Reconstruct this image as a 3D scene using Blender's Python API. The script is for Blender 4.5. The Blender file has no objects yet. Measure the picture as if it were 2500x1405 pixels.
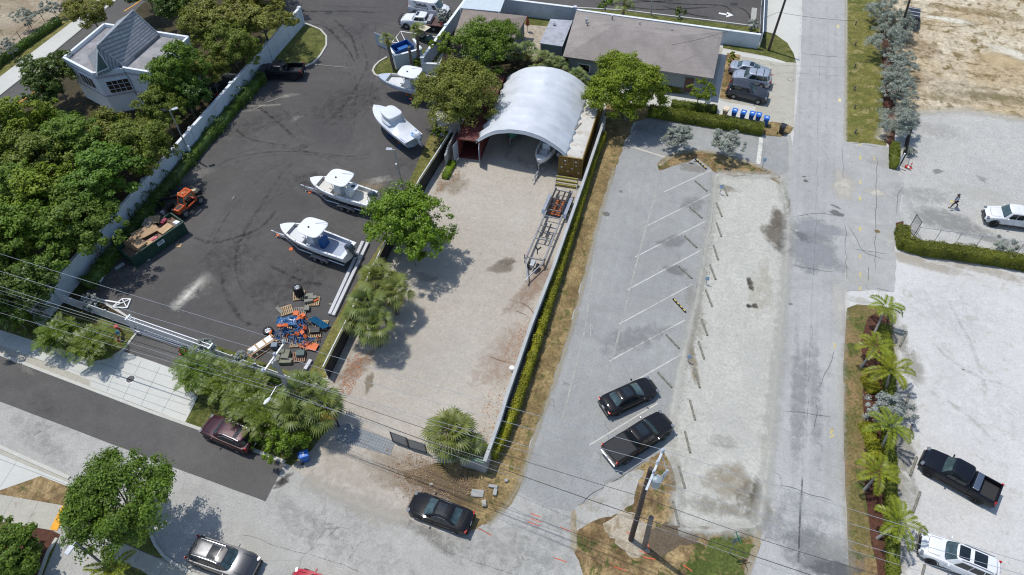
import bpy, math, random
import numpy as np
from mathutils import Vector, Matrix, noise
from mathutils.geometry import tessellate_polygon
random.seed(7); rng = np.random.default_rng(7)
scene = bpy.context.scene
COL = scene.collection
# ---------------------------------------------------------------- camera
CAM_H = 52.0; FPX = 1757.0; CX, CY = 1250.0, 702.5
def _cd(u, v):
    d = np.array([u, -v, -FPX]); return d / np.linalg.norm(d)
_Z = -_cd(50, 1448); _Y = _cd(810, -2158); _Y = _Y - _Z * _Y.dot(_Z); _Y /= np.linalg.norm(_Y)
_X = np.cross(_Y, _Z); RM = np.array([_X, _Y, _Z])
def G(px, py, z=0.0):
    """point at height z seen at photo pixel (px, py)"""
    d = RM @ np.array([px - CX, -(py - CY), -FPX]); t = (z - CAM_H) / d[2]
    return Vector((d[0] * t, d[1] * t, z))
def PR(p):
    c = RM.T @ (np.array(p) - np.array([0, 0, CAM_H])); return (CX + FPX * c[0] / -c[2], CY - FPX * c[1] / -c[2])
def HT(base, top):
    b = G(*base); best = 0; bd = 1e9
    for i in range(0, 1600):
        q = PR((b.x, b.y, i * .01)); d = abs(q[1] - top[1])
        if d < bd: bd = d; best = i * .01
    return best
cam_d = bpy.data.cameras.new('camera'); cam = bpy.data.objects.new('camera', cam_d); COL.objects.link(cam)
cam_d.sensor_width = 36; cam_d.lens = FPX * 36 / 2500; cam_d.clip_end = 2000; cam_d.clip_start = .5
cam.matrix_world = Matrix.Translation((0, 0, CAM_H)) @ Matrix([[*r] for r in RM]).to_4x4()
scene.camera = cam
# ---------------------------------------------------------------- sky and sun
SUN = Vector((.39, -.15, -1)).normalized()
elev = math.asin(-SUN.z); az = math.atan2(-SUN.x, -SUN.y)
w = bpy.data.worlds.new('World'); scene.world = w; w.use_nodes = True
nt = w.node_tree; bg = nt.nodes['Background']; sk = nt.nodes.new('ShaderNodeTexSky')
sk.sky_type = 'NISHITA'; sk.sun_disc = False; sk.sun_elevation = elev; sk.sun_rotation = az; sk.dust_density = .7
nt.links.new(sk.outputs[0], bg.inputs[0]); bg.inputs[1].default_value = .138
sl = bpy.data.lights.new('sun', 'SUN'); sl.energy = 3.1; sl.angle = math.radians(.55); sl.color = (1, .965, .91)
so = bpy.data.objects.new('sun', sl); COL.objects.link(so); so.rotation_euler = SUN.to_track_quat('-Z', 'Y').to_euler()
so.location = (0, 0, 90)
scene.view_settings.view_transform = 'Standard'; scene.view_settings.look = 'None'
scene.view_settings.exposure = .12; scene.view_settings.gamma = 1; scene.view_settings.use_curve_mapping = False
scene.cycles.transparent_max_bounces = 16; scene.cycles.max_bounces = 5; scene.cycles.filter_width = 1.15
# ---------------------------------------------------------------- materials
def lin(c):
    return tuple(((x / 255) / 12.92 if x / 255 <= .04045 else ((x / 255 + .055) / 1.055) ** 2.4) for x in c)
MATS = {}
def nd(nt, t, **k):
    n = nt.nodes.new(t)
    for a, b in k.items():
        if a[0] == '_': n.inputs[a[1:].replace('_', ' ')].default_value = b
        else: setattr(n, a, b)
    return n
def mixc(nt, fac, a, b, mode='MIX'):
    m = nt.nodes.new('ShaderNodeMix'); m.data_type = 'RGBA'; m.blend_type = mode
    for i, v in ((0, fac), (6, a), (7, b)):
        if hasattr(v, 'links') or hasattr(v, 'is_linked'): nt.links.new(v, m.inputs[i])
        else: m.inputs[i].default_value = (*v, 1) if (i > 0 and len(v) == 3) else v
    return m.outputs[2]
def noise_fac(nt, vec, scale, detail=4, lo=.35, hi=.65, rough=.6, dist=0.0):
    n = nd(nt, 'ShaderNodeTexNoise', _Scale=scale, _Detail=detail, _Roughness=rough, _Distortion=dist)
    nt.links.new(vec, n.inputs['Vector'])
    r = nd(nt, 'ShaderNodeMapRange'); r.inputs[1].default_value = lo; r.inputs[2].default_value = hi
    nt.links.new(n.outputs[0], r.inputs[0]); return r.outputs[0]
def base_mat(name):
    m = bpy.data.materials.new(name); m.use_nodes = True; nt = m.node_tree
    return m, nt, nt.nodes['Principled BSDF'], nt.nodes.new('ShaderNodeTexCoord').outputs['Object']
def M(name, col, rough=.6, metal=0.0, var=.12, scale=2.0, coat=0.0, bump=0.0, dirt=None, spec=.5):
    """plain painted / plastic / metal stuff: base colour broken up by two noises, optional dirt colour"""
    if name in MATS: return MATS[name]
    m, nt, b, co = base_mat(name)
    a = tuple(c * (1 - var) for c in col); d = tuple(min(1, c * (1 + var)) for c in col)
    c = mixc(nt, noise_fac(nt, co, scale, 5), a, d)
    if dirt: c = mixc(nt, noise_fac(nt, co, scale * 1.7, 8, .5, .72), c, dirt)
    nt.links.new(c, b.inputs['Base Color'])
    b.inputs['Roughness'].default_value = rough; b.inputs['Metallic'].default_value = metal
    b.inputs['Coat Weight'].default_value = coat; b.inputs['Coat Roughness'].default_value = .06
    b.inputs['Specular IOR Level'].default_value = spec
    if bump:
        bp = nd(nt, 'ShaderNodeBump', _Strength=bump, _Distance=.03); n = nd(nt, 'ShaderNodeTexNoise', _Scale=scale * 8, _Detail=6)
        nt.links.new(co, n.inputs['Vector']); nt.links.new(n.outputs[0], bp.inputs['Height']); nt.links.new(bp.outputs[0], b.inputs['Normal'])
    MATS[name] = m; return m
def GM(name, c1, c2, c3=None, big=.12, mid=.9, fine=9.0, fa=.18, streak=0, cracks=0, p3=(.55, .68), rough=.9, lo=.3, hi=.7, fd=.55):
    """ground material: two colours blended by large blotches, a third in patches, fine grain, tyre-direction streaks, cracks"""
    if name in MATS: return MATS[name]
    m, nt, b, co = base_mat(name)
    c = mixc(nt, noise_fac(nt, co, big, 8, lo, hi, .65, .6), c1, c2)
    if c3: c = mixc(nt, noise_fac(nt, co, mid, 9, p3[0], p3[1], .7, .5), c, c3)
    g1 = noise_fac(nt, co, fine * .8, 5, .35, .65, .75); lo_ = tuple([1 - fa] * 3); hi_ = tuple([1 + fa * .7] * 3)
    c = mixc(nt, 1.0, c, mixc(nt, g1, lo_, hi_), 'MULTIPLY')
    g2 = noise_fac(nt, co, mid * 1.3, 7, .3, .7, .6); c = mixc(nt, 1.0, c, mixc(nt, g2, (1 - fa * fd,) * 3, (1 + fa * fd * .5,) * 3), 'MULTIPLY')
    if streak:
        mp = nd(nt, 'ShaderNodeMapping'); mp.inputs['Scale'].default_value = (1.3, .05, 1); nt.links.new(co, mp.inputs[0])
        s = noise_fac(nt, mp.outputs[0], 1.6, 5, .3, .7, .6); c = mixc(nt, 1.0, c, mixc(nt, s, (1 - streak,) * 3, (1 + streak * .5,) * 3), 'MULTIPLY')
    if cracks:
        nz = nd(nt, 'ShaderNodeTexNoise', _Scale=.7, _Detail=6); nt.links.new(co, nz.inputs['Vector'])
        wv = mixc(nt, .55, co, nz.outputs[1], 'LINEAR_LIGHT')
        v = nd(nt, 'ShaderNodeTexVoronoi', feature='DISTANCE_TO_EDGE', _Scale=cracks); nt.links.new(wv, v.inputs['Vector'])
        r = nd(nt, 'ShaderNodeMapRange'); r.inputs[1].default_value = .0; r.inputs[2].default_value = .0045; r.inputs[3].default_value = 1; r.inputs[4].default_value = 0
        nt.links.new(v.outputs['Distance'], r.inputs[0])
        mk = noise_fac(nt, co, .13, 3, .48, .6); mu = nd(nt, 'ShaderNodeMath', operation='MULTIPLY'); nt.links.new(r.outputs[0], mu.inputs[0]); nt.links.new(mk, mu.inputs[1])
        mu2 = nd(nt, 'ShaderNodeMath', operation='MULTIPLY'); nt.links.new(mu.outputs[0], mu2.inputs[0]); mu2.inputs[1].default_value = .55
        c = mixc(nt, mu2.outputs[0], c, tuple(x * .35 for x in c1))
    nt.links.new(c, b.inputs['Base Color']); b.inputs['Roughness'].default_value = rough; b.inputs['Specular IOR Level'].default_value = .25
    bp = nd(nt, 'ShaderNodeBump', _Strength=.35, _Distance=.02); nt.links.new(g1, bp.inputs['Height']); nt.links.new(bp.outputs[0], b.inputs['Normal'])
    MATS[name] = m; return m
def LM(name, dark, light, trans=.25, rough=.55, big=.8, dry=None, gain=1.6):
    """leaf material: hue shifts by clump (noise) and by single leaf (island)"""
    if name in MATS: return MATS[name]
    sb = 1 if light[2] > .1 else .6; dark = tuple(x * gain * k_ * .9 for x, k_ in zip(dark, (1, 1, sb))); light = tuple(x * gain * k_ * 1.12 for x, k_ in zip(light, (1, 1.03, sb)))
    m, nt, b, co = base_mat(name)
    g = nt.nodes.new('ShaderNodeNewGeometry'); oi = nt.nodes.new('ShaderNodeObjectInfo')
    c = mixc(nt, noise_fac(nt, co, big, 3, .3, .7), dark, light)
    hv = tuple(min(1, x * 1.6) for x in light)
    c = mixc(nt, mixc(nt, g.outputs['Random Per Island'], (0, 0, 0), (.5, .5, .5)), c, hv)
    if dry: c = mixc(nt, noise_fac(nt, co, big * 1.3, 4, .62, .72), c, dry)
    hs = nd(nt, 'ShaderNodeHueSaturation'); mr = nd(nt, 'ShaderNodeMapRange'); mr.inputs[3].default_value = .485; mr.inputs[4].default_value = .515
    nt.links.new(oi.outputs['Random'], mr.inputs[0]); nt.links.new(mr.outputs[0], hs.inputs['Hue']); nt.links.new(c, hs.inputs['Color'])
    nt.links.new(hs.outputs[0], b.inputs['Base Color']); b.inputs['Roughness'].default_value = rough; b.inputs['Specular IOR Level'].default_value = .35
    tr = nt.nodes.new('ShaderNodeBsdfTranslucent'); nt.links.new(hs.outputs[0], tr.inputs[0]); mx = nt.nodes.new('ShaderNodeMixShader'); mx.inputs[0].default_value = trans
    nt.links.new(b.outputs[0], mx.inputs[1]); nt.links.new(tr.outputs[0], mx.inputs[2]); nt.links.new(mx.outputs[0], nt.nodes['Material Output'].inputs[0])
    MATS[name] = m; return m
# ---------------------------------------------------------------- mesh builder
class MB:
    def __init__(s): s.v = []; s.f = []
    def add(s, vs, fs):
        o = len(s.v); s.v += [tuple(v) for v in vs]; s.f += [tuple(i + o for i in f) for f in fs]; return s
    def box(s, c, d, rz=0, top=(1, 1), ry=0, rx=0):
        hx, hy, hz = d[0] / 2, d[1] / 2, d[2] / 2; R = Matrix.Rotation(rz, 3, 'Z') @ Matrix.Rotation(ry, 3, 'Y') @ Matrix.Rotation(rx, 3, 'X'); c = Vector(c); vs = []
        for z, k in ((-hz, (1, 1)), (hz, top)):
            for x, y in ((-hx, -hy), (hx, -hy), (hx, hy), (-hx, hy)): vs.append(c + R @ Vector((x * k[0], y * k[1], z)))
        return s.add(vs, [(3, 2, 1, 0), (4, 5, 6, 7), (0, 1, 5, 4), (1, 2, 6, 5), (2, 3, 7, 6), (3, 0, 4, 7)])
    def bar(s, a, b, wd, h=None):
        """rectangular bar from a to b, width wd across, h in height"""
        a, b = Vector(a), Vector(b); h = h or wd; d = (b - a).normalized(); up = Vector((0, 0, 1)) if abs(d.z) < .95 else Vector((0, 1, 0))
        sx = d.cross(up).normalized() * wd / 2; u = sx.cross(d).normalized() * h / 2
        vs = [p + i * sx + j * u for p in (a, b) for i, j in ((-1, -1), (1, -1), (1, 1), (-1, 1))]
        return s.add(vs, [(0, 1, 2, 3), (7, 6, 5, 4), (0, 4, 5, 1), (1, 5, 6, 2), (2, 6, 7, 3), (3, 7, 4, 0)])
    def tube(s, pts, r, n=8, cap=True):
        pts = [Vector(p) for p in pts]; rs = r if isinstance(r, (list, tuple)) else [r] * len(pts); rings = []
        for i, p in enumerate(pts):
            d = (pts[min(i + 1, len(pts) - 1)] - pts[max(i - 1, 0)]).normalized(); up = Vector((0, 0, 1)) if abs(d.z) < .9 else Vector((1, 0, 0))
            x = d.cross(up).normalized(); y = x.cross(d).normalized()
            rings.append([p + (x * math.cos(t) + y * math.sin(t)) * rs[i] for t in [2 * math.pi * k / n for k in range(n)]])
        return s.loft(rings, cap)
    def loft(s, rings, cap=True, closed=True):
        n = len(rings[0]); vs = [v for r in rings for v in r]; fs = []
        for i in range(len(rings) - 1):
            for k in range(n if closed else n - 1):
                a = i * n + k; b = i * n + (k + 1) % n; fs.append((a, b, b + n, a + n))
        if cap: fs += [tuple(range(n - 1, -1, -1)), tuple(range((len(rings) - 1) * n, len(rings) * n))]
        return s.add(vs, fs)
    def grid(s, fn, nu, nv):
        vs = [fn(i / nu, j / nv) for i in range(nu + 1) for j in range(nv + 1)]
        return s.add(vs, [(i * (nv + 1) + j, (i + 1) * (nv + 1) + j, (i + 1) * (nv + 1) + j + 1, i * (nv + 1) + j + 1) for i in range(nu) for j in range(nv)])
    def prism(s, poly, z0, z1):
        n = len(poly); p = [Vector((q[0], q[1], 0)) for q in poly]; tr = tessellate_polygon([p])
        ar = sum(p[i].x * p[(i + 1) % n].y - p[(i + 1) % n].x * p[i].y for i in range(n))
        vs = [(q[0], q[1], z0) for q in poly] + [(q[0], q[1], z1) for q in poly]
        fs = [tuple(i + n for i in t) for t in tr] + [tuple(reversed(t)) for t in tr]
        for i in range(n):
            j = (i + 1) % n; fs.append((i, j, j + n, i + n) if ar > 0 else (j, i, i + n, j + n))
        return s.add(vs, fs)
    def lathe(s, prof, c=(0, 0, 0), axis='z', n=20, cap=True):
        c = Vector(c); rings = []
        for r, h in prof:
            ring = []
            for k in range(n):
                t = 2 * math.pi * k / n; a, b = r * math.cos(t), r * math.sin(t)
                ring.append(c + (Vector((a, b, h)) if axis == 'z' else Vector((a, h, b)) if axis == 'y' else Vector((h, a, b))))
            rings.append(ring)
        return s.loft(rings, cap)
    def build(s, name, mat, parent=None, smooth=False, bevel=0, fix=True):
        me = bpy.data.meshes.new(name); me.from_pydata(s.v, [], s.f); me.update()
        if fix:
            import bmesh
            bm = bmesh.new(); bm.from_mesh(me); bmesh.ops.recalc_face_normals(bm, faces=bm.faces)
            if bevel: bmesh.ops.bevel(bm, geom=[e for e in bm.edges if len(e.link_faces) == 2 and e.calc_face_angle(0) > .6], offset=bevel, segments=2, affect='EDGES', profile=.6)
            bm.to_mesh(me); bm.free()
        if smooth:
            me.polygons.foreach_set('use_smooth', [True] * len(me.polygons))
            if smooth != 2: me.set_sharp_from_angle(angle=math.radians(38))
        me.materials.append(mat); o = bpy.data.objects.new(name, me); COL.objects.link(o)
        if parent: o.parent = parent
        return o
def fast(name, V, F, mat, parent=None):
    me = bpy.data.meshes.new(name); V = np.asarray(V, dtype=np.float32); F = np.asarray(F, dtype=np.int32); k = F.shape[1]
    me.vertices.add(len(V)); me.vertices.foreach_set('co', V.ravel()); me.loops.add(F.size); me.loops.foreach_set('vertex_index', F.ravel())
    me.polygons.add(len(F)); me.polygons.foreach_set('loop_start', np.arange(0, F.size, k, dtype=np.int32)); me.polygons.foreach_set('loop_total', np.full(len(F), k, dtype=np.int32))
    me.update(calc_edges=True); me.materials.append(mat); o = bpy.data.objects.new(name, me); COL.objects.link(o)
    if parent: o.parent = parent
    return o
def tag(o, label=None, cat=None, group=None, kind=None):
    if label: o['label'] = label
    if cat: o['category'] = cat
    if group: o['group'] = group
    if kind: o['kind'] = kind
    return o
def thing(name, label, cat, loc=(0, 0, 0), rz=0, group=None):
    o = bpy.data.objects.new(name, None); COL.objects.link(o); o.location = loc; o.rotation_euler = (0, 0, rz); o.empty_display_size = .5
    return tag(o, label, cat, group)
def dup(root, loc=None, rz=None, label=None, scale=None, group=None):
    r = root.copy(); COL.objects.link(r)
    if loc is not None: r.location = loc
    if rz is not None: r.rotation_euler = (0, 0, rz)
    if scale is not None: r.scale = scale if hasattr(scale, '__len__') else (scale,) * 3
    if label: r['label'] = label
    if group: r['group'] = group
    for ch in list(root.children):
        c = ch.copy(); COL.objects.link(c); c.parent = r
        for g in list(ch.children):
            d = g.copy(); COL.objects.link(d); d.parent = c
    return r
# ================================================================ THE GROUND
def res(poly, step=1.2, amp=0.0, seed=0):
    out = []; n = len(poly)
    for i in range(n):
        a, b = Vector(poly[i][:2]), Vector(poly[(i + 1) % n][:2]); k = max(1, int((b - a).length / step))
        if (b - a).length > 80: k = 1
        for j in range(k):
            p = a.lerp(b, j / k)
            if amp: q = noise.noise_vector(Vector((p.x * .7 + seed, p.y * .7, seed))); q2 = noise.noise_vector(Vector((p.x * 3 + seed, p.y * 3, seed))); p = p + Vector((q.x + .5 * q2.x, q.y + .5 * q2.y)) * amp
            out.append((p.x, p.y))
    return out
LAY = 0
def sheet(name, pix, mat, lay, amp=0.0, step=1.0, parent=None, world=False):
    pts = [tuple(p) for p in pix] if world else [tuple(G(*p).xy) for p in pix]
    pts = res(pts, step if amp else 4, amp, lay * 3.1)
    z = lay * .004; p = [Vector((a, b, 0)) for a, b in pts]; tr = tessellate_polygon([p])
    mb = MB(); mb.add([(a, b, z) for a, b in pts], tr)
    me = bpy.data.meshes.new(name); me.from_pydata(mb.v, [], mb.f); me.update()
    import bmesh
    bm = bmesh.new(); bm.from_mesh(me); bmesh.ops.recalc_face_normals(bm, faces=bm.faces)
    if sum(f.normal.z for f in bm.faces) < 0: bmesh.ops.reverse_faces(bm, faces=bm.faces)
    bm.to_mesh(me); bm.free(); me.materials.append(mat)
    o = bpy.data.objects.new(name, me); COL.objects.link(o)
    if parent: o.parent = parent
    else: o['kind'] = 'structure'
    return o
K = .92
def L(r, g, b, k=K): c = lin((r, g, b)); return (c[0] * k, c[1] * k * .975, c[2] * k * .875)
m_gravel = GM('white_gravel', L(196, 196, 200), L(212, 213, 219), L(184, 182, 179), fa=.13, fine=6)
m_street = GM('worn_asphalt', L(168, 169, 174), L(186, 187, 192), L(156, 157, 162), fa=.16, streak=.07, cracks=.11, p3=(.58, .8))
m_lot = GM('lot_asphalt', L(152, 154, 159), L(168, 170, 174), L(180, 181, 183), fa=.19, streak=.05, cracks=.12, p3=(.6, .8))
m_cross = GM('cross_asphalt', L(168, 168, 169), L(184, 184, 186), L(150, 150, 151), fa=.2, cracks=.1, p3=(.62, .85))
m_gstrip = GM('grey_gravel', L(182, 182, 180), L(198, 198, 197), L(160, 157, 150), fa=.18, fine=5, p3=(.6, .75))
m_yard = GM('dark_asphalt', L(82, 81, 84), L(102, 100, 102), L(120, 118, 118), fa=.2, big=.09, p3=(.62, .85), fine=12)
m_new = GM('new_asphalt', L(90, 89, 91), L(106, 105, 107), None, fa=.16, fine=10)
m_sand = GM('crushed_shell', L(174, 167, 161), L(189, 184, 179), L(163, 153, 145), fa=.15, fine=5, p3=(.6, .8))
m_grass = GM('mown_grass', L(84, 93, 44), L(112, 116, 64), L(140, 130, 88), fa=.45, fine=7, mid=1.4, big=.5, p3=(.55, .66), fd=.8, lo=.4, hi=.6)
m_lawn2 = GM('verge_grass', L(110, 112, 60), L(138, 132, 82), L(90, 98, 46), fa=.42, fine=6, mid=1.0, big=.25, fd=.8, lo=.4, hi=.6)
m_dry = GM('dry_grass', L(162, 142, 104), L(126, 108, 76), L(104, 104, 62), fa=.42, fine=6, mid=1.0, big=.4, fd=.9, lo=.4, hi=.6, p3=(.54, .62))
m_dry2 = GM('burnt_grass', L(170, 148, 112), L(122, 100, 72), L(92, 98, 54), fa=.42, fine=6, mid=.7, big=.35, fd=.9, lo=.42, hi=.58, p3=(.53, .6))
m_soil = GM('leaf_litter_soil', L(62, 56, 44), L(84, 76, 58), L(60, 70, 36), fa=.45, fine=4, mid=.8)
m_mulch = GM('red_mulch', L(84, 54, 46), L(104, 72, 60), L(60, 46, 38), fa=.45, fine=9, mid=2)
m_conc = GM('pale_concrete', L(198, 200, 202), L(210, 212, 213), L(188, 188, 188), fa=.07, fine=12, p3=(.6, .85))
m_conc2 = GM('old_concrete', L(176, 174, 168), L(190, 188, 182), L(160, 156, 148), fa=.12, fine=9)
m_scrub = GM('scrub_lot', L(214, 204, 188), L(190, 172, 144), L(132, 116, 82), big=.09, mid=.75, fa=.28, fine=3, p3=(.5, .62), lo=.38, hi=.62, fd=1)
m_rlot = GM('dusty_lot', L(176, 177, 180), L(194, 194, 196), L(160, 160, 162), fa=.2, fine=6, big=.1, p3=(.6, .8))
m_dirtlot = GM('brown_dirt', L(140, 124, 104), L(186, 176, 162), L(96, 92, 62), fa=.3, fine=4, mid=.6, big=.2)
m_white = M('white_paint', (.78, .78, .77), .5, var=.05)
m_kerb = GM('kerb_concrete', L(205, 206, 205), L(190, 190, 188), None, fa=.1)

gr = MB(); S = 700; gr.add([(-S, -S, 0), (S, -S, 0), (S, S, 0), (-S, S, 0)], [(0, 1, 2, 3)])
ground = gr.build('ground', m_gravel, fix=False); ground['kind'] = 'structure'
soil = sheet('woodland_soil', [(-700, -700), (700, -500), (700, 60), (640, 195), (500, 370), (300, 600), (215, 720), (335, 790), (700, 925), (840, 985), (800, 1060), (700, 1135), (400, 1020), (0, 865), (-500, 700)], m_soil, 1)
cross = sheet('cross_street', [(-600, 640), (0, 862), (695, 1128), (760, 1165), (800, 1202), (872, 1231), (944, 1263), (1001, 1267), (1040, 1292), (1100, 1302), (1150, 1300), (1210, 1268), (1245, 1232), (1266, 1190), (1285, 1110), (1330, 985), (1370, 870), (1400, 770), (1425, 670), (1450, 560), (1470, 490), (1495, 420), (1520, 360), (1540, 325), (1570, 270), (1700, 290), (1905, 330), (1930, 330), (1960, 500), (1960, 1000), (1930, 1800), (500, 2100), (-900, 1500)], m_cross, 2)
lot = sheet('parking_lot_asphalt', [(1285, 1112), (1330, 985), (1370, 870), (1400, 770), (1425, 670), (1450, 560), (1470, 490), (1495, 420), (1520, 360), (1540, 325), (1570, 270), (1700, 290), (1905, 330), (1925, 345), (1925, 420), (1900, 430), (1750, 430), (1735, 560), (1700, 760), (1650, 960), (1620, 1100), (1520, 1165), (1430, 1225), (1398, 1250), (1330, 1240), (1262, 1200)], m_lot, 3, .12)
street = sheet('street', [(1985, -600), (1962, -200), (1956, 150), (1940, 300), (1926, 450), (1922, 600), (1915, 700), (1905, 850), (1893, 1000), (1878, 1150), (1868, 1300), (1820, 1405), (1700, 1900), (2200, 1900), (2085, 1500), (2066, 1300), (2058, 1000), (2064, 740), (2066, 350), (2068, -200), (2072, -600)], m_street, 4, .1)
gstrip = sheet('gravel_parking_strip', [(1748, 425), (1800, 428), (1870, 424), (1902, 432), (1918, 470), (1926, 540), (1920, 640), (1912, 740), (1900, 850), (1888, 1000), (1870, 1150), (1862, 1230), (1845, 1292), (1760, 1300), (1650, 1290), (1640, 1180), (1622, 1098), (1634, 1010), (1645, 950), (1656, 900), (1670, 850), (1680, 800), (1692, 745), (1706, 700), (1716, 640), (1724, 590), (1732, 550), (1740, 490)], m_gstrip, 5, .16, .6)
newa = sheet('resurfaced_strip', [(-600, 650), (0, 870), (370, 1010), (500, 1056), (696, 1131), (648, 1225), (340, 1110), (0, 981), (-600, 770)], m_new, 5, .03)
yard = sheet('boat_yard_asphalt', [(208, 711), (300, 575), (385, 480), (468, 398), (560, 275), (640, 195), (700, 120), (690, -450), (1240, -450), (1120, 60), (1035, 165), (1075, 330), (1010, 480), (940, 610), (870, 740), (765, 918), (690, 908), (530, 848), (330, 780)], m_yard, 3, .05)
yard2 = sheet('upper_yard_asphalt', [(1180, -450), (1900, -450), (1868, 84), (1600, 45), (1400, 22), (1130, -12)], m_yard, 3)
sand = sheet('gravel_storage_yard', [(1100, 250), (1500, 270), (1460, 420), (1400, 590), (1340, 760), (1275, 930), (1220, 1070), (1196, 1130), (1292, 1095), (1270, 1170), (1248, 1222), (1155, 1296), (1060, 1296), (1001, 1267), (944, 1263), (872, 1231), (800, 1202), (750, 1165), (690, 1132), (780, 1010), (795, 930), (860, 800), (930, 660), (1000, 540), (1065, 420)], m_sand, 6, .15)
drystrip = sheet('dry_grass_strip', [(1470, 300), (1545, 300), (1522, 360), (1497, 420), (1472, 490), (1452, 560), (1427, 670), (1402, 770), (1372, 870), (1332, 985), (1290, 1097), (1280, 1150), (1262, 1200), (1240, 1236), (1200, 1272), (1150, 1298), (1138, 1250), (1060, 1200), (1000, 1180), (985, 1150), (1100, 1125), (1190, 1128), (1210, 1090), (1260, 960), (1310, 800), (1360, 640), (1410, 480), (1450, 350)], m_dry, 7, .25, .35)
gstrip2 = sheet('green_verge', [(1050, 330), (1112, 335), (1035, 470), (958, 610), (880, 770), (795, 925), (752, 915), (815, 790), (858, 715), (905, 635), (940, 580), (985, 475)], m_lawn2, 7, .05)
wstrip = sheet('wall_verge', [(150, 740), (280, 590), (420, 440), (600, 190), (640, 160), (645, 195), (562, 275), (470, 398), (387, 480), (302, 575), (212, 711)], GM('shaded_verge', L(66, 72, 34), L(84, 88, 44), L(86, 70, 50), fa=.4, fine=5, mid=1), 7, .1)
isl = sheet('lawn_island', [(640, 60), (700, 52), (745, 60), (782, 74), (797, 92), (796, 112), (782, 135), (762, 155), (745, 163), (650, 165), (640, 120)], m_grass, 8)
isl2 = sheet('palm_island_lawn', [(1040, 215), (935, 190), (915, 183), (912, 172), (925, 155), (945, 142), (1035, 120), (1062, 128), (1095, 110), (1040, 180)], m_grass, 8)
lawnB = sheet('driveway_lawn', [(470, 862), (530, 845), (700, 905), (835, 985), (815, 1030), (760, 1100), (712, 1138), (452, 1032), (482, 976), (440, 936), (432, 905)], m_grass, 8, .04)
lawnA = sheet('corner_lawn', [(-300, 560), (60, 720), (215, 765), (335, 806), (300, 857), (262, 880), (235, 884), (100, 838), (0, 806), (-400, 670)], m_grass, 8)
walk = sheet('sidewalk', [(-600, 600), (0, 806), (100, 838), (235, 884), (262, 882), (300, 858), (436, 906), (442, 936), (482, 974), (452, 1032), (0, 862), (-600, 640)], m_conc, 9)
verge = sheet('kerbside_gutter', [(-600, 622), (0, 843), (120, 888), (222, 930), (218, 945), (0, 862), (-600, 640)], m_conc2, 10)
entry = sheet('gate_driveway', [(330, 780), (530, 845), (470, 862), (436, 905), (300, 857), (337, 812)], m_new, 10)
drive = sheet('concrete_driveway', [(1875, -600), (1985, -600), (1962, -200), (1958, 0), (1946, 155), (1938, 132), (1922, 106), (1892, 84), (1862, 76)], m_conc, 5)
vg = sheet('pole_verge', [(1862, 77), (1892, 84), (1922, 106), (1938, 132), (1944, 154), (1918, 152), (1880, 140), (1765, 118), (1766, 100)], m_grass, 6, .06)
pad = sheet('house_parking_pad', [(1720, 112), (1765, 116), (1880, 139), (1944, 154), (1938, 320), (1885, 305), (1755, 285), (1640, 262), (1600, 220)], m_conc2, 4)
wk = sheet('house_walk', [(1600, 225), (1740, 240), (1765, 120), (1915, 148), (1918, 156), (1790, 135), (1756, 245), (1770, 250), (1845, 262), (1840, 300), (1590, 255)], m_conc, 5)
bed1 = sheet('dry_planting_bed', [(1775, 130), (1808, 135), (1785, 245), (1756, 240)], m_dry2, 6)
bed2 = sheet('hedge_bed', [(1590, 262), (1700, 270), (1872, 300), (1885, 298), (1915, 302), (1937, 312), (1930, 326), (1905, 335), (1870, 332), (1800, 315), (1700, 298), (1600, 285), (1545, 300), (1475, 300), (1480, 240)], m_dry, 7, .1)
isl3 = sheet('grass_island', [(1608, 400), (1632, 380), (1660, 371), (1700, 368), (1760, 378), (1850, 405), (1885, 420), (1905, 434), (1912, 462), (1895, 445), (1860, 428), (1790, 432), (1745, 420), (1700, 386), (1640, 408), (1612, 418)], m_dry2, 7, .2, .35)
hp = sheet('house_grounds', [(1120, 20), (1420, 40), (1480, 300), (1100, 300), (1060, 200)], m_soil, 4)
patio = sheet('stone_patio', [(1265, 60), (1345, 62), (1312, 140), (1255, 130)], GM('patio_slabs', L(170, 160, 148), L(186, 178, 168), None, fa=.3, fine=1.6, mid=2), 6)
backlawn = sheet('back_lawn', [(1280, 42), (1350, 50), (1340, 66), (1280, 60)], m_grass, 7, .05)
ulawn = sheet('upper_lawn', [(1400, 22), (1530, 29), (1600, 38), (1720, 52), (1830, 66), (1860, 72), (1868, 92), (1600, 60), (1400, 34)], m_grass, 6)
isl4 = sheet('corner_island', [(1400, 1250), (1440, 1222), (1520, 1170), (1590, 1120), (1624, 1098), (1642, 1150), (1652, 1282), (1760, 1296), (1848, 1288), (1852, 1330), (1820, 1405), (1780, 1520), (1450, 1520), (1425, 1400), (1402, 1345), (1394, 1290)], m_dry2, 8, .3, .35)
m_psand = GM('pale_sand', L(178, 168, 154), L(190, 182, 170), L(150, 136, 114), fa=.26, mid=1.2, p3=(.5, .62))
isl5 = sheet('gravel_wedge', [(1402, 1248), (1440, 1220), (1520, 1170), (1560, 1142), (1572, 1150), (1556, 1185), (1548, 1222), (1520, 1248), (1480, 1268), (1440, 1282), (1405, 1292)], GM('worn_wedge', L(170, 170, 172), L(184, 184, 185), L(156, 152, 144), fa=.18, mid=.6, p3=(.52, .66)), 9, .35, .35)
isl8 = sheet('bare_sand', [(1488, 1278), (1520, 1258), (1556, 1262), (1582, 1284), (1592, 1316), (1584, 1345), (1548, 1352), (1512, 1340), (1492, 1314)], m_psand, 10, .6, .3)
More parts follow.
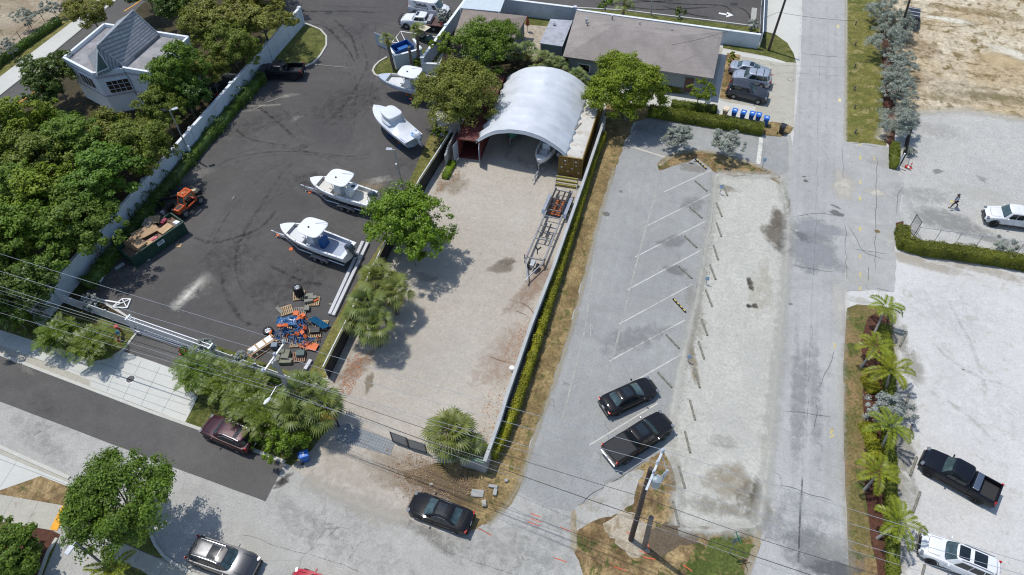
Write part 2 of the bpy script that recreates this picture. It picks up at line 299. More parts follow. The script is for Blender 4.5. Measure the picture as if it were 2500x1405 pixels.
isl6 = sheet('green_grass_patch', [(1690, 1345), (1730, 1315), (1800, 1308), (1840, 1330), (1822, 1395), (1790, 1460), (1660, 1460), (1670, 1390)], GM('watered_grass', L(78, 92, 42), L(98, 108, 56), L(140, 126, 84), fa=.42, fine=6, mid=.9, big=.5, lo=.4, hi=.6, p3=(.54, .62)), 9, .6, .35)
isl7 = sheet('bare_soil_patch', [(1592, 1288), (1620, 1278), (1650, 1284), (1685, 1292), (1705, 1312), (1700, 1335), (1660, 1340), (1620, 1352), (1594, 1345), (1580, 1325)], GM('brown_soil', L(96, 84, 72), L(120, 108, 94), None, fa=.3), 11, .6, .35)
apron = sheet('street_apron', [(2064, 345), (2150, 356), (2186, 362), (2176, 400), (2192, 420), (2208, 450), (2196, 500), (2200, 545), (2186, 560), (2184, 620), (2182, 716), (2130, 708), (2066, 712)], GM('apron_asphalt', L(164, 165, 169), L(182, 183, 187), L(196, 196, 196), fa=.16, cracks=.12, p3=(.56, .75)), 5, .2, .4)
rlot = sheet('dusty_lot', [(2190, 285), (2240, 272), (2350, 268), (2500, 292), (3300, 400), (3300, 760), (2500, 632), (2205, 596), (2190, 560), (2205, 460), (2180, 400), (2195, 345)], m_rlot, 4, .1)
scrub = sheet('scrub_lot_soil', [(2140, -600), (3600, -600), (3300, 400), (2500, 294), (2350, 270), (2240, 275), (2170, 300), (2145, 340)], m_scrub, 5, .2)
sstrip = sheet('green_roadside_strip', [(2068, -600), (2135, -600), (2150, 0), (2168, 200), (2165, 357), (2120, 352), (2064, 346), (2067, 100)], GM('roadside_grass', L(104, 108, 54), L(132, 128, 72), L(156, 146, 104), fa=.42, fine=6, mid=.8, big=.3, fd=.8, lo=.4, hi=.6, p3=(.54, .62)), 6, .1)
mulch2 = sheet('roadside_mulch', [(2148, 60), (2180, 60), (2186, 240), (2184, 340), (2182, 405), (2172, 395), (2170, 355), (2156, 340), (2156, 200)], m_mulch, 7, .08)
bed = sheet('palm_bed_grass', [(2066, 752), (2092, 744), (2150, 747), (2178, 755), (2186, 900), (2190, 1100), (2196, 1405), (2205, 1560), (2088, 1560), (2070, 1340), (2060, 1100), (2058, 900)], GM('bed_grass', L(118, 110, 70), L(146, 124, 92), L(88, 98, 48), fa=.42, fine=6, mid=.7, big=.25, lo=.42, hi=.58, p3=(.53, .6)), 6, .08)
mulch = sheet('palm_bed_mulch', [(2118, 775), (2150, 760), (2182, 800), (2186, 1000), (2192, 1300), (2200, 1500), (2160, 1500), (2128, 1330), (2112, 1200), (2118, 1080), (2105, 960), (2110, 890), (2100, 840)], m_mulch, 7, .12)
emulch = sheet('hedge_mulch', [(2186, 545), (2205, 540), (2212, 600), (2196, 604), (2186, 600)], m_mulch, 7, .05)
# ---- far left: side road
farlot = sheet('side_lot_dirt', [(-900, -500), (300, -500), (200, -20), (140, 40), (0, 140), (-700, 650)], m_dirtlot, 2, .3)
sgr = sheet('side_road_verge', [(-700, 640), (0, 140), (150, 32), (250, -60), (270, -40), (184, 48), (0, 188), (-600, 630)], m_lawn2, 3)
swk = sheet('side_road_sidewalk', [(-600, 630), (0, 188), (184, 48), (300, -60), (560, -260), (600, -240), (270, 10), (92, 160), (0, 232), (-600, 690)], m_conc, 4)
srd = sheet('side_road', [(-600, 695), (0, 236), (92, 163), (272, 12), (600, -240), (680, -200), (345, 12), (300, 60), (41, 256), (-600, 740)], m_new, 5)
yl = MB()
for i, (a, b) in enumerate((((0, 281), (41, 255)), ((41, 255), (120, 200)), ((303, 28), (329, 12)), ((329, 12), (420, -60)))):
    A, B = G(*a), G(*b); A.z = B.z = .026; d = (B - A).normalized(); n = Vector((-d.y, d.x, 0)) * .09; yl.add([A - n, B - n, B + n, A + n], [(0, 1, 2, 3)])
yl.build('line_marking', M('yellow_line', L(230, 160, 30), .7), srd)
# ---- bottom left corner
c1 = sheet('corner_sidewalk', [(-300, 980), (0, 1106), (165, 1172), (172, 1196), (100, 1163), (0, 1198), (-300, 1190)], m_conc, 5)
c0 = sheet('corner_gutter', [(-300, 968), (0, 1094), (168, 1165), (165, 1178), (0, 1110), (-300, 985)], m_conc2, 6)
c2 = sheet('dry_grass_triangle', [(0, 1198), (100, 1163), (165, 1188), (230, 1230), (160, 1236), (0, 1208), (-200, 1190)], m_dry2, 7)
c3 = sheet('corner_ramp_walk', [(-200, 1190), (0, 1208), (155, 1235), (128, 1297), (90, 1290), (0, 1273), (-200, 1245)], m_conc2, 8)
pad2 = sheet('tactile_ramp_pad', [(152, 1235), (172, 1243), (139, 1297), (122, 1293)], M('yellow_tactile', L(236, 168, 40), .7, bump=.5, scale=6), 10)
c4 = sheet('corner_lawn_lower', [(-200, 1245), (0, 1274), (60, 1284), (128, 1296), (150, 1310), (120, 1405), (80, 1500), (-300, 1500)], m_grass, 7)
c5 = sheet('corner_mulch', [(60, 1284), (128, 1296), (148, 1306), (120, 1350), (90, 1420), (0, 1440), (0, 1300)], m_mulch, 8)
c6 = sheet('parking_entrance', [(148, 1306), (200, 1250), (290, 1320), (262, 1350), (252, 1420), (250, 1520), (70, 1520), (100, 1420)], m_cross, 9)
c7 = sheet('tree_lawn', [(200, 1250), (300, 1240), (362, 1282), (372, 1310), (385, 1340), (415, 1368), (380, 1360), (305, 1328), (285, 1335)], m_grass, 10)
c8 = sheet('lower_sidewalk', [(282, 1338), (305, 1330), (380, 1362), (430, 1385), (520, 1430), (600, 1480), (560, 1520), (400, 1430), (340, 1390), (268, 1366)], m_conc2, 11)
c9 = sheet('lower_lawn', [(268, 1366), (340, 1390), (400, 1430), (500, 1500), (250, 1520), (255, 1400)], m_grass, 10)
# ---- kerbs
def kerb(name, pix, wd=.16, h=.13, label=None, mat=None):
    pts = [G(*p).xy for p in pix]; mb = MB(); prev = None; n = len(pts); rg = []
    for i, p in enumerate(pts):
        d = (pts[min(i + 1, n - 1)] - pts[max(i - 1, 0)]).normalized(); nn = Vector((-d.y, d.x)) * wd / 2
        rg.append([(p.x + nn.x, p.y + nn.y, 0), (p.x + nn.x * .9, p.y + nn.y * .9, h), (p.x - nn.x * .9, p.y - nn.y * .9, h), (p.x - nn.x, p.y - nn.y, 0)])
    mb.loft(rg, True); o = mb.build(name, mat or m_kerb); o['kind'] = 'structure'; return o
kerb('kerb', [(-500, 682), (0, 866), (370, 1007), (500, 1053), (696, 1129)], .3, .1)
kerb('kerb', [(690, 52), (720, 53), (755, 62), (783, 74), (797, 90), (797, 112), (783, 136), (765, 155), (745, 164), (720, 165)], .26, .13)
kerb('kerb', [(1040, 215), (980, 205), (935, 192), (916, 184), (910, 174), (915, 163), (926, 152), (945, 141)], .26, .13)
kerb('kerb', [(1400, 20), (1530, 27), (1600, 36), (1720, 50), (1830, 64), (1852, 68)], .2, .13)
kerb('kerb', [(236, 885), (262, 880), (285, 866), (303, 855), (338, 809)], .22, .13)
kerb('kerb', [(470, 860), (436, 904), (432, 918), (440, 936), (455, 950), (482, 972), (474, 985)], .16, .13)
kerb('kerb', [(-300, 966), (0, 1092), (120, 1146), (170, 1168)], .3, .12)
kerb('kerb', [(362, 1282), (368, 1305), (380, 1332), (400, 1358), (430, 1380), (520, 1426), (600, 1475)], .22, .13)
kerb('kerb', [(140, 1315), (118, 1350), (98, 1405), (85, 1460)], .25, .13)
kerb('kerb', [(284, 1334), (262, 1352), (252, 1385), (250, 1430)], .2, .13)
kerb('kerb', [(-600, 692), (0, 234), (92, 161), (272, 11), (600, -242)], .25, .12)
# ================================================================ VEHICLES (local x forward)
C_tyre = M('tyre_rubber', (.018, .018, .019), .85, var=.2, scale=9, bump=.2)
C_rim = M('alloy_rim', (.42, .43, .45), .3, .9, var=.1)
C_rimd = M('dark_rim', (.05, .05, .055), .35, .7, var=.1)
C_glass = M('dark_glass', (.012, .018, .022), .06, 0, var=.3, scale=1.5, spec=.75)
C_glass2 = M('windshield_glass', (.045, .075, .08), .07, 0, var=.5, scale=2.2, spec=.7)
C_black = M('black_trim', (.014, .014, .015), .5, 0, var=.2)
C_chrome = M('chrome', (.36, .37, .39), .3, 1, var=.05)
C_red = M('tail_lamp_red', (.42, .012, .012), .2, 0, var=.15)
C_lamp = M('head_lamp', (.22, .23, .25), .12, .3, var=.2, scale=6)
C_plate = M('plate', (.7, .7, .68), .5)
def paint(name, col, metal=0.0, rough=.28, var=.06):
    return M(name, col, rough + .1, metal, var=var, scale=.9, coat=.55, spec=.05 if max(col) < .03 else .4)
def smooths(xs, ys, x):
    return float(np.interp(x, xs, ys))
def sgn(a): return -1 if a < 0 else 1
def wheel(parent, x, y, r=.36, w=.24, rim=None, tyre_name='wheel'):
    s = sgn(y); t = MB(); t.lathe([(r * .55, -w / 2), (r * .9, -w / 2), (r, -w * .36), (r, w * .36), (r * .9, w / 2), (r * .55, w / 2)], (x, y, r), 'y', 22, cap=False)
    o = t.build(tyre_name, C_tyre, parent, smooth=True)
    m = MB(); f = y + s * (w * .46); m.lathe([(r * .64, -s * w * .12), (r * .62, 0), (r * .55, -s * .03), (.0, -s * .035)], (x, f, r), 'y', 20, cap=False)
    for k in range(6):
        a = k * math.pi / 3; d = Vector((math.cos(a), 0, math.sin(a))); m.bar(Vector((x, f, r)) + d * .03, Vector((x, f, r)) + d * r * .6, .07, .03)
    m.lathe([(r * .2, -.02), (r * .2, s * .02), (0, s * .03)], (x, f, r), 'y', 10, cap=False)
    m.build('rim', rim or C_rim, o); return o
def cabin_fn(c):
    def P(t):
        xr = c['xr0'] + (c['xr1'] - c['xr0']) * t; xf = c['xf0'] + (c['xf1'] - c['xf0']) * t
        b = c['w0'] + (c['w1'] - c['w0']) * (t ** 1.15); z = c['z0'] + (c['z1'] - c['z0']) * t
        return (xf + xr) / 2, (xf - xr) / 2, b, z
    return P
def cpoint(P, t, kind, s, off=0.0, p=7.0):
    cx, a, b, z = P(t); o = off
    if kind == 'f': return Vector((cx + (a) * (1 - abs(s) ** p) ** (1 / p) - .10 * s * s * a * .35 + o, s * b, z + o * .6))
    if kind == 'r': return Vector((cx - (a) * (1 - abs(s) ** p) ** (1 / p) + .06 * s * s * a * .35 - o, s * b, z + o * .4))
    return Vector((cx + s * a, kind * (b * (1 - abs(s) ** p) ** (1 / p) + o), z + o * .3))
def cabin_ring(P, t, n=9, k=1.0):
    ss = [-1 + 2 * i / n for i in range(n + 1)]; q = .93; R = []
    R += [cpoint(P, t, 'f', s * q) for s in ss]
    R += [cpoint(P, t, 1, -s * q) for s in ss]
    R += [cpoint(P, t, 'r', -s * q) for s in ss]
    R += [cpoint(P, t, -1, s * q) for s in ss]
    return R
def pane(parent, P, name, kind, s0, s1, t0, t1, mat, off=.012):
    m = MB(); m.grid(lambda u, v: cpoint(P, t0 + (t1 - t0) * v, kind, s0 + (s1 - s0) * u, off), 8, 3)
    return m.build(name, mat, parent, smooth=2)
def car(name, label, cat, loc, rz, kind, pm, opt=None, group=None):
    opt = opt or {}; t = thing(name, label, cat, loc, rz, group)
    S = dict(sedan=dict(L=4.9, W=1.86, belt=.93, hood=.88, cowl=.98, deck=1.06, nose=.66, tail=.82, cab=dict(xr0=-1.85, xr1=-1.02, xf0=1.22, xf1=.30, w0=.82, w1=.60, z0=.90, z1=1.40), wr=.34, wx=(1.50, -1.42)),
             suv=dict(L=4.85, W=1.94, belt=1.06, hood=1.02, cowl=1.12, deck=1.14, nose=.78, tail=1.0, cab=dict(xr0=-2.26, xr1=-1.95, xf0=1.12, xf1=.42, w0=.87, w1=.67, z0=1.02, z1=1.70), wr=.37, wx=(1.48, -1.42)),
             pickup=dict(L=5.85, W=2.02, belt=1.18, hood=1.16, cowl=1.24, deck=1.2, nose=.98, tail=1.1, cab=dict(xr0=-.80, xr1=-.62, xf0=1.45, xf1=.82, w0=.92, w1=.70, z0=1.16, z1=1.86), wr=.41, wx=(1.95, -1.75)),
             van=dict(L=5.7, W=2.02, belt=1.2, hood=1.1, cowl=1.2, deck=1.25, nose=.9, tail=1.2, cab=dict(xr0=-2.82, xr1=-2.75, xf0=1.98, xf1=1.30, w0=.98, w1=.80, z0=1.1, z1=2.08), wr=.38, wx=(2.0, -1.7)))[kind]
    S = dict(S); S.update(opt.get('dim', {})); Ln, W = S['L'], S['W']; hx = Ln / 2; cab = S['cab']; k = Ln / dict(sedan=4.9, suv=4.85, pickup=5.85, van=5.7)[kind]
    cab = {a: (v * k if a[0] == 'x' else v) for a, v in cab.items()}; wx = [v * k for v in S['wx']]; P = cabin_fn(cab)
    bedx = cab['xr0'] - .06
    # body shell as cross-sections along the car
    fr = [(hx, .60, S['nose'] - .16), (hx - .06, .74, S['nose'] - .04), (hx - .22, .87, S['nose'] + .05), (hx - .5, .95, S['hood'] - .04), (cab['xf0'] - .05, 1.0, S['cowl']), (cab['xf1'], 1.0, S['belt'] + .06)]
    if kind == 'pickup': bk = [(bedx, 1.0, S['belt'] + .04)]
    else: bk = [(0, 1.0, S['belt'] + .05), (cab['xr0'] + .1, .99, S['deck']), (-hx + .35, .96, S['deck'] - .02), (-hx + .12, .88, S['tail'] + .14), (-hx, .74, S['tail'])]
    rings = []; zb = .24 if kind != 'pickup' else .36; belt = S['belt']
    for x, wf, zt in fr + bk:
        h = W / 2 * wf; bl = min(belt, zt - .05)
        pr = [(h * .86, zb), (h * .99, zb + .12), (h, (zb + bl) / 2), (h * .985, bl - .08), (h * .93, bl + (zt - bl) * .45), (h * .74, zt - .012), (h * .4, zt + .012), (0, zt + .018)]
        rings.append([Vector((x, y, z)) for y, z in pr] + [Vector((x, -y, z)) for y, z in reversed(pr[:-1])])
    m = MB(); m.loft(rings, True)
    cr = [cabin_ring(P, q) for q in (0, .25, .55, .82, .95)]
    cx, a, b, z = P(1.0)
    for kk, dz in ((.985, -.015), (.9, .012), (.6, .03), (.2, .04)):
        R = cabin_ring(P, 1.0); cr.append([Vector((cx + (v.x - cx) * kk, v.y * kk, z + dz)) for v in R])
    m.loft(cr, True)
    if kind == 'pickup' and opt.get('bed') != 'flat':
        x0, x1 = -hx + .08, bedx - .03; h = W / 2 * .98; zt = belt + .04
        for s in (1, -1):
            m.loft([[Vector((x, s * y, z)) for y, z in ((h * .97, .42), (h, .7), (h * .99, zt - .05), (h * .95, zt), (h - .14, zt), (h - .14, .75))] for x in (x0, (x0 + x1) / 2, x1)])
        m.box(((x0 + x1) / 2, 0, .62), (x1 - x0, h * 1.8, .24)); m.box((x1 - .04, 0, .98), (.06, h * 1.8, .5))
    m.build('body', pm, t, smooth=True)
    # glazing
    gf, gs = opt.get('ws', C_glass2), C_glass
    pane(t, P, 'windshield', 'f', -.86, .86, .06, .92, gf)
    if kind != 'van': pane(t, P, 'rear_window', 'r', -.84, .84, .15 if kind != 'sedan' else .08, .9, opt.get('rw', C_glass))
    for s in (1, -1):
        if kind == 'van': pane(t, P, 'side_window', s, .62, .84, .12, .66, gs)
        elif kind == 'suv':
            for a0, a1 in ((-.86, -.5), (-.46, .04), (.08, .62)): pane(t, P, 'side_window', s, a0, a1, .14, .84, gs)
        elif kind == 'pickup':
            for a0, a1 in ((-.72, -.06), (.0, .68)): pane(t, P, 'side_window', s, a0, a1, .14, .84, gs)
        else:
            for a0, a1 in ((-.66, -.14), (-.1, .58)): pane(t, P, 'side_window', s, a0, a1, .14, .84, gs)
        mm = MB(); mm.box((cab['xf0'] - .42, s * (W / 2 + .09), belt + .1), (.1, .2, .15)); mm.build('side_mirror', opt.get('mirror', pm), t, bevel=.03)
        hm = MB(); hm.box((hx - .17, s * W * .37, S['nose'] - .02), (.24, .32, .14), rz=-s * .35); hm.build('headlight', C_lamp, t, bevel=.03)
        tz = S['tail'] + .02 if kind == 'sedan' else belt - .05
        tm = MB(); tm.box((-hx + .1, s * W * (.40 if kind != 'pickup' else .455), tz), (.16, .26 if kind == 'sedan' else .12, .14 if kind == 'sedan' else .36)); tm.build('taillight', C_red, t, bevel=.02)
        for x in wx:
            wheel(t, x, s * (W / 2 - .11), S['wr'], .24, opt.get('rim'))
            am = MB(); r = S['wr'] + .07; pts = [(x + r * math.cos(q), s * (W / 2 - .012), S['wr'] + r * math.sin(q)) for q in [math.pi * i / 12 for i in range(13)]]
            am.tube(pts, .035, 5); am.lathe([(r, 0), (0, .01)], (x, s * (W / 2 - .035) if s > 0 else -(W / 2 - .025), S['wr']), 'y', 20, cap=False); am.build('wheel_arch', C_black, t)
        sm = MB(); sm.bar((wx[1] + .45, s * W / 2 * .985, zb + .06), (wx[0] - .45, s * W / 2 * .985, zb + .06), .06, .14); sm.build('side_sill', C_black, t)
        if opt.get('rails'):
            rm = MB(); rm.tube([cpoint(P, .97, s, -.82, .0) + Vector((0, -s * .04, .03)), cpoint(P, 1, s, -.4) + Vector((0, -s * .07, .06)), cpoint(P, 1, s, .4) + Vector((0, -s * .07, .06)), cpoint(P, .97, s, .75) + Vector((0, -s * .04, .03))], .028, 6); rm.build('roof_rail', C_chrome if opt['rails'] == 1 else C_black, t)
        if opt.get('trim'):
            c_ = MB(); c_.tube([cpoint(P, .1, s, -.7, .02), cpoint(P, .5, s, -.68, .02), cpoint(P, .9, s, -.45, .02), cpoint(P, .92, s, .3, .02), cpoint(P, .5, s, .62, .02)], .014, 5); c_.build('window_trim', C_chrome, t)
    gm = MB(); gm.box((hx - .02, 0, S['nose'] - .2), (.1, W * .52, .26)); gm.build('grille', opt.get('grille', C_black), t, bevel=.02)
    bm_ = MB(); bm_.box((hx - .06, 0, zb + .13), (.18, W * .8, .2)); bm_.build('front_bumper', opt.get('bumper', C_black), t, bevel=.05)
    rb = MB(); rb.box((-hx + .03, 0, zb + .2), (.2, W * .86, .22)); rb.build('rear_bumper', opt.get('rbumper', opt.get('bumper', C_black)), t, bevel=.04)
    pl = MB(); pl.box((-hx - .075 if kind != 'sedan' else -hx - .01, 0, zb + .34 if kind != 'sedan' else S['tail'] - .12), (.02, .32, .16)); pl.build('licence_plate', C_plate, t)
    # panel gaps
    for s in (1, -1):
        g = MB(); xa = cab['xf0'] - .32; xb = (cab['xf0'] + cab['xr0']) / 2 - .05; xc = cab['xr0'] + (.35 if kind != 'pickup' else .12); y0, y1 = s * (W / 2 + .001), s * (W / 2 * .985); zt = belt - .1
        for x in (xa, xb, xc): g.bar((x, y0, zb + .2), (x, y1, zt), .014, .014)
        g.bar((xa, y0, zb + .2), (xc, y0, zb + .2), .012, .012); g.build('door_seam', C_black, t)
    g = MB(); q = S['cowl'] + .004, S['hood'] + .006
    g.tube([(cab['xf0'] + .15, W * .34, q[0]), (hx - .5, W * .33, q[1]), (hx - .42, W * .26, q[1] - .01), (hx - .42, -W * .26, q[1] - .01), (hx - .5, -W * .33, q[1]), (cab['xf0'] + .15, -W * .34, q[0])], .009, 4); g.build('hood_seam', C_black, t)
    if kind == 'sedan': g = MB(); g.bar((cab['xr0'] - .1, -W * .34, S['deck'] + .02), (cab['xr0'] - .1, W * .34, S['deck'] + .02), .016, .02); g.build('boot_seam', C_black, t)
    if opt.get('sunroof'):
        for i, (a0, a1) in enumerate(opt['sunroof']):
            ss = MB(); x0, x1 = a0 * k, a1 * k; bw = b * .72
            def zr(x, y):
                q = max(abs(x - cx) / a, abs(y) / b); return z + .045 - .045 * q ** 2 + .004
            ss.grid(lambda u, v: Vector((x0 + (x1 - x0) * u, -bw + 2 * bw * v, zr(x0 + (x1 - x0) * u, -bw + 2 * bw * v))), 6, 6); ss.build('sunroof', C_glass, t, smooth=2)
    if opt.get('cross'):
        cb = MB()
        for x in opt['cross']: cb.bar((cx + x, -b - .02, z + .09), (cx + x, b + .02, z + .09), .06, .03)
        cb.build('roof_crossbar', C_black, t)
    if kind == 'pickup':
        x0, x1 = -hx + .08, bedx - .03; h = W / 2
        if opt.get('bed') == 'cover':
            q = MB(); q.box(((x0 + x1) / 2, 0, belt + .055), (x1 - x0 - .02, W * .86, .03)); o = q.build('bed_cover', M('vinyl_cover', (.018, .018, .02), .7, bump=.2, scale=6), t, bevel=.01)
            q2 = MB()
            for i in (1, 2): q2.bar((x0 + (x1 - x0) * i / 3, -h * .84, belt + .074), (x0 + (x1 - x0) * i / 3, h * .84, belt + .074), .02, .012)
            q2.build('cover_seam', C_black, o)
        elif opt.get('bed') == 'flat':
            q = MB(); q.box((x0 + (x1 - x0) / 2 - .05, 0, 1.0), (x1 - x0 + .25, 2.25, .12)); q.build('flat_bed', opt['bedmat'], t, bevel=.015)
            q = MB(); q.box(((x0 + x1) / 2, 0, .68), (x1 - x0, .9, .3)); q.build('chassis', C_black, t)
        else:
            q = MB(); q.box(((x0 + x1) / 2, 0, .765), (x1 - x0 - .05, h * 1.66, .03)); q.build('bed_liner', M('bed_liner_mat', (.03, .03, .032), .9, bump=.4, scale=5), t)
        if opt.get('bed') != 'flat':
            q = MB(); q.box((x0 - .01, 0, (belt + .62) / 2 + .03), (.08, W * .84, belt - .5)); q.build('tailgate', pm, t, bevel=.015)
        if opt.get('toolbox'):
            q = MB(); q.box((x1 - .3, 0, belt + .06), (.45, W * .8, .3)); q.build('tool_box', opt['toolbox'], t, bevel=.04)
    return t
def at(center, nose, z=.9):
    a, b = G(*center, z), G(*nose, z); d = b - a; return (a.x, a.y, 0.024), math.atan2(d.y, d.x)
def mid(rear, front, z=.9):
    a, b = G(*rear, z), G(*front, z); d = b - a; return ((a.x + b.x) / 2, (a.y + b.y) / 2, 0.026), math.atan2(d.y, d.x), d.length
pb = paint('black_paint', (.012, .012, .014)); pw = paint('white_paint_car', (.72, .73, .74)); ps = paint('silver_paint', (.40, .44, .50), .4, .3); pm_ = paint('maroon_paint', (.045, .007, .013), .2, .3)
pg = paint('graphite_paint', (.05, .055, .065), .5, .35); pt = paint('taupe_paint', (.085, .087, .093), .7, .25); pbl = paint('ink_paint', (.008, .010, .016)); pr_ = paint('red_paint', (.4, .012, .03))
l, r, n = mid((1150, 1278), (1002, 1222), .75)
car('black_sedan', 'black sedan with gold sheen window trim parked beside the burnt grass corner', 'car', l, r, 'sedan', pb, dict(sunroof=[(-.5, .15)], trim=1, rw=C_glass2))
l, r, n = mid((1477, 992), (1594, 938), .75)
car('black_sedan', 'black sedan with a sunroof in an angled bay above the black crew cab pickup', 'car', l, r, 'sedan', pb, dict(sunroof=[(-.55, .1)], rw=C_glass2, rim=C_rim))
l, r, n = mid((1484, 1114), (1632, 1020), 1.0)
car('pickup_truck', 'black crew cab pickup with a soft bed cover in the lowest angled bay', 'pickup truck', l, r, 'pickup', pb, dict(dim=dict(L=5.95), bed='cover', sunroof=[(-.1, .55)], bumper=C_chrome, rbumper=C_chrome, mirror=C_chrome))
l, r, n = mid((2436, 1210), (2258, 1112), 1.0)
car('pickup_truck', 'black pickup with an open bed and silver tool box on the white gravel lot', 'pickup truck', l, r, 'pickup', pbl, dict(dim=dict(L=5.4, W=1.95), rim=C_rimd, toolbox=C_chrome))
l, r, n = mid((610, 1078), (506, 1034), .9)
car('maroon_suv', 'dark maroon crossover parked half on the grass under the arching palms', 'car', l, r, 'suv', pm_, dict(dim=dict(L=4.75), rails=1, sunroof=[(-1.45, -1.1)], trim=1))
l, r, n = mid((472, 1338), (618, 1388), .95)
car('silver_suv', 'large two tone silver and brown sport utility with big glass roof at the lower kerb', 'car', l, r, 'suv', pt, dict(dim=dict(L=5.15, W=2.0, belt=1.1, hood=1.08, cowl=1.18), rails=1, sunroof=[(-.75, -.1), (-.05, .4)]))
l, r, n = mid((862, 1468), (706, 1412), .75)
car('red_car', 'bright red car just entering the bottom edge of the photo', 'car', l, r, 'sedan', pr_, dict())
l, r, n = mid((1785, 160), (1880, 178), .75)
car('silver_sedan', 'silver sedan with a dark sunroof, uppermost of the cars beside the long house', 'car', l, r, 'sedan', ps, dict(sunroof=[(-.2, .3)], rw=C_glass2, trim=1), 'cars parked beside the long house')
l, r, n = mid((1882, 196), (1790, 180), .9)
car('silver_crossover', 'silver crossover with black roof bars between the silver sedan and the grey sport utility', 'car', l, r, 'suv', ps, dict(dim=dict(L=4.55, W=1.84), cross=(-.5, .35)), 'cars parked beside the long house')
l, r, n = mid((1779, 210), (1876, 232), 1.0)
car('grey_suv', 'dark grey sport utility with chrome roof rails, nearest of the cars beside the long house', 'car', l, r, 'suv', pg, dict(dim=dict(L=4.75, belt=1.15, hood=1.12, cowl=1.22, nose=.9), rails=1, sunroof=[(.0, .5)], rim=C_rim), 'cars parked beside the long house')
l, r, n = mid((2575, 540), (2383, 515), 1.0)
car('pickup_truck', 'white crew cab pickup with black fender flares near the walking man', 'pickup truck', l, r, 'pickup', pw, dict(dim=dict(L=5.4, W=1.92), rim=C_rimd, bed='cover'))
l, r, n = mid((2440, 1402), (2250, 1322), .9)
car('white_suv', 'white sport utility with two dark roof panels in the lower right gravel lot', 'car', l, r, 'suv', pw, dict(dim=dict(L=5.0), rails=1, sunroof=[(-1.35, -.55), (-.3, .35)], rim=C_rimd))
l, r, n = mid((741, 170), (628, 170), 1.0)
car('pickup_truck', 'black crew cab pickup at the kerbed lawn beside the pale wall', 'pickup truck', l, r, 'pickup', pbl, dict(dim=dict(L=5.8, belt=1.25, hood=1.22, cowl=1.3), rim=C_rimd))
rust = M('rusty_plate', (.10, .055, .05), .7, .2, var=.3, dirt=(.16, .09, .07), scale=1.5)
l, r, n = mid((1100, 57), (964, 43), 1.0)
ft = car('flatbed_truck', 'white crew cab truck with rusty flat bed between the lettered van and the golf cart', 'truck', l, r, 'pickup', pw, dict(dim=dict(L=6.0, belt=1.3, hood=1.28, cowl=1.36), bed='flat', bedmat=rust, sunroof=[(.35, .75)], bumper=C_black, grille=C_black))
q = MB(); q.box((-1.15, 0, 1.32), (.5, 1.7, .48)); q.build('tool_box', M('alu_box', (.45, .45, .47), .4, .5), ft, bevel=.04)
q = MB()
for z in (.55, .85, 1.1): q.tube([(2.9, -.95, z), (3.15, -.8, z), (3.18, 0, z), (3.15, .8, z), (2.9, .95, z)], .04, 6)
for y in (-.5, 0, .5): q.bar((3.17, y, .5), (3.17, y, 1.1), .06)
q.build('bull_bar', C_black, ft)
l, r, n = mid((992, 5), (1104, 23), 1.2)
van = car('white_van', 'white work van lettered Valhalla parked above the flatbed truck', 'van', l, r, 'van', pw, dict(dim=dict(L=5.7)))
def text(body, size, mat, parent, loc, rot, name='lettering', ext=.004, italic=0):
    c = bpy.data.curves.new(name, 'FONT'); c.body = body; c.size = size; c.extrude = ext; c.align_x = 'CENTER'; c.shear = italic; c.offset = .006 * size / .3
    o = bpy.data.objects.new(name, c); COL.objects.link(o); dg = bpy.context.evaluated_depsgraph_get(); me = bpy.data.meshes.new_from_object(o.evaluated_get(dg)); bpy.data.objects.remove(o)
    me.materials.clear(); me.materials.append(mat); o = bpy.data.objects.new(name, me); COL.objects.link(o); o.location = loc; o.rotation_euler = rot
    if parent: o.parent = parent
    return o
C_ink = M('lettering_black', (.02, .02, .025), .5)
text('Valhalla', .55, C_ink, van, (-.75, -1.0, 1.46), (math.radians(76), 0, 0), italic=.1)
for x0, x1, z_, h_ in ((-1.75, -1.1, 1.24, .09), (-1.0, -.4, 1.22, .06), (-.35, .1, 1.2, .05), (.12, .25, 1.2, .16)): q = MB(); q.bar((x0, -1.012, z_), (x1, -1.012, z_), .012, h_); q.build('small_lettering', C_ink, van)
q = MB(); q.add([(-1.95, -.93, 1.95), (-1.55, -.93, 1.98), (-1.6, -.945, 1.86), (-1.45, -.955, 1.8), (-1.62, -.955, 1.82), (-1.75, -.95, 1.85)], [(0, 1, 2, 3, 4, 5)]); q.build('emblem', C_ink, van)
# golf cart
l, r, n = mid((1062, 100), (1010, 78), .6)
gc = thing('golf_cart', 'green golf cart with a tan canopy beside the pale wall', 'golf cart', l, r + math.pi)
gg = paint('cart_green', (.012, .045, .035))
q = MB(); q.loft([[Vector((x, s * y, z)) for s, y, z in ((1, w_, .3), (1, w_, h_), (-1, w_, h_), (-1, w_, .3))] for x, w_, h_ in ((-1.25, .5, .62), (-1.1, .6, .75), (-.35, .62, .78), (-.3, .62, .36), (.5, .62, .36), (.6, .6, .8), (1.1, .5, .66), (1.25, .38, .5))]); q.build('body', gg, gc, bevel=.04)
q = MB(); q.box((-.1, 0, .68), (.5, 1.1, .12)); q.box((-.38, 0, .98), (.12, 1.1, .5), ry=-.15); q.box((-.75, 0, .85), (.45, 1.1, .1)); q.build('seat', M('cart_seat', (.30, .26, .2), .7), gc, bevel=.03)
q = MB(); q.box((-.05, 0, 1.82), (1.7, 1.2, .06)); q.build('canopy', M('canopy_tan', (.58, .50, .38), .6, var=.06), gc, bevel=.03)
for x, y in ((.72, .55), (.72, -.55), (-.85, .55), (-.85, -.55)): q = MB(); q.tube([(x * 1.05, y, .75), (x * .92, y, 1.8)], .022, 6); q.build('canopy_post', C_black, gc)
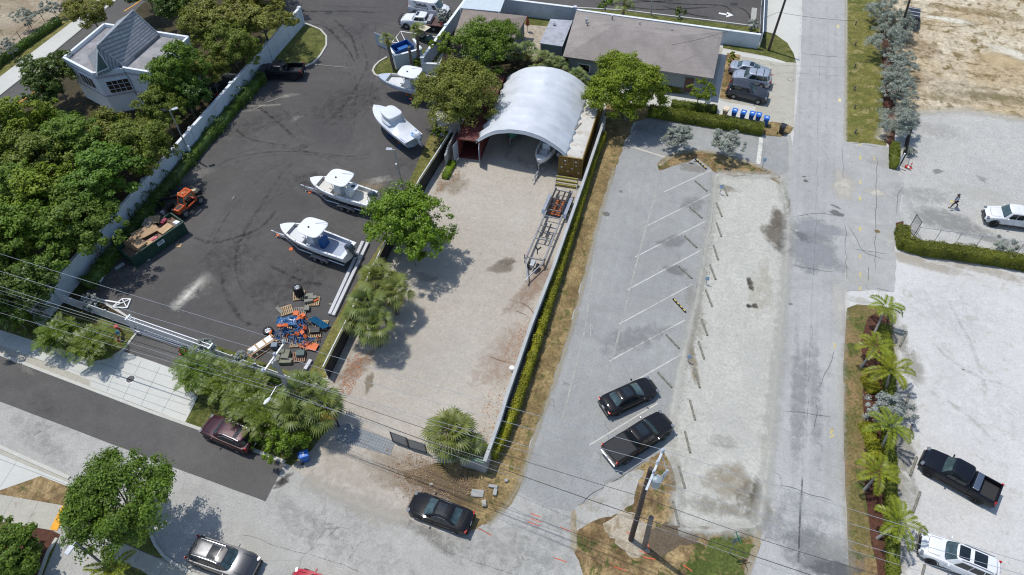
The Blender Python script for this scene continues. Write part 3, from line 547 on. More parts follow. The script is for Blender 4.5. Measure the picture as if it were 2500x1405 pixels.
for x in (.85, -.8):
    for s in (1, -1): wheel(gc, x, s * .5, .24, .18)
q = MB(); q.lathe([(.17, 0), (.19, .015), (.17, .03)], (.38, .25, 1.02), 'x', 16, cap=False); q.tube([(.4, .25, 1.02), (.7, .25, .75)], .02); q.build('steering_wheel', C_black, gc)
# half-hidden vehicle under the trees and the flat trailer behind the grey shrubs
l, r, n = mid((528, 222), (560, 190), .8)
car('shaded_car', 'dark car mostly hidden under trees behind the pale wall', 'car', l, r, 'suv', paint('dusk_paint', (.03, .03, .035)), {})
ut = thing('utility_trailer', 'dark equipment trailer with pale roof bars behind the grey shrubs', 'trailer', *mid((2228, 20), (2222, 76), .6)[:2])
q = MB(); q.box((0, 0, .55), (3.8, 1.9, .18)); q.build('deck', C_black, ut, bevel=.02)
q = MB(); q.box((-.2, 0, 1.05), (2.8, 1.7, .8), top=(.92, .9)); q.build('equipment_box', M('dark_box', (.03, .035, .045), .4), ut, bevel=.05)
q = MB(); [q.bar((x, -.8, 1.5), (x, .8, 1.5), .08, .04) for x in (-1.1, -.2, .7)]; q.build('roof_bar', C_plate, ut)
q = MB(); q.bar((1.9, .5, .5), (2.9, 0, .5), .09); q.bar((1.9, -.5, .5), (2.9, 0, .5), .09); q.build('drawbar', C_rim, ut)
for s in (1, -1): wheel(ut, -.3, s * .95, .36, .22)
# ================================================================ WALLS, FENCES, BUILDINGS
m_wall = M('pale_blue_render', (.56, .62, .66), .8, var=.05, scale=.5, dirt=(.46, .50, .51))
m_cap = M('wall_cap_white', (.72, .75, .77), .7, var=.05)
m_wfence = M('white_fence', (.74, .75, .76), .5, var=.04)
m_gal = M('galvanised', (.42, .44, .46), .45, .6, var=.15, scale=4)
m_cblock = M('grey_render', (.36, .36, .34), .9, var=.1, scale=.8, dirt=(.24, .23, .21))
def wall_run(name, label, pts, h, th=.2, cap=True, post=0, mat=None, capmat=None, cat='wall', group=None):
    """pts: world xy points at the ground, a wall with cap and posts"""
    t = thing(name, label, cat, (pts[0][0], pts[0][1], 0), 0, group); o = Vector((pts[0][0], pts[0][1], 0)); mb = MB(); cp = MB(); q = [Vector((p[0], p[1], 0)) - o for p in pts]
    for a, b in zip(q, q[1:]): mb.bar(a + Vector((0, 0, h / 2)), b + Vector((0, 0, h / 2)), th, h)
    mb.build('wall_panel', mat or m_wall, t, bevel=0)
    if cap:
        for a, b in zip(q, q[1:]): cp.bar(a + Vector((0, 0, h + .05)), b + Vector((0, 0, h + .05)), th + .12, .1)
        cp.build('wall_cap', capmat or m_cap, t)
    if post:
        for a, b in zip(q, q[1:]):
            n = max(1, round((b - a).length / post)); d = (b - a).normalized(); an = math.atan2(d.y, d.x)
            for i in range(n + 1):
                p = a.lerp(b, i / n); pm = MB(); pm.box(p + Vector((0, 0, h / 2 + .02)), (.34, th + .16, h + .04), an); pm.box(p + Vector((0, 0, h + .14)), (.42, th + .26, .14), an); pm.build('pilaster', m_wall, t)
    return t
def base_of(px, h): v = G(px[0], px[1], h); return (v.x, v.y)
tw = [base_of(p, 2.45) for p in ((68, 755), (239, 551), (434, 335), (594, 164), (692, 62), (730, 20))]
tw = [tw[0], tw[-1]]
wall_run('boundary_wall', 'long pale blue wall with white cap between the grove and the boat yard', tw, 2.4, .22, post=9.5)
wh = 1.9
wall_run('garden_wall', 'pale blue wall running up from the palm island past the golf cart', [base_of((1031, 143), wh), base_of((1142, -8), wh), base_of((1190, -70), wh)], wh, .22, post=7.5)
wall_run('return_wall', 'short low pale wall stub at the corner pillar above the shaggy tree', [base_of((1031, 155), 1.3), base_of((1075, 158), 1.3)], 1.3, .2)
wall_run('rear_wall', 'pale blue wall behind the two houses below the upper yard', [base_of((1225, -4), 2.2), base_of((1404, 18), 2.2)], 2.1, .22, post=9)
wall_run('rear_wall', 'long pale blue wall behind the long house ending at the pole verge', [base_of((1406, 25), 1.9), base_of((1858, 86), 1.9)], 1.9, .22, post=0)
# slatted grey fence by the concrete drive
t = thing('drive_gate', 'tall dark slatted gate beside the white concrete drive', 'gate', (*base_of((1863, 80), 2), 0)); a = Vector((0, 0, 0)); b = Vector(base_of((1870, -60), 2)).to_3d() - Vector(base_of((1863, 80), 2)).to_3d()
q = MB(); q.bar(a + Vector((0, 0, 1.0)), b + Vector((0, 0, 1.0)), .06, 1.9); q.build('gate_panel', M('dark_gate', (.05, .06, .07), .5), t)
for z in (.05, 2.0): q = MB(); q.bar(a + Vector((0, 0, z)), b + Vector((0, 0, z)), .1, .08); q.build('gate_rail', m_cap, t)
for f in (0, .33, .66): q = MB(); q.bar(a.lerp(b, f), a.lerp(b, f) + Vector((0, 0, 2.1)), .14); q.build('gate_post', m_cap, t)
# white sliding-gate + picket fences
def picket(name, label, A, B, h, gap=.13, cat='fence', post=2.4, parent_off=0, wd=.035, solid=False, group=None):
    A, B = Vector((A[0], A[1], 0)), Vector((B[0], B[1], 0)); t = thing(name, label, cat, A, 0, group); d = B - A; n = int(d.length / gap)
    q = MB()
    for i in range(n): p = d * ((i + .5) / n); q.bar(p + Vector((0, 0, .08)), p + Vector((0, 0, h - .05)), wd)
    o = q.build('pickets', m_wfence, t); o['kind'] = 'stuff' if n > 100 else ''
    if n <= 100: del o['kind']
    for z in (.14, h - .12): r_ = MB(); r_.bar(Vector((0, 0, z)), d + Vector((0, 0, z)), .06, .05); r_.build('rail', m_wfence, t)
    k = max(1, round(d.length / post))
    for i in range(k + 1): p = d * (i / k); r_ = MB(); r_.box(p + Vector((0, 0, h / 2 + .04)), (.1, .1, h + .08)); r_.build('post', m_wfence, t)
    return t
P1 = G(128, 730).xy; P2 = G(330, 808).xy
picket('white_fence', 'white picket fence from the long wall to the sliding gate', P1, G(328, 802).xy, 1.6, .14)
picket('white_fence', 'white picket fence below the pallets between the gate and the fan palm', G(525, 872).xy, G(752, 955).xy, 1.5, .14)
# sliding gate: deep white framed truss
A, B = G(334, 806), G(532, 876); t = thing('sliding_gate', 'white framed sliding gate across the dark driveway', 'gate', A); d = B - A; dn = d.normalized(); nn = Vector((-dn.y, dn.x, 0))
q = MB(); n = 56
for i in range(n): p = d * ((i + .5) / n); q.bar(p + Vector((0, 0, .1)), p + Vector((0, 0, 1.75)), .04)
q.build('gate_bars', m_wfence, t)
for z in (.12, 1.8):
    for s in (-.16, .16): r_ = MB(); r_.bar(nn * s + Vector((0, 0, z)), d + nn * s + Vector((0, 0, z)), .07, .08); r_.build('gate_rail', m_wfence, t)
for f in (0, 1):
    r_ = MB(); r_.bar(d * f - nn * .25 + Vector((0, 0, .05)), d * f - nn * .25 + Vector((0, 0, 1.95)), .14); r_.bar(d * f + nn * .25 + Vector((0, 0, .05)), d * f + nn * .25 + Vector((0, 0, 1.95)), .14); r_.bar(d * f - nn * .3 + Vector((0, 0, 1.86)), d * f + nn * .3 + Vector((0, 0, 1.86)), .12); r_.build('end_frame', m_wfence, t)
# retaining edge wall + fence along the gravel storage yard (left) : white top rail, black mesh
pts = [(1105, 350), (1030, 468), (945, 625), (870, 782), (800, 925)]; W5 = [G(*p).xy for p in pts]
t = thing('mesh_fence', 'white railed fence with black privacy mesh along the gravel storage yard', 'fence', (*W5[0], 0)); o = Vector((*W5[0], 0)); q = [Vector((*p, 0)) - o for p in W5]
bm_ = MB(); tr = MB()
for a, b in zip(q, q[1:]):
    d = (b - a).normalized(); nn = Vector((d.y, -d.x, 0)) * -.10
    bm_.bar(a + nn * 1.2 + Vector((0, 0, .85)), b + nn * 1.2 + Vector((0, 0, .85)), .03, 1.6)
bm_.build('privacy_mesh', M('black_mesh', (.014, .014, .015), .8, var=.3, scale=1), t)
for a, b in zip(q, q[1:]):
    for z in (.2, .95, 1.85): r_ = MB(); r_.bar(a + Vector((0, 0, z)), b + Vector((0, 0, z)), .07 if z > 1 else .05); r_.build('rail', m_wfence, t)
    k = max(2, round((b - a).length / 2.4))
    for i in range(k): p = a.lerp(b, i / k); r_ = MB(); r_.box(p + Vector((0, 0, .97)), (.08, .08, 1.95)); r_.build('post', m_wfence, t)
    pk = MB(); n = int((b - a).length / .16)
    for i in range(n): p = a.lerp(b, (i + .5) / n); pk.bar(p + Vector((0, 0, .1)), p + Vector((0, 0, 1.8)), .022)
    pk.build('pickets', m_wfence, t)
cw = [G(*p).xy for p in ((1118, 345), (1098, 385), (1090, 410))]
wall_run('low_wall', 'weathered concrete block wall beside the open red container', [tuple(p) for p in cw], 1.7, .2, cap=False, mat=m_cblock)
# long grey wall on the right of the storage yard
gw = [base_of(p, 1.8) for p in ((1478, 285), (1424, 445), (1352, 650), (1296, 795), (1238, 965), (1218, 1030), (1183, 1128))]
wall_run('yard_wall', 'long thin grey wall between the storage yard and the clipped hedge', gw, 1.8, .16, cap=True, mat=m_cblock, capmat=M('grey_cap', (.40, .41, .40), .8, var=.1, scale=1))
wall_run('front_wall', 'grey front wall segment beneath the small fan palm', [base_of((1122, 1112), 1.7), base_of((1184, 1130), 1.7)], 1.7, .14, cap=True, mat=m_cblock, capmat=M('green_cap', (.12, .2, .14), .7))
def panel_gate(label, a, b, h, name='yard_gate'):
    A, B = G(*a), G(*b); t = thing(name, label, 'gate', A); d = B - A
    q = MB(); q.bar(Vector((0, 0, h / 2 + .05)), d + Vector((0, 0, h / 2 + .05)), .04, h - .05); q.build('gate_panel', M('tan_panel', (.38, .36, .32), .8, var=.1, scale=1), t)
    for f in (0, 1): r_ = MB(); r_.bar(d * f, d * f + Vector((0, 0, h + .1)), .09); r_.build('gate_post', C_black, t)
    for z in (.08, h + .05): r_ = MB(); r_.bar(Vector((0, 0, z)), d + Vector((0, 0, z)), .06); r_.build('gate_rail', C_black, t)
    return t
panel_gate('framed gate leaf open left of the concrete drain paving', (790, 1032), (828, 1042), 1.5)
panel_gate('framed gate leaf left of the small fan palm', (960, 1078), (998, 1092), 1.5)
panel_gate('narrow framed gate leaf behind the small fan palm', (1000, 1094), (1042, 1106), 1.4)
gr_ = sheet('grid_paving', [(850, 1036), (964, 1080), (952, 1112), (820, 1076), (828, 1040)], None or GM('grid_paver', L(140, 146, 154), L(156, 162, 170), None, fa=.2), 9)
q = MB()
A, B, C_, D_ = G(850, 1036), G(964, 1080), G(952, 1112), G(826, 1074)
for i in range(20): p0 = A.lerp(B, i / 19); p1 = D_.lerp(C_, i / 19); q.bar(p0 + Vector((0, 0, .045)), p1 + Vector((0, 0, .045)), .04, .01)
for i in range(6): p0 = A.lerp(D_, i / 5); p1 = B.lerp(C_, i / 5); q.bar(p0 + Vector((0, 0, .0452)), p1 + Vector((0, 0, .0452)), .04, .014)
q.build('paver_joints', M('joint', (.2, .21, .22), .9), gr_)
# ---------------------------------------------------------------- shingle material
def shingle(name, c1, c2, sc, rot=0, off=.5):
    m, nt, b, co = base_mat(name); mp = nd(nt, 'ShaderNodeMapping'); mp.inputs['Rotation'].default_value = (0, 0, rot); mp.inputs['Scale'].default_value = sc; nt.links.new(co, mp.inputs[0])
    br = nd(nt, 'ShaderNodeTexBrick', _Scale=1.0, offset=off); br.inputs['Color1'].default_value = (*c1, 1); br.inputs['Color2'].default_value = (*c2, 1); br.inputs['Mortar'].default_value = (*(x * .45 for x in c1), 1); br.inputs['Mortar Size'].default_value = .05
    nt.links.new(mp.outputs[0], br.inputs['Vector']); c = mixc(nt, 1.0, br.outputs[0], mixc(nt, noise_fac(nt, co, .5, 6, .3, .7), (.82, .82, .82), (1.1, 1.1, 1.1)), 'MULTIPLY')
    nt.links.new(c, b.inputs['Base Color']); b.inputs['Roughness'].default_value = .85; b.inputs['Specular IOR Level'].default_value = .2; return m
def poly_house(t, foot, z0, z1, mat, name='wall'):
    q = MB(); q.prism([(p[0], p[1]) for p in foot], z0, z1); return q.build(name, mat, t)
def W(p): return Vector(p)
# ---- long brown-grey roofed house
h = 2.9; E = [G(1374, 138, h), G(1742, 192, h), G(1765, 77, h), G(1407, 27, h)]
R1, R2 = G(1491, 66, h + 1.75), G(1660, 87, h + 1.75); o = E[0].copy(); o.z = 0
t = thing('long_house', 'long single storey house with brownish grey hipped shingle roof', 'house', o); ang = math.atan2((E[1] - E[0]).y, (E[1] - E[0]).x)
m_sh = shingle('brown_grey_shingle', (.42, .375, .345), (.34, .305, .28), (2.2, 4.5, 1), -ang)
q = MB(); e = [v - o for v in E]; r1, r2 = R1 - o, R2 - o; q.add([e[0], e[1], e[2], e[3], r1, r2] + [v - Vector((0, 0, .18)) for v in e], [(0, 1, 5, 4), (1, 2, 5), (2, 3, 4, 5), (3, 0, 4), (0, 6, 7, 1), (1, 7, 8, 2), (2, 8, 9, 3), (3, 9, 6, 0), (6, 9, 8, 7)])
q.build('roof', m_sh, t)
c = sum(e, Vector()) / 4; ft_ = [c + (v - c) * .93 for v in e]
poly_house(t, ft_, 0, h - .19, M('blue_grey_siding', (.24, .28, .29), .8, var=.06))
def on_wall(a, b, f, w_, z, hh, mat, name, par, out=.02):
    d = (b - a).normalized(); n = Vector((d.y, -d.x, 0)); p = a.lerp(b, f); q = MB(); q.box(Vector((p.x, p.y, z)) + n * out, (w_, .08, hh), math.atan2(d.y, d.x)); return q.build(name, mat, par)
a, b = ft_[0], ft_[1]
on_wall(a, b, .88, 1.0, 1.3, 1.9, M('maroon_door', (.10, .05, .045), .6), 'door', t)
for f in (.12, .55): wd = on_wall(a, b, f, 1.5, 1.5, 1.1, m_cap, 'window', t, .01); on_wall(a, b, f, 1.3, 1.5, .9, C_glass, 'pane', wd, .05)
for f in (.17,): on_wall(a, b, f, .9, .5, .6, m_cap, 'air_conditioner', t, .35)
on_wall(ft_[1], ft_[2], .7, .9, .5, .9, m_cap, 'air_conditioner', t, .45); on_wall(ft_[1], ft_[2], .3, 1.2, 1.4, 1.1, m_cap, 'window', t, .02)
for p, s in (((1432, 52), .2), ((1434, 60), .12), ((1640, 77), .12), ((1495, 44), .16), ((1562, 60), .12)):
    v = G(*p, h + .9) - o; q = MB(); q.lathe([(s * .7, -.3), (s * .7, .25), (s, .25), (s, .34), (0, .36)], v, 'z', 10); q.build('roof_vent', m_gal, t)
# ---- grey flat annex
h = 2.8; E = [G(1317, 106, h), G(1373, 114, h), G(1398, 51, h), G(1344, 47, h)]; o = E[0].copy(); o.z = 0
t = thing('annex', 'grey flat roofed annex between the two houses', 'outbuilding', o); e = [v - o for v in E]
poly_house(t, e, h - .12, h + .02, M('grey_roll_roof', (.36, .37, .40), .8, var=.12, scale=.8, dirt=(.23, .24, .26)), 'roof'); c = sum(e, Vector()) / 4; poly_house(t, [c + (v - c) * .94 for v in e], 0, h - .12, M('blue_grey_siding', (.27, .31, .33), .8))
q = MB(); v = G(1352, 62, h) - o; q.tube([v + Vector((0, 0, -.05)), v + Vector((0, 0, .35))], .05); q.lathe([(.22, .0), (.22, .06), (0, .1)], v + Vector((0, 0, .35)), 'z', 10); q.build('roof_vent', m_gal, t)
# ---- brown roofed small house
h = 2.8; E = [G(1085, 112, h), G(1262, 95, h), G(1287, 40, h), G(1130, 23, h)]; E[0] = G(1098, 120, h); E[1] = G(1255, 140, h)
E = [G(1098, 118, h), G(1256, 96, h), G(1287, 40, h), G(1130, 23, h)]
R1, R2 = G(1155, 62, h + 1.3), G(1210, 52, h + 1.3); o = E[0].copy(); o.z = 0
t = thing('brown_roof_house', 'small house with brown hipped roof behind the shaggy trees', 'house', o); e = [v - o for v in E]; r1, r2 = R1 - o, R2 - o
m_sh2 = shingle('brown_shingle', (.36, .30, .255), (.29, .24, .205), (2.2, 4.5, 1), -ang)
q = MB(); q.add([e[0], e[1], e[2], e[3], r1, r2] + [v - Vector((0, 0, .18)) for v in e], [(0, 1, 5, 4), (1, 2, 5), (2, 3, 4, 5), (3, 0, 4), (0, 6, 7, 1), (1, 7, 8, 2), (2, 8, 9, 3), (3, 9, 6, 0), (6, 9, 8, 7)]); q.build('roof', m_sh2, t)
c = sum(e, Vector()) / 4; poly_house(t, [c + (v - c) * .92 for v in e], 0, h - .19, M('dark_siding', (.16, .18, .2), .8))
# ---- white slab canopy
h = 2.9; E = [G(1124, 20, h), G(1221, 29, h), G(1234, -6, h), G(1142, -10, h)]; o = E[0].copy(); o.z = 0
t = thing('flat_canopy', 'flat pale canopy roof at the top behind the brown roofed house', 'canopy', o); e = [v - o for v in E]; poly_house(t, e, h - .15, h, M('pale_membrane', (.50, .56, .60), .7, var=.06), 'roof')
for v in e: q = MB(); q.bar((v.x * .97, v.y * .97, 0), (v.x * .97, v.y * .97, h - .15), .12); q.build('post', m_cap, t)
# ---- turret house, upper left
h = HT((211, 238), (155, 140)); h = max(4.6, min(6.2, h))
A, B, C2 = G(155, 140, h), G(254, 58, h), G(459, 90, h); D2 = A + (C2 - B); o = A.copy(); o.z = 0
t = thing('turret_house', 'pale blue two storey house with grey shingled turret roof among the trees', 'house', o)
b1, b2 = G(227, 178, h), G(299, 166, h); f0 = A.lerp(D2, .32); f1 = A.lerp(D2, .62)
foot = [v - o for v in (A, b1, b2, f1, D2, C2, B)]
m_hw = M('house_pale_blue', (.72, .76, .79), .8, var=.04); m_pink = M('pink_band', (.50, .46, .52), .8)
poly_house(t, foot, 0, h - .5, m_hw)
m_rf = M('flat_roof_membrane', (.26, .255, .26), .85, var=.2, scale=.6, dirt=(.36, .35, .36)); c = sum(foot, Vector()) / 7
poly_house(t, [c + (v - c) * .97 for v in foot], h - .5, h - .42, m_rf, 'flat_roof')
n = len(foot)
for i in range(n):
    a, b = foot[i].copy(), foot[(i + 1) % n].copy(); a.z = b.z = 0
    q = MB(); q.bar(a + Vector((0, 0, h - .24)), b + Vector((0, 0, h - .24)), .28, .52); q.build('parapet', m_hw, t)
    if i < 4:
        for z in (h - .75, h - 3.2): q = MB(); q.bar(a + Vector((0, 0, z)), b + Vector((0, 0, z)), .1, .22); q.build('band', m_pink, t)
q = MB(); q.bar(foot[0] * 1 + Vector((0, 0, .1)), foot[1] + Vector((0, 0, .1 - foot[1].z)), .5, .2)
def win(a, b, f, w_, z, hh, nx, nz):
    a, b = a.copy(), b.copy(); a.z = b.z = 0; fr_ = on_wall(a, b, f, w_, z, hh, m_cap, 'window', t, .04); on_wall(a, b, f, w_ - .24, z, hh - .24, C_glass, 'pane', fr_, .07)
    d = (b - a).normalized(); nn = Vector((d.y, -d.x, 0)); p = a.lerp(b, f); gb = MB()
    for i in range(1, nx): x = (-.5 + i / nx) * (w_ - .24); gb.bar(p + d * x + nn * .12 + Vector((0, 0, z - hh / 2 + .1)), p + d * x + nn * .12 + Vector((0, 0, z + hh / 2 - .1)), .05, .03)
    for i in range(1, nz): zz = z - hh / 2 + hh * i / nz; gb.bar(p - d * (w_ / 2 - .1) + nn * .125 + Vector((0, 0, zz)), p + d * (w_ / 2 - .1) + nn * .125 + Vector((0, 0, zz)), .05, .03)
    gb.build('glazing_bars', m_cap, fr_)
win(foot[0], foot[1], .58, 2.6, h - 1.9, 1.5, 4, 1); win(foot[1], foot[2], .62, 2.6, h - 2.1, 1.7, 4, 3)
ez = h - .05; e1, e2, e3, e4 = G(301, 161, ez) - o, G(388, 84, ez) - o, G(286, 52, ez) - o, G(212, 137, ez) - o; r1, r2 = G(237, 113, h + 2.9) - o, G(325, 27, h + 2.9) - o
e4 = e1 + (e4 - e1) * .98; ang2 = math.atan2((e2 - e1).y, (e2 - e1).x)
q = MB(); bt = [v - Vector((0, 0, .5)) for v in (e1, e2, e3, e4)]
fe = (G(238, 188, ez) - o)
q.add([e1, e2, e3, e4, r1, r2, fe] + bt, [(0, 1, 5, 4), (1, 2, 5), (2, 3, 4, 5), (3, 6, 4), (6, 0, 4), (0, 7, 8, 1), (1, 8, 9, 2), (2, 9, 10, 3)])
q.build('turret_roof', shingle('grey_tile', (.42, .44, .47), (.30, .315, .34), (1.5, 2.3, 1), -ang2, 0), t)
g1 = fe.lerp(r1, .12); g2 = fe.lerp(e1, .52).lerp(r1, .12); g3 = fe.lerp(e1, .2).lerp(r1, .86); up = Vector((0.03, -.06, .06))
q = MB(); q.add([g1 + up, g2 + up, g3 + up, g1, g2, g3], [(0, 1, 2), (3, 5, 4), (0, 3, 4, 1), (1, 4, 5, 2), (2, 5, 3, 0)]); q.build('turret_window', M('turret_glass', (.10, .14, .14), .12), t)
for a_, b_ in ((g1, g2), (g2, g3), (g3, g1)): q = MB(); q.tube([a_ + up * 1.4, b_ + up * 1.4], .05, 5); q.build('window_frame', m_cap, t)
q = MB(); q.tube([e1 + Vector((0, 0, .03)), r1 + Vector((0, 0, .05)), r2 + Vector((0, 0, .05)), e2 + Vector((0, 0, .03))], .08, 6); q.build('ridge_cap', M('ridge_tile', (.40, .43, .47), .7), t)
# ---------------------------------------------------------------- dumpster pen, blue skip
hp_ = 1.9; E = [G(965, 137, hp_), G(1028, 120, hp_), G(1009, 96, hp_), G(951, 118, hp_)]
t = thing('bin_enclosure', 'white walled bin enclosure around a blue skip beside three palms', 'enclosure', (E[0].x, E[0].y, 0)); o = Vector((E[0].x, E[0].y, 0)); e = [Vector((v.x, v.y, 0)) - o for v in E]
for a, b in ((e[0], e[1]), (e[1], e[2]), (e[3], e[0])):
    q = MB(); q.bar(a + Vector((0, 0, hp_ / 2)), b + Vector((0, 0, hp_ / 2)), .2, hp_); w_ = q.build('wall_panel', m_wall, t); q = MB(); q.bar(a + Vector((0, 0, hp_ + .03)), b + Vector((0, 0, hp_ + .03)), .3, .08); q.build('wall_cap', m_cap, t)
q = MB(); a, b = G(951, 125), G(925, 113); a = a - o; b = b - o; b = a + (b - a) * 1.15
q.bar(a + Vector((0, 0, .95)), b + Vector((0, 0, .95)), .06, 1.7)
for i in range(13): p = a.lerp(b, i / 12); q.bar(p + Vector((0, 0, .1)), p + Vector((0, 0, 1.85)), .09, .09)
q.build('gate_leaf', m_wall, t)
E = [G(966, 128, 1.35), G(1002, 114, 1.35), G(1000, 101, 1.35), G(962, 114, 1.35)]; o2 = Vector((E[0].x, E[0].y, 0)); t = thing('blue_skip', 'blue open topped skip inside the white walled enclosure', 'skip', o2, math.atan2((E[1] - E[0]).y, (E[1] - E[0]).x)); m_blue = M('skip_blue', (.008, .08, .28), .5, var=.15)
q = MB(); L_, W_ = 2.6, 1.7
for c_, d_ in (((L_ / 2, .04, .75), (L_, .08, 1.3)), ((L_ / 2, W_ - .04, .75), (L_, .08, 1.3)), ((.04, W_ / 2, .75), (.08, W_ - .16, 1.3)), ((L_ - .04, W_ / 2, .75), (.08, W_ - .16, 1.3)), ((L_ / 2, W_ / 2, .3), (L_ - .16, W_ - .16, .06))): q.box(c_, d_)
q.build('shell', m_blue, t); q = MB(); q.box((L_ * .62, W_ / 2, .85), (L_ * .55, W_ * .8, .05)); q.build('lid', M('lid_blue', (.015, .13, .42), .5), t)
# ---------------------------------------------------------------- containers and arched shed
def container(name, label, A, B, h, length, mat, roofm, doors):
    """A, B: front top corners (left, right) seen in the photo; length runs away from the viewer"""
    a, b = G(*A, h), G(*B, h); a.z = b.z = 0; d = (b - a).normalized(); w_ = 2.44; t = thing(name, label, 'container', a, math.atan2(d.y, d.x)); Lg = length; q = MB()
    def corr(x, s, z0, z1):      # corrugated side wall at x
        n = int(Lg / .28); pr = []
        for i in range(n):
            y = Lg * i / n
            for k_, o_ in ((0, 0), (.3, 0), (.5, .045), (.8, .045)): pr.append((x + s * -o_, y + k_ * Lg / n))
        pr.append((x, Lg)); q.loft([[Vector((px_, py_, z0)) for px_, py_ in pr], [Vector((px_, py_, z1)) for px_, py_ in pr]], False, False)
        q.loft([[Vector((px_ - s * .06, py_, z0)) for px_, py_ in pr], [Vector((px_ - s * .06, py_, z1)) for px_, py_ in pr]], False, False)
    corr(0, -1, .15, h - .1); corr(w_, 1, .15, h - .1); q.box((w_ / 2, Lg - .04, h / 2), (w_ - .1, .05, h - .25)); q.box((w_ / 2, Lg / 2, .14), (w_ - .1, Lg - .1, .1)); q.build('side_panels', mat, t, fix=False)
    q = MB(); q.grid(lambda u, v: Vector((w_ * v, Lg * u, h - .02 + .018 * (1 if int(u * 90) % 2 else -1))), 90, 1); q.build('roof', roofm, t, fix=False)
    for x in (.0, w_): q = MB(); q.bar((x, 0, h), (x, Lg, h), .1); q.bar((x, 0, .08), (x, Lg, .08), .12); q.bar((x, 0, 0), (x, 0, h + .02), .14); q.bar((x, Lg, 0), (x, Lg, h + .02), .14); q.build('frame_rail', mat, t)
    q = MB(); q.bar((.07, 0, h - .02), (w_ - .07, 0, h - .02), .13); q.bar((.07, 0, .08), (w_ - .07, 0, .08), .13); q.build('header', mat, t)
    for i in (0, 1):
        x0 = .07 + i * (w_ - .14) / 2; dw = (w_ - .14) / 2 - .02
        q = MB(); 
        if doors == 'closed':
            q.box((x0 + dw / 2, -.03, h / 2), (dw, .05, h - .3)); dd = q.build('door', mat, t)
            for fx in (.28, .72): k_ = MB(); k_.tube([(x0 + dw * fx, -.09, .1), (x0 + dw * fx, -.09, h - .08)], .025, 6); k_.build('lock_rod', M('rod_tan', (.34, .24, .08), .5), dd)
            for z in (.5, .95, 1.4, 1.85): k_ = MB(); k_.bar((x0 + .04, -.065, z), (x0 + dw - .04, -.065, z), .03, .12); k_.build('door_rib', mat, dd)
            for fx, z, s_ in ((.5, 2.15, .16), (.2, 1.2, .14), (.8, .75, .14), (.55, 1.65, .1)): k_ = MB(); k_.box((x0 + dw * fx, -.082, z), (s_ * 1.4, .006, s_)); k_.build('decal_plate', m_cap, dd)
        else:
            sx = 0 if i == 0 else w_; ang_ = 1.75 if i == 0 else 1.5; ex = sx + (-1 if i == 0 else 1) * .0 + math.cos(-ang_) * 1.2 * (1 if i == 0 else -1); ey = math.sin(-ang_) * 1.2
            q.bar((sx, -.05, h / 2), (sx + (-.18 if i == 0 else .22), -1.2, h / 2), .05, h - .3); q.build('door', M('door_grey', (.34, .38, .42), .6, var=.1), t)
    return t
m_gold = M('mustard_steel', (.23, .145, .03), .6, .2, var=.15, scale=.7, dirt=(.15, .08, .03)); m_redc = M('oxide_red', (.15, .034, .030), .65, .1, var=.2, scale=.6, dirt=(.1, .05, .04))
container('gold_container', 'mustard shipping container with closed doors at the right side of the arched shed', (1366, 381), (1422, 390), 2.6, 12.2, m_gold, M('dusty_white_roof', (.55, .53, .48), .8, var=.1, scale=.6, dirt=(.40, .34, .26)), 'closed')
container('red_container', 'red shipping container with open doors at the left side of the arched shed', (1116, 339), (1172, 346), 2.6, 12.2, m_redc, m_redc, 'open')
q = MB(); a = G(1398, 322, 2.66); b = G(1419, 300, 2.66); q.bar(a, b, .12, .05); tag(q.build('loose_plank', M('grey_plank', (.25, .22, .18), .8)), 'weathered plank lying on the mustard container roof', 'plank')
# arched membrane shed
FL, FR, BL, BR = G(1162, 343, 2.65), G(1385, 381, 2.65), G(1262, 150, 2.65), G(1446, 222, 2.65)
dirv = (G(1443, 222, 2.65) - FR); BR = FR + dirv; BL = FL + dirv; o = FL.copy(); o.z = 0; rise = 2.25; nb = 9
t = thing('arched_shed', 'white membrane arch shed spanning between two shipping containers', 'shed', o); wv = (FR - FL); 
def arch(u, v, lift=0.0):
    a = math.pi * (.0 + v); x = .5 - .5 * math.cos(a) if False else v
    zz = rise * (1 - abs(2 * x - 1) ** 2.25); ph = (u * nb) % 1.0; sag = -.21 * math.sin(math.pi * ph) * (.35 + .65 * abs(2 * x - 1)); w2 = .06 * noise.noise(Vector((u * 9, x * 7, 2))) + .03 * noise.noise(Vector((u * 40, x * 14, 5)))
    p = (FL - o) + dirv * u + wv * x; nx = wv.normalized() * (2 * x - 1) * .6 + Vector((0, 0, 1)); nx.normalize()
    return p + Vector((0, 0, zz)) + nx * (sag + w2 + lift)
m_mem = M('white_membrane', (.60, .63, .66), .5, var=.07, scale=.35, dirt=(.51, .54, .57))
q = MB(); q.grid(lambda u, v: arch(u, v), 108, 40); mo = q.build('membrane', m_mem, t, smooth=2, fix=False); md = mo.modifiers.new('thick', 'SOLIDIFY'); md.thickness = .04; md.offset = -1
q = MB(); q.grid(lambda u, v: arch(.0, v) + Vector((0, 0, -.35 * u)) + dirv.normalized() * (-.02 - .1 * u), 3, 40); q.build('front_flap', m_mem, t, smooth=2, fix=False)
for i in range(nb + 1): q = MB(); q.tube([arch(min(.998, max(.004, i / nb)), v / 16, -.12) for v in range(17)], .05, 6); q.build('arch_rib', m_gal, t)
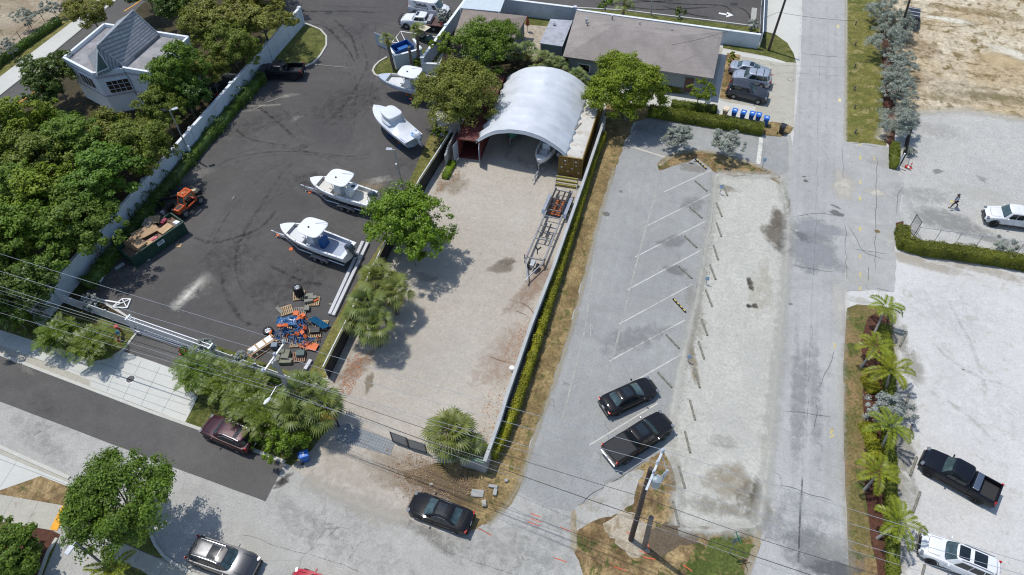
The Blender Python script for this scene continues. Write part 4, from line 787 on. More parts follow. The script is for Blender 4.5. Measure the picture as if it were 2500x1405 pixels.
# ================================================================ VEGETATION
def leaves(C, N, size, aspect=.55, jit=.5):
    """C centres, N normals -> pointed leaf quads"""
    n = len(C); N = N + rng.normal(0, jit, (n, 3)); N /= np.linalg.norm(N, axis=1, keepdims=True) + 1e-9
    r = rng.normal(0, 1, (n, 3)); T = np.cross(N, r); T /= np.linalg.norm(T, axis=1, keepdims=True) + 1e-9; B = np.cross(N, T)
    s = size * rng.uniform(.6, 1.35, (n, 1)); a = T * s * .5; b = B * s * .5 * aspect; dz = N * s * .12
    V = np.stack([C - a, C - b * 1.0 + dz, C + a, C + b * 1.0 + dz], 1).reshape(-1, 3); F = np.arange(n * 4).reshape(-1, 4); return V, F
def rdir(n): v = rng.normal(0, 1, (n, 3)); return v / np.linalg.norm(v, axis=1, keepdims=True)
def crown(R, Rz, zc, nl, n, size, gap=.0, lumpy=.33, aspect=.55):
    """foliage: lobes on an ellipsoid, clumps on lobes, leaves on clumps"""
    LD = rdir(nl * 3); LD = LD[LD[:, 2] > -.45][:nl]; nl = len(LD); LC = LD * np.array([R, R, Rz]) * rng.uniform(.5, .78, (nl, 1)); LR = R * lumpy * rng.uniform(.75, 1.25, nl)
    ncl = max(40, n // 70); li = rng.integers(0, nl, ncl); CD = rdir(ncl); CD[:, 2] = np.abs(CD[:, 2]) * .9 - .12 * 1; CC = LC[li] + CD * LR[li][:, None] * rng.uniform(.75, 1.08, (ncl, 1))
    # central filler
    k = ncl // 7; CC[:k] = rdir(k) * np.array([R, R, Rz]) * .45; CR = R * rng.uniform(.07, .15, ncl)
    if gap: keep = rng.random(ncl) > gap; CC = CC[keep]; CR = CR[keep]; ncl = len(CC)
    ci = rng.integers(0, ncl, n); D = rdir(n); P = CC[ci] + D * CR[ci][:, None] * rng.uniform(.3, 1.1, (n, 1)) * np.array([1.15, 1.15, .7])
    Nn = D * .6 + P / np.linalg.norm(P, axis=1, keepdims=True) * .55 + np.array([0, 0, .55]); P[:, 2] += zc
    return leaves(P, Nn, size, aspect), LC
bark = M('bark', (.19, .165, .14), .9, var=.25, scale=4, bump=.6); barkg = M('grey_bark', (.22, .21, .19), .9, var=.2, scale=4, bump=.5)
def trunk_mesh(LC, zc, r, bk, t, wob=.2, zb=0.0, hidden_r=.6):
    q = MB(); top = zc * .55; q.tube([(0, 0, zb - .1), (wob * .3, 0, top * .4), (wob, wob * .4, top)], [r, r * .8, r * .65], 8)
    for c in LC[:8]: q.tube([(wob, wob * .4, top * .95), (c[0] * .4, c[1] * .4, top + (zc + c[2] - top) * .5), (c[0] * .9, c[1] * .9, zc + c[2] * .9)], [r * .45, r * .28, r * .1], 5)
    return q.build('trunk', bk, t, smooth=True)
def tree(name, label, cat, loc, R, Rz, zc, n, size, mat, nl=14, gap=.0, r=.16, bk=None, lumpy=.33, group=None, aspect=.55):
    t = thing(name, label, cat, (loc[0], loc[1], 0), random.random() * 6, group); (V, F), LC = crown(R, Rz, zc, nl, n, size, gap, lumpy, aspect); fast('crown', V, F, mat, t); trunk_mesh(LC, zc, r, bk or bark, t); return t
l_grove = LM('grove_leaves', (.030, .052, .010), (.085, .135, .022), big=.45, trans=.3)
l_olive = LM('olive_leaves', (.050, .056, .014), (.13, .135, .035), big=.5, dry=(.17, .13, .05), trans=.25)
l_dark = LM('dark_glossy_leaves', (.022, .042, .012), (.055, .09, .022), big=.5, rough=.4)
l_bright = LM('bright_leaves', (.040, .065, .010), (.115, .165, .018), big=.5, trans=.3, rough=.45)
l_yell = LM('yellow_green_leaves', (.048, .070, .010), (.14, .165, .018), big=.45, trans=.3, dry=(.14, .085, .035))
l_oak = LM('fine_oak_leaves', (.030, .052, .010), (.085, .125, .020), big=.6, trans=.25)
l_silver = LM('silver_leaves', (.10, .112, .10), (.20, .215, .20), big=.8, trans=.1)
l_silver2 = LM('grey_green_leaves', (.10, .108, .088), (.19, .205, .172), big=.8, trans=.1)
l_hedge = LM('hedge_leaves', (.030, .040, .008), (.095, .105, .018), big=.9)
l_hedge2 = LM('yellow_hedge_leaves', (.06, .066, .008), (.15, .15, .015), big=1.2, trans=.2)
l_palm = LM('fan_palm_leaves', (.052, .068, .020), (.135, .160, .055), big=.9, trans=.2, rough=.45, gain=1.08)
l_palmd = LM('fan_palm_dry', (.16, .12, .04), (.26, .19, .06), big=.9)
l_areca = LM('areca_leaves', (.034, .062, .012), (.105, .15, .025), big=.8, trans=.3, rough=.4, gain=1.2)
l_royal = LM('young_palm_leaves', (.07, .10, .012), (.19, .21, .025), big=.8, trans=.3, rough=.4, dry=(.2, .12, .03), gain=1.15)
def PX(px, py, z): v = G(px, py, z); return (v.x, v.y)
# --- five grove prototypes reused around the grove
grove = [  # px, py, crown height, radius (m), kind, label
 (56, 292, 4.6, 3.3, 2, 'yellow green tree at the side road edge left of the grove'),
 (122, 178, 4.0, 2.9, 3, 'dark glossy tree left of the turret house beside the side road'),
 (112, 236, 3.0, 2.0, 3, 'dark rounded tree below the left wall of the turret house'),
 (222, 28, 3.8, 2.7, 1, 'olive tree behind the turret house next to the side road'),
 (432, 180, 5.2, 3.1, 0, 'bright green tree covering the right corner of the turret house'),
 (392, 268, 3.8, 2.6, 4, 'mixed green tree just below the turret house windows'),
 (455, 235, 3.6, 2.6, 3, 'dark tree between the turret house and the boundary wall'),
 (300, 322, 4.2, 3.0, 1, 'dull green tree in front of the turret house bay'),
 (205, 345, 4.6, 3.7, 0, 'leafy tree in the upper middle of the grove'),
 (330, 372, 4.6, 3.5, 4, 'green tree beside the wall lamp post in the grove'),
 (105, 400, 4.8, 3.8, 4, 'wide green tree in the left middle of the grove'),
 (22, 372, 4.0, 3.2, 3, 'dark shaded tree at the left edge above the grove centre'),
 (238, 445, 4.9, 3.9, 0, 'tall bright tree overhanging the middle of the boundary wall'),
 (140, 500, 5.2, 4.1, 2, 'yellowish crowned tree in the centre of the grove'),
 (28, 480, 4.8, 3.8, 0, 'bright tree cut by the left edge in the middle of the grove'),
 (195, 560, 4.6, 3.4, 4, 'rounded tree leaning against the boundary wall low down'),
 (85, 600, 5.0, 3.9, 0, 'big leafy tree above the power cables at the left'),
 (0, 590, 4.6, 3.5, 2, 'yellow green tree cut by the left edge above the cables'),
 (50, 690, 4.0, 3.0, 3, 'dark tree at the lower end of the boundary wall'),
 (10, 745, 3.6, 2.6, 3, 'dark leafy tree at the left edge over the sidewalk'),
 (418, 8, 4.0, 2.6, 3, 'dark green tree above the turret roof ridge'),
 (505, 66, 4.4, 3.0, 1, 'olive tree behind the right parapet of the turret house'),
 (556, 40, 5.0, 3.9, 1, 'large olive tree at the top left of the black pickup'),
 (635, 40, 5.2, 3.9, 1, 'shaggy olive tree overhanging the kerbed lawn island'),
 (565, 118, 4.4, 3.1, 4, 'green tree behind the wall near the black pickup'),
 (512, 160, 3.6, 2.4, 1, 'small olive tree beside the half hidden car'),
 (500, -40, 5.0, 3.9, 4, 'tree cut by the top edge behind the turret house'),
 (620, -60, 5.0, 4.0, 1, 'olive tree cut by the top edge near the upper yard'),
 (350, -30, 4.0, 3.0, 3, 'dark tree cut by the top edge beside the side road'),
 (-70, 420, 5.0, 4.2, 0, 'outer grove tree beyond the left edge'), (-60, 640, 5.0, 4.2, 4, 'outer low grove tree beyond the left edge')]
GP = [(l_grove, 16000, .25, 17, .0, .40), (l_olive, 15000, .24, 20, .04, .34), (l_yell, 16000, .25, 17, .02, .37), (l_dark, 13000, .28, 15, 0, .40), (LM('mixed_leaves', (.034, .052, .012), (.095, .125, .026), big=.5, trans=.3), 16000, .25, 18, .02, .38)]
protos = {}
for px, py, zc, R, kd, lb in grove:
    loc = PX(px, py, zc)
    if kd not in protos:
        mt, n, sz, nl, gp, lp = GP[kd]; protos[kd] = tree('grove_tree', lb, 'tree', loc, 3.6, 3.3, 4.6, n, sz, mt, nl, gp, .15, lumpy=lp, group='trees of the grove behind the boundary wall'); r0 = protos[kd]; r0.scale = (R / 3.15, R / 3.15, zc / 4.6)
    else: dup(protos[kd], (loc[0], loc[1], 0), random.random() * 6.28, lb, (R / 3.15, R / 3.15 * random.uniform(.9, 1.1), zc / 4.6))
# --- single trees
tree('shade_tree', 'dense bright green tree overhanging the fence between the boats and the gravel yard', 'tree', PX(1000, 550, 4.0), 4.1, 3.2, 4.0, 30000, .23, l_bright, 34, 0, .2, lumpy=.36)
tree('shade_tree_limb', 'low leafy bush below the overhanging bright green tree', 'shrub', PX(1010, 618, 1.8), 1.5, 1.2, 1.8, 3500, .22, l_bright, 7, 0, .07)
tree('olive_tree', 'big shaggy olive tree covering the left edge of the arched shed', 'tree', PX(1120, 236, 4.3), 5.2, 4.0, 4.3, 32000, .24, l_olive, 28, .0, .22, lumpy=.30)
tree('olive_tree', 'dark green bushy tree in front of the brown roofed house', 'tree', PX(1188, 118, 4.4), 4.6, 3.4, 4.4, 22000, .23, l_grove, 22, .08, .2, barkg, lumpy=.30)
tree('small_tree', 'small green tree left of the shaggy olive tree by the pillar', 'tree', PX(1085, 112, 3.2), 1.9, 1.5, 3.2, 4500, .22, l_bright, 9, .05, .1)
tree('low_shrub', 'green shrub at the foot of the shaggy olive tree by the fence', 'shrub', PX(1076, 332, 1.0), 1.3, 1.0, 1.0, 3000, .2, l_bright, 8, 0, .06)
tree('yellow_tree', 'large yellow green tree between the arched shed and the long house', 'tree', PX(1534, 222, 3.9), 4.7, 4.6, 3.9, 38000, .25, l_yell, 28, 0, .22, lumpy=.31)
tree('small_tree', 'small light green tree in the hedge near the house door', 'tree', PX(1712, 222, 2.6), 1.8, 1.6, 2.6, 4500, .2, l_bright, 9, .12, .08)
tree('yellow_shrub', 'small yellow shrub at the head of the silver sedan', 'shrub', PX(1787, 142, .7), .75, .8, .7, 1400, .17, l_yell, 6, 0, .04)
tree('cone_tree', 'small upright tree on the upper lawn', 'tree', PX(1661, 38, 1.6), .95, 1.4, 1.6, 2500, .18, l_dark, 8, 0, .06)
tree('cone_tree', 'small round tree at the top edge beside the fan palm', 'tree', PX(1476, 8, 2.0), 1.2, 1.4, 2.0, 2500, .19, l_grove, 8, 0, .06)
tree('oak_tree', 'large fine leaved tree over the lower left kerb casting a wide shadow', 'tree', PX(294, 1220, 4.6), 4.25, 2.9, 4.6, 34000, .2, l_oak, 32, .10, .2, lumpy=.22, aspect=.5)
tree('corner_bush', 'glossy bush mass in the bottom left corner', 'shrub', PX(38, 1345, 1.8), 2.5, 2.0, 1.8, 11000, .22, l_grove, 14, 0, .12)
tree('corner_bush', 'second glossy bush cut by the bottom left corner', 'shrub', PX(-20, 1420, 1.8), 2.4, 1.9, 1.8, 7000, .22, l_grove, 12, 0, .12)
tree('round_bush', 'bright leafy bush below the fan palms at the gate corner', 'shrub', PX(702, 1078, 1.5), 2.0, 1.4, 1.5, 6500, .2, l_bright, 12, .05, .1)
tree('round_bush', 'small bright bush beside the parked maroon crossover', 'shrub', PX(640, 1068, 1.0), 1.1, 1.0, 1.0, 2600, .19, l_areca, 8, .05, .06)
# --- silver buttonwoods
for px, py, z, R, n, lb in ((1652, 335, 1.8, 1.45, 3800, 'airy grey shrub tree at the left end of the curved grass island'), (1776, 352, 1.8, 1.6, 4300, 'airy grey shrub tree near the white stop bar on the curved grass island'),
        (216, 744, 1.1, .9, 1900, 'silver shrub behind the white fence left of the sliding gate'), (496, 852, 1.3, 1.0, 2200, 'silver shrub at the right end of the sliding gate'), (603, 884, 1.2, .95, 2000, 'silver shrub in front of the white fence below the pallets'),
        (1084, 42, 1.6, 1.0, 1800, 'silver shrub between the flatbed truck and the pale wall'), (1838, 62, 1.2, .85, 1500, 'silver shrub at the corner of the upper lawn'),
        (2150, 22, 1.9, 2.3, 5000, 'grey shrub topmost of the roadside row'), (2185, 62, 1.9, 2.1, 5000, 'grey shrub beside the leaning utility pole in the roadside row'), (2160, 108, 1.9, 2.3, 5200, 'grey shrub below the leaning utility pole in the roadside row'),
        (2192, 158, 1.8, 2.0, 4800, 'grey shrub in the middle of the roadside row'), (2180, 210, 1.8, 2.2, 5200, 'grey shrub above the dark bush of the roadside row'), (2190, 292, 1.8, 2.2, 5500, 'grey shrub at the lower end of the roadside row by the black mesh'),
        (2168, 1002, 1.0, 1.6, 4200, 'spreading grey shrub between young palms in the roadside bed'), (60, 50, 1.8, 1.6, 2200, 'sparse grey tree by the fence of the far left lot'), (18, 120, 1.6, 1.2, 1600, 'sparse grey tree cut by the left edge near the far hedge'), (128, 22, 1.6, 1.5, 2000, 'sparse grey tree near the top of the side road')):
    tree('silver_shrub', lb, 'shrub', PX(px, py, z * .9), R * 1.22, R, z * .9, int(n * 2.1), .15, l_silver if py > 600 else l_silver2, 18, .06, .05, barkg, lumpy=.34, aspect=.45)
tree('dark_bush', 'small dark rounded bush inside the roadside row of grey shrubs', 'shrub', PX(2190, 246, .9), .8, .7, .9, 1500, .14, l_silver2, 7, 0, .05)
# --- hedges
def hedge(name, label, pix, wd, h, mat, dens=520, zt=None, size=.14, cat='hedge', rough=.07):
    pts = [Vector((*PX(p[0], p[1], h), 0)) for p in pix]; o = pts[0]; Ps = []; Ns = []; Vc = []; Fc = []
    rg = []; n = len(pts)
    for i, p in enumerate(pts):
        d = (pts[min(i + 1, n - 1)] - pts[max(i - 1, 0)]).normalized(); nn = Vector((-d.y, d.x, 0)); rg.append((p - o, nn))
    for (a, na), (b, nb_) in zip(rg, rg[1:]):
        Lg = (b - a).length; m = int(Lg * (wd + 2 * h) * dens / 3)
        u = rng.random(m)[:, None]; A_ = np.array(a) * (1 - u) + np.array(b) * u; NN = np.array(na) * (1 - u) + np.array(nb_) * u
        s = rng.uniform(-1, 1, m); side = rng.random(m) < (2 * h) / (2 * h + wd)
        bump = np.array([noise.noise(Vector((x * 1.1, y * 1.1, 0))) for x, y in (A_[:, :2] + np.array([o.x, o.y]))]) * rough * 3
        off = np.where(side, np.sign(s), s)[:, None] * NN * wd / 2 * (1 + bump[:, None]); z = np.where(side, rng.uniform(.05, 1, m) * h, h * (1 + rng.normal(0, .04, m))) * (1 + bump)
        Pp = A_ + off; Pp[:, 2] = z; Nv = np.where(side[:, None], NN * np.sign(s)[:, None], 0) + np.array([0, 0, 1.]) * np.where(side, .5, 1)[:, None]; Ps.append(Pp + rng.normal(0, .03, (m, 3))); Ns.append(Nv)
    V, F = leaves(np.concatenate(Ps), np.concatenate(Ns), size, .6)
    core = []; 
    for (a, na), (b, nb_) in zip(rg, rg[1:]):
        w2 = wd / 2 * .86; k = [a + na * w2, a - na * w2, b - nb_ * w2, b + nb_ * w2]; o_ = len(V) + len(core); core += [[v.x, v.y, 0] for v in k] + [[v.x, v.y, h * .93] for v in k]
        for f in ((4, 5, 6, 7), (0, 1, 5, 4), (2, 3, 7, 6), (1, 2, 6, 5), (3, 0, 4, 7)): Fc.append([x + o_ for x in f])
    V = np.concatenate([V, np.array(core, dtype=np.float32)]); F = np.concatenate([F, np.array(Fc)])
    ob = fast(name, V, F, mat); ob.location = o; tag(ob, label, cat); return ob
hedge('clipped_hedge', 'long thin yellow green hedge between the grey yard wall and the dry grass strip', [(1474, 322), (1452, 372), (1400, 545), (1332, 762), (1268, 962), (1228, 1062), (1202, 1106)], .62, 1.1, l_hedge2, 620, size=.13)
hedge('clipped_hedge', 'dense dark hedge behind the row of blue bins', [(1585, 262), (1700, 281), (1800, 297), (1866, 308)], 1.3, 1.0, l_hedge, 600)
hedge('clipped_hedge', 'short dark hedge behind the sign post near the small green tree', [(1640, 248), (1700, 256), (1752, 262)], .9, 1.0, l_hedge, 600)
hedge('clipped_hedge', 'dark foundation hedge below the long house windows', [(1625, 206), (1690, 212)], .9, .8, l_hedge, 600)
hedge('corner_hedge', 'thick hedge turning the corner beside the black gate and running right', [(2208, 548), (2213, 584), (2260, 596), (2360, 608), (2500, 630), (2650, 655)], 1.15, 1.2, l_hedge, 560)
hedge('end_hedge', 'short hedge stub beside the black mesh fence and orange cone', [(2189, 345), (2188, 396)], .8, 1.0, l_hedge, 600)
hedge('bed_hedge', 'long dark hedge along the gravel side of the palm bed', [(2162, 790), (2172, 870), (2176, 960), (2172, 1060), (2178, 1140), (2182, 1250), (2186, 1405), (2190, 1470)], .75, .8, l_hedge, 560)
hedge('side_road_hedge', 'dark hedge along the side road at the far left', [(-120, 238), (0, 140), (60, 98), (140, 44)], .9, .8, l_dark, 420, size=.17)
hedge('yellow_bed_shrubs', 'low yellow green shrub patch beside the third young palm', [(2118, 915), (2130, 935), (2136, 955)], 1.0, .5, l_hedge2, 700)
hedge('yellow_bed_shrubs', 'low yellow green shrub patch winding between the fourth and fifth young palms', [(2112, 1030), (2125, 1055), (2134, 1085), (2142, 1115)], .9, .5, l_hedge2, 700)
hedge('low_hedge', 'low dark planting between the white fence and the lawn beside the driveway', [(440, 850), (530, 884), (640, 912), (690, 930)], .7, .5, l_dark, 420)
hedge('wall_vine', 'row of dark shrubs at the foot of the boundary wall on the yard side', [(206, 690), (284, 594), (374, 482), (474, 362), (580, 240), (640, 178)], 1.1, 1.0, l_dark, 260, rough=.5, size=.2)
hedge('fence_weeds', 'weedy green growth behind the black mesh fence', [(1106, 390), (1085, 430)], .8, .5, l_bright, 300, rough=.3)
tree('mesh_fence_weeds', 'pale weedy shrub growing along the chain fence at the right edge', 'shrub', PX(2445, 605, .6), 1.5, .7, .6, 2200, .15, l_silver2, 9, .2, .03)
tree('agave', 'spiky pale green plant behind the black mesh fence by the cone', 'plant', PX(2222, 372, .5), .7, .5, .5, 700, .3, l_silver2, 6, 0, .03, aspect=.2)
tree('water_weeds', 'green ground shrub under the palm trunks beside the bin enclosure', 'shrub', PX(1023, 158, .4), .9, .7, .5, 1500, .17, l_bright, 6, 0, .03)
# --- fan palms
def fan_palm(name, label, loc, H, nf=34, Lf=1.0, mat=None, dry=6, trunk_r=.16, lean=(0, 0), group=None, cat='palm tree'):
    t = thing(name, label, cat, (loc[0], loc[1], 0), random.random() * 6.28, group); V = []; F = []; Vd = []; Fd = []
    q = MB(); q.tube([(0, 0, 0), (lean[0] * .5, lean[1] * .5, H * .5), (lean[0], lean[1], H)], [trunk_r * 1.2, trunk_r, trunk_r * 1.3], 10)
    for i in range(int(H * 5)):
        z = H * i / (H * 5); a = i * 2.4; rr = trunk_r * 1.15; q.box((lean[0] * z / H + math.cos(a) * rr, lean[1] * z / H + math.sin(a) * rr, z), (.09, .14, .16), a, ry=-.4)
    q.build('trunk', M('palm_trunk', (.16, .13, .10), .9, var=.3, scale=5, bump=.6), t)
    for i in range(nf + dry):
        isd = i >= nf; az = i * 2.39996 + rng.normal(0, .2); el = (1.3 - 1.75 * ((i % nf) / nf) ** .85) if not isd else rng.uniform(-1.1, -.8); el += rng.normal(0, .1); Lp = Lf * rng.uniform(.75, 1.25) * ((.3 + .85 * (i / nf) ** .6) if not isd else .6)
        d = np.array([math.cos(az) * math.cos(el), math.sin(az) * math.cos(el), math.sin(el)]); side = np.array([-math.sin(az), math.cos(az), 0]); up = np.cross(d, side) * -1; up = -np.cross(side, d) if up[2] < 0 else up
        base = np.array([lean[0], lean[1], H]); tip = base + d * Lp * .95; VV, FF = (Vd, Fd) if isd else (V, F)
        w_ = .018; o = len(VV); VV += [base - side * w_, base + side * w_, tip + side * w_, tip - side * w_]; FF.append([o, o + 1, o + 2, o + 3])
        ns = 11
        for j in range(ns):
            th = (-1.25 + 2.5 * j / (ns - 1)); dd = d * math.cos(th) + side * math.sin(th); Ls = Lf * .95 * (1 - .22 * abs(th) / 1.25) * rng.uniform(.9, 1.05)
            m1 = tip + dd * Ls * .55 - np.array([0, 0, .06 * Ls]) + up * .03; e = tip + dd * Ls - np.array([0, 0, (.32 + .2 * rng.random()) * Ls]); pr = np.cross(dd, up); pr /= np.linalg.norm(pr) + 1e-9; ww = .052 * Lf
            o = len(VV); VV += [tip, m1 + pr * ww, e, m1 - pr * ww]; FF.append([o, o + 1, o + 2, o + 3])
    fast('fronds', V, F, mat or l_palm, t)
    if Vd: fast('dry_fronds', Vd, Fd, l_palmd, t)
    return t
fan_palm('fan_palm', 'small bushy fan palm beside the front gates of the gravel yard', PX(1098, 1048, 3.2), 2.9, 36, 1.25, dry=12)
fan_palm('fan_palm', 'small fan palm crown low in the clump at the front gates', PX(1138, 1080, 2.0), 1.8, 22, 1.0, dry=6)
for px, py, z, s, lb in ((918, 672, 4.0, 1.2, 'fan palm at the top of the clump by the white beams'), (955, 702, 3.8, 1.15, 'fan palm on the gravel side of the clump by the white beams'), (890, 735, 4.4, 1.2, 'tallest fan palm in the middle of the clump by the white beams'), (912, 785, 3.6, 1.1, 'lowest fan palm of the clump by the white beams'), (866, 772, 3.2, .9, 'fan palm of the clump nearest the end of the white beams')):
    fan_palm('fan_palm', lb, PX(px, py, z), z - .3, 27, s, dry=3, group='fan palm clump by the white beams')
for px, py, z, s, lb in ((742, 940, 3.8, 1.15, 'fan palm behind the concrete utility pole'), (785, 985, 3.4, 1.15, 'fan palm right of the concrete utility pole next to the gate'), (715, 1000, 3.0, 1.1, 'yellowing fan palm left of the concrete utility pole base')):
    fan_palm('fan_palm', lb, PX(px, py, z), z - .3, 28, s, dry=9, group='fan palms around the utility pole')
for px, py, z, s, lb in ((1288, 112, 2.6, .9, 'fan palm beside the stone patio behind the arched shed'), (1330, 138, 2.8, .95, 'fan palm below the grey annex behind the arched shed'), (1310, 170, 2.2, .85, 'low fan palm touching the back of the arched shed'), (1362, 150, 2.4, .85, 'fan palm between the annex and the long house'), (1412, 178, 2.0, .8, 'low fan palm by the back corner of the arched shed'), (1256, 118, 2.2, .8, 'fan palm at the right corner of the brown roofed house')):
    fan_palm('fan_palm', lb, PX(px, py, z), z - .3, 26, s, mat=LM('palm_grey_green', (.05, .065, .03), (.13, .15, .085), big=.9), dry=4, group='fan palms behind the arched shed')
fan_palm('tall_palm', 'tall palm with rough trunk left of the bin enclosure', G(962, 172).xy, 4.2, 20, .62, dry=2, lean=(-.5, .2)); fan_palm('tall_palm', 'tall palm with rough trunk in front of the bin enclosure', G(1022, 158).xy, 5.0, 22, .68, dry=2, lean=(-.3, .3))
fan_palm('palm_stub', 'short orange brown palm stub without a crown beside the bin enclosure', G(1006, 168).xy, 3.0, 3, .25, dry=0, trunk_r=.13)
fan_palm('tall_palm', 'fan palm on the upper lawn at the top edge', PX(1525, -2, 3.0), 2.6, 24, .9, dry=2)
# --- feather palms
def feather(V, F, base, az, el, Lf, droop, wl, n=22, seg=7, vee=.5):
    pts = []; p = np.array(base, dtype=float); e = el
    for k in range(seg + 1): pts.append(p.copy()); p = p + np.array([math.cos(az) * math.cos(e), math.sin(az) * math.cos(e), math.sin(e)]) * Lf / seg; e -= droop / seg
    pts = np.array(pts); side = np.array([-math.sin(az), math.cos(az), 0])
    for k in range(seg): o = len(V); V += [pts[k] - side * .02, pts[k] + side * .02, pts[k + 1] + side * .012, pts[k + 1] - side * .012]; F.append([o, o + 1, o + 2, o + 3])
    for j in range(n):
        u = .12 + .88 * j / n; x = u * seg; k = min(seg - 1, int(x)); c = pts[k] + (pts[k + 1] - pts[k]) * (x - k); d = pts[k + 1] - pts[k]; d /= np.linalg.norm(d); upv = np.cross(d, side); upv = upv if upv[2] > 0 else -upv
        Lw = wl * math.sin(math.pi * (.15 + .82 * u)) ** .7 * rng.uniform(.85, 1.1)
        for s in (1, -1):
            dd = side * s * .85 + d * .6 + upv * vee; dd /= np.linalg.norm(dd); e_ = c + dd * Lw - np.array([0, 0, .28 * Lw]); m1 = c + dd * Lw * .5; ww = d * .05 * (Lf / 2) ** .5
            o = len(V); V += [c, m1 + ww, e_, m1 - ww]; F.append([o, o + 1, o + 2, o + 3])
def feather_palm(name, label, loc, H, nf, Lf, wl, mat, lean=(0, 0), el0=.95, droop=1.5, group=None, tm=None, r=.09, crown_off=0):
    t = thing(name, label, 'palm tree', (loc[0], loc[1], 0), 0, group); V = []; F = []
    q = MB(); q.tube([(0, 0, 0), (lean[0] * .4, lean[1] * .4, H * .45), (lean[0], lean[1], H)], [r * 1.5, r, r * .8], 10); q.build('trunk', tm or M('smooth_palm_trunk', (.27, .26, .24), .8, var=.15, scale=6), t, smooth=True)
    q = MB(); q.tube([(lean[0], lean[1], H - .05), (lean[0] * 1.08, lean[1] * 1.08, H + .35)], [r * .9, r * .4], 8); q.build('crownshaft', M('crownshaft_green', (.16, .2, .06), .5), t, smooth=True)
    a0 = rng.uniform(0, 6.28)
    for i in range(nf): feather(V, F, (lean[0] * 1.05, lean[1] * 1.05, H + .25), a0 + i * 2 * math.pi / nf + rng.normal(0, .22), el0 * rng.uniform(.55, 1.1), Lf * rng.uniform(.85, 1.1), droop * rng.uniform(.8, 1.2), wl)
    fast('fronds', V, F, mat, t); return t
for (cx_, cy_), (bx, by), nf, Lf, lb in (((2163, 752), (2133, 818), 5, 1.5, 'uppermost young palm of the roadside bed'), ((2138, 847), (2103, 896), 6, 1.6, 'second young palm from the top of the roadside bed'), ((2175, 908), (2160, 962), 6, 1.9, 'third young palm, above the spreading grey shrub'), ((2175, 1046), (2150, 1096), 6, 2.1, 'fourth young palm, just below the spreading grey shrub'), ((2144, 1156), (2110, 1197), 6, 1.9, 'fifth young palm, level with the nose of the black pickup'), ((2193, 1276), (2142, 1315), 6, 1.9, 'lowest young palm of the roadside bed by the white sport utility')):
    b = G(bx, by); z = 2.3; c = G(cx_, cy_, z); d = c - b
    feather_palm('young_palm', lb, b.xy, z - .3, nf + random.choice((0, 1, 2)), Lf * random.uniform(.95, 1.2), .6, l_royal, (d.x, d.y), .75, 1.5, 'young palms in the roadside bed')
feather_palm('corner_palm', 'yellow green palm at the bottom beside the lamp post', G(300, 1425).xy, 1.6, 8, 1.9, .55, l_royal, (0, .3), 1.0, 1.2)
def areca(label, px, py, n=9, H=2.2, sc=1.0, group=None):
    loc = PX(px, py, 1.8 * sc); t = thing('areca_palm', label, 'palm', (loc[0], loc[1], 0), 0, group); q = MB(); V = []; F = []
    for i in range(n):
        a = i * 2.4; rr = .45 * sc * math.sqrt(i / n); b = (rr * math.cos(a), rr * math.sin(a), 0); hh = H * sc * rng.uniform(.35, .75); tp = (b[0] * 2.0, b[1] * 2.0, hh); q.tube([b, (b[0] * 1.4, b[1] * 1.4, hh * .5), tp], .04, 6)
        for k in range(6): feather(V, F, tp, a + k * 1.05 + rng.normal(0, .3), rng.uniform(.5, 1.25), 1.75 * sc * rng.uniform(.8, 1.1), rng.uniform(1.2, 2.0), .48 * sc, 15, 6, .3)
    q.build('stems', M('areca_stem', (.2, .22, .08), .6), t); fast('fronds', V, F, l_areca, t); return t
for px, py, s, lb in ((62, 762, 1.0, 'feathery palm clump at the left edge above the sidewalk'), (132, 812, 1.1, 'feathery palm clump in the middle of the corner lawn'), (224, 838, 1.1, 'feathery palm clump nearest the driveway apron'), (480, 905, 1.15, 'feathery palm clump at the left end of the driveway lawn'), (548, 935, 1.1, 'feathery palm clump second along the driveway lawn'), (606, 968, 1.2, 'feathery palm clump behind the maroon crossover'), (652, 1010, 1.15, 'feathery palm clump next to the round bright bush'), (595, 925, .9, 'smaller feathery palm clump behind the row near the silver shrub')): areca(lb, px, py, 11, 2.6, s, group='feathery palm clumps on the lawns')
# sparse ground plants, leaf litter
def litter(name, label, pix, n, cols, size=.09):
    pts = [G(*p) for p in pix]; xs = [p.x for p in pts]; ys = [p.y for p in pts]; C = []
    from mathutils.geometry import intersect_point_tri_2d
    tri = tessellate_polygon([[Vector((p.x, p.y, 0)) for p in pts]])
    T = [[pts[i].xy for i in t] for t in tri]
    while len(C) < n:
        x, y = random.uniform(min(xs), max(xs)), random.uniform(min(ys), max(ys))
        if noise.noise(Vector((x * .5, y * .5, 3))) < -.05 and random.random() < .8: continue
        if any(intersect_point_tri_2d(Vector((x, y)), *k) for k in T): C.append((x, y, .055 + random.random() * .03))
    V, F = leaves(np.array(C), np.tile([0, 0, 1.], (n, 1)), size, .7, .25); ob = fast(name, V, F, cols); ob['kind'] = 'stuff'; tag(ob, label, 'leaves'); return ob
l_lit = LM('fallen_leaves', (.20, .075, .045), (.32, .15, .09), big=2); l_litb = LM('brown_leaves', (.13, .09, .06), (.26, .18, .12), big=2)
litter('fallen_leaves', 'reddish fallen leaves along the black mesh fence', [(1075, 430), (1110, 400), (1130, 430), (1080, 470), (1060, 480)], 260, l_lit)
litter('fallen_leaves', 'reddish fallen leaves beside the lower end of the mesh fence', [(850, 870), (885, 860), (880, 920), (850, 970), (830, 960)], 420, l_lit)
litter('fallen_leaves', 'brown fallen leaves spread in front of the small fan palm', [(940, 1090), (1060, 1120), (1230, 1150), (1200, 1200), (1080, 1220), (990, 1260), (950, 1180)], 1500, l_litb)
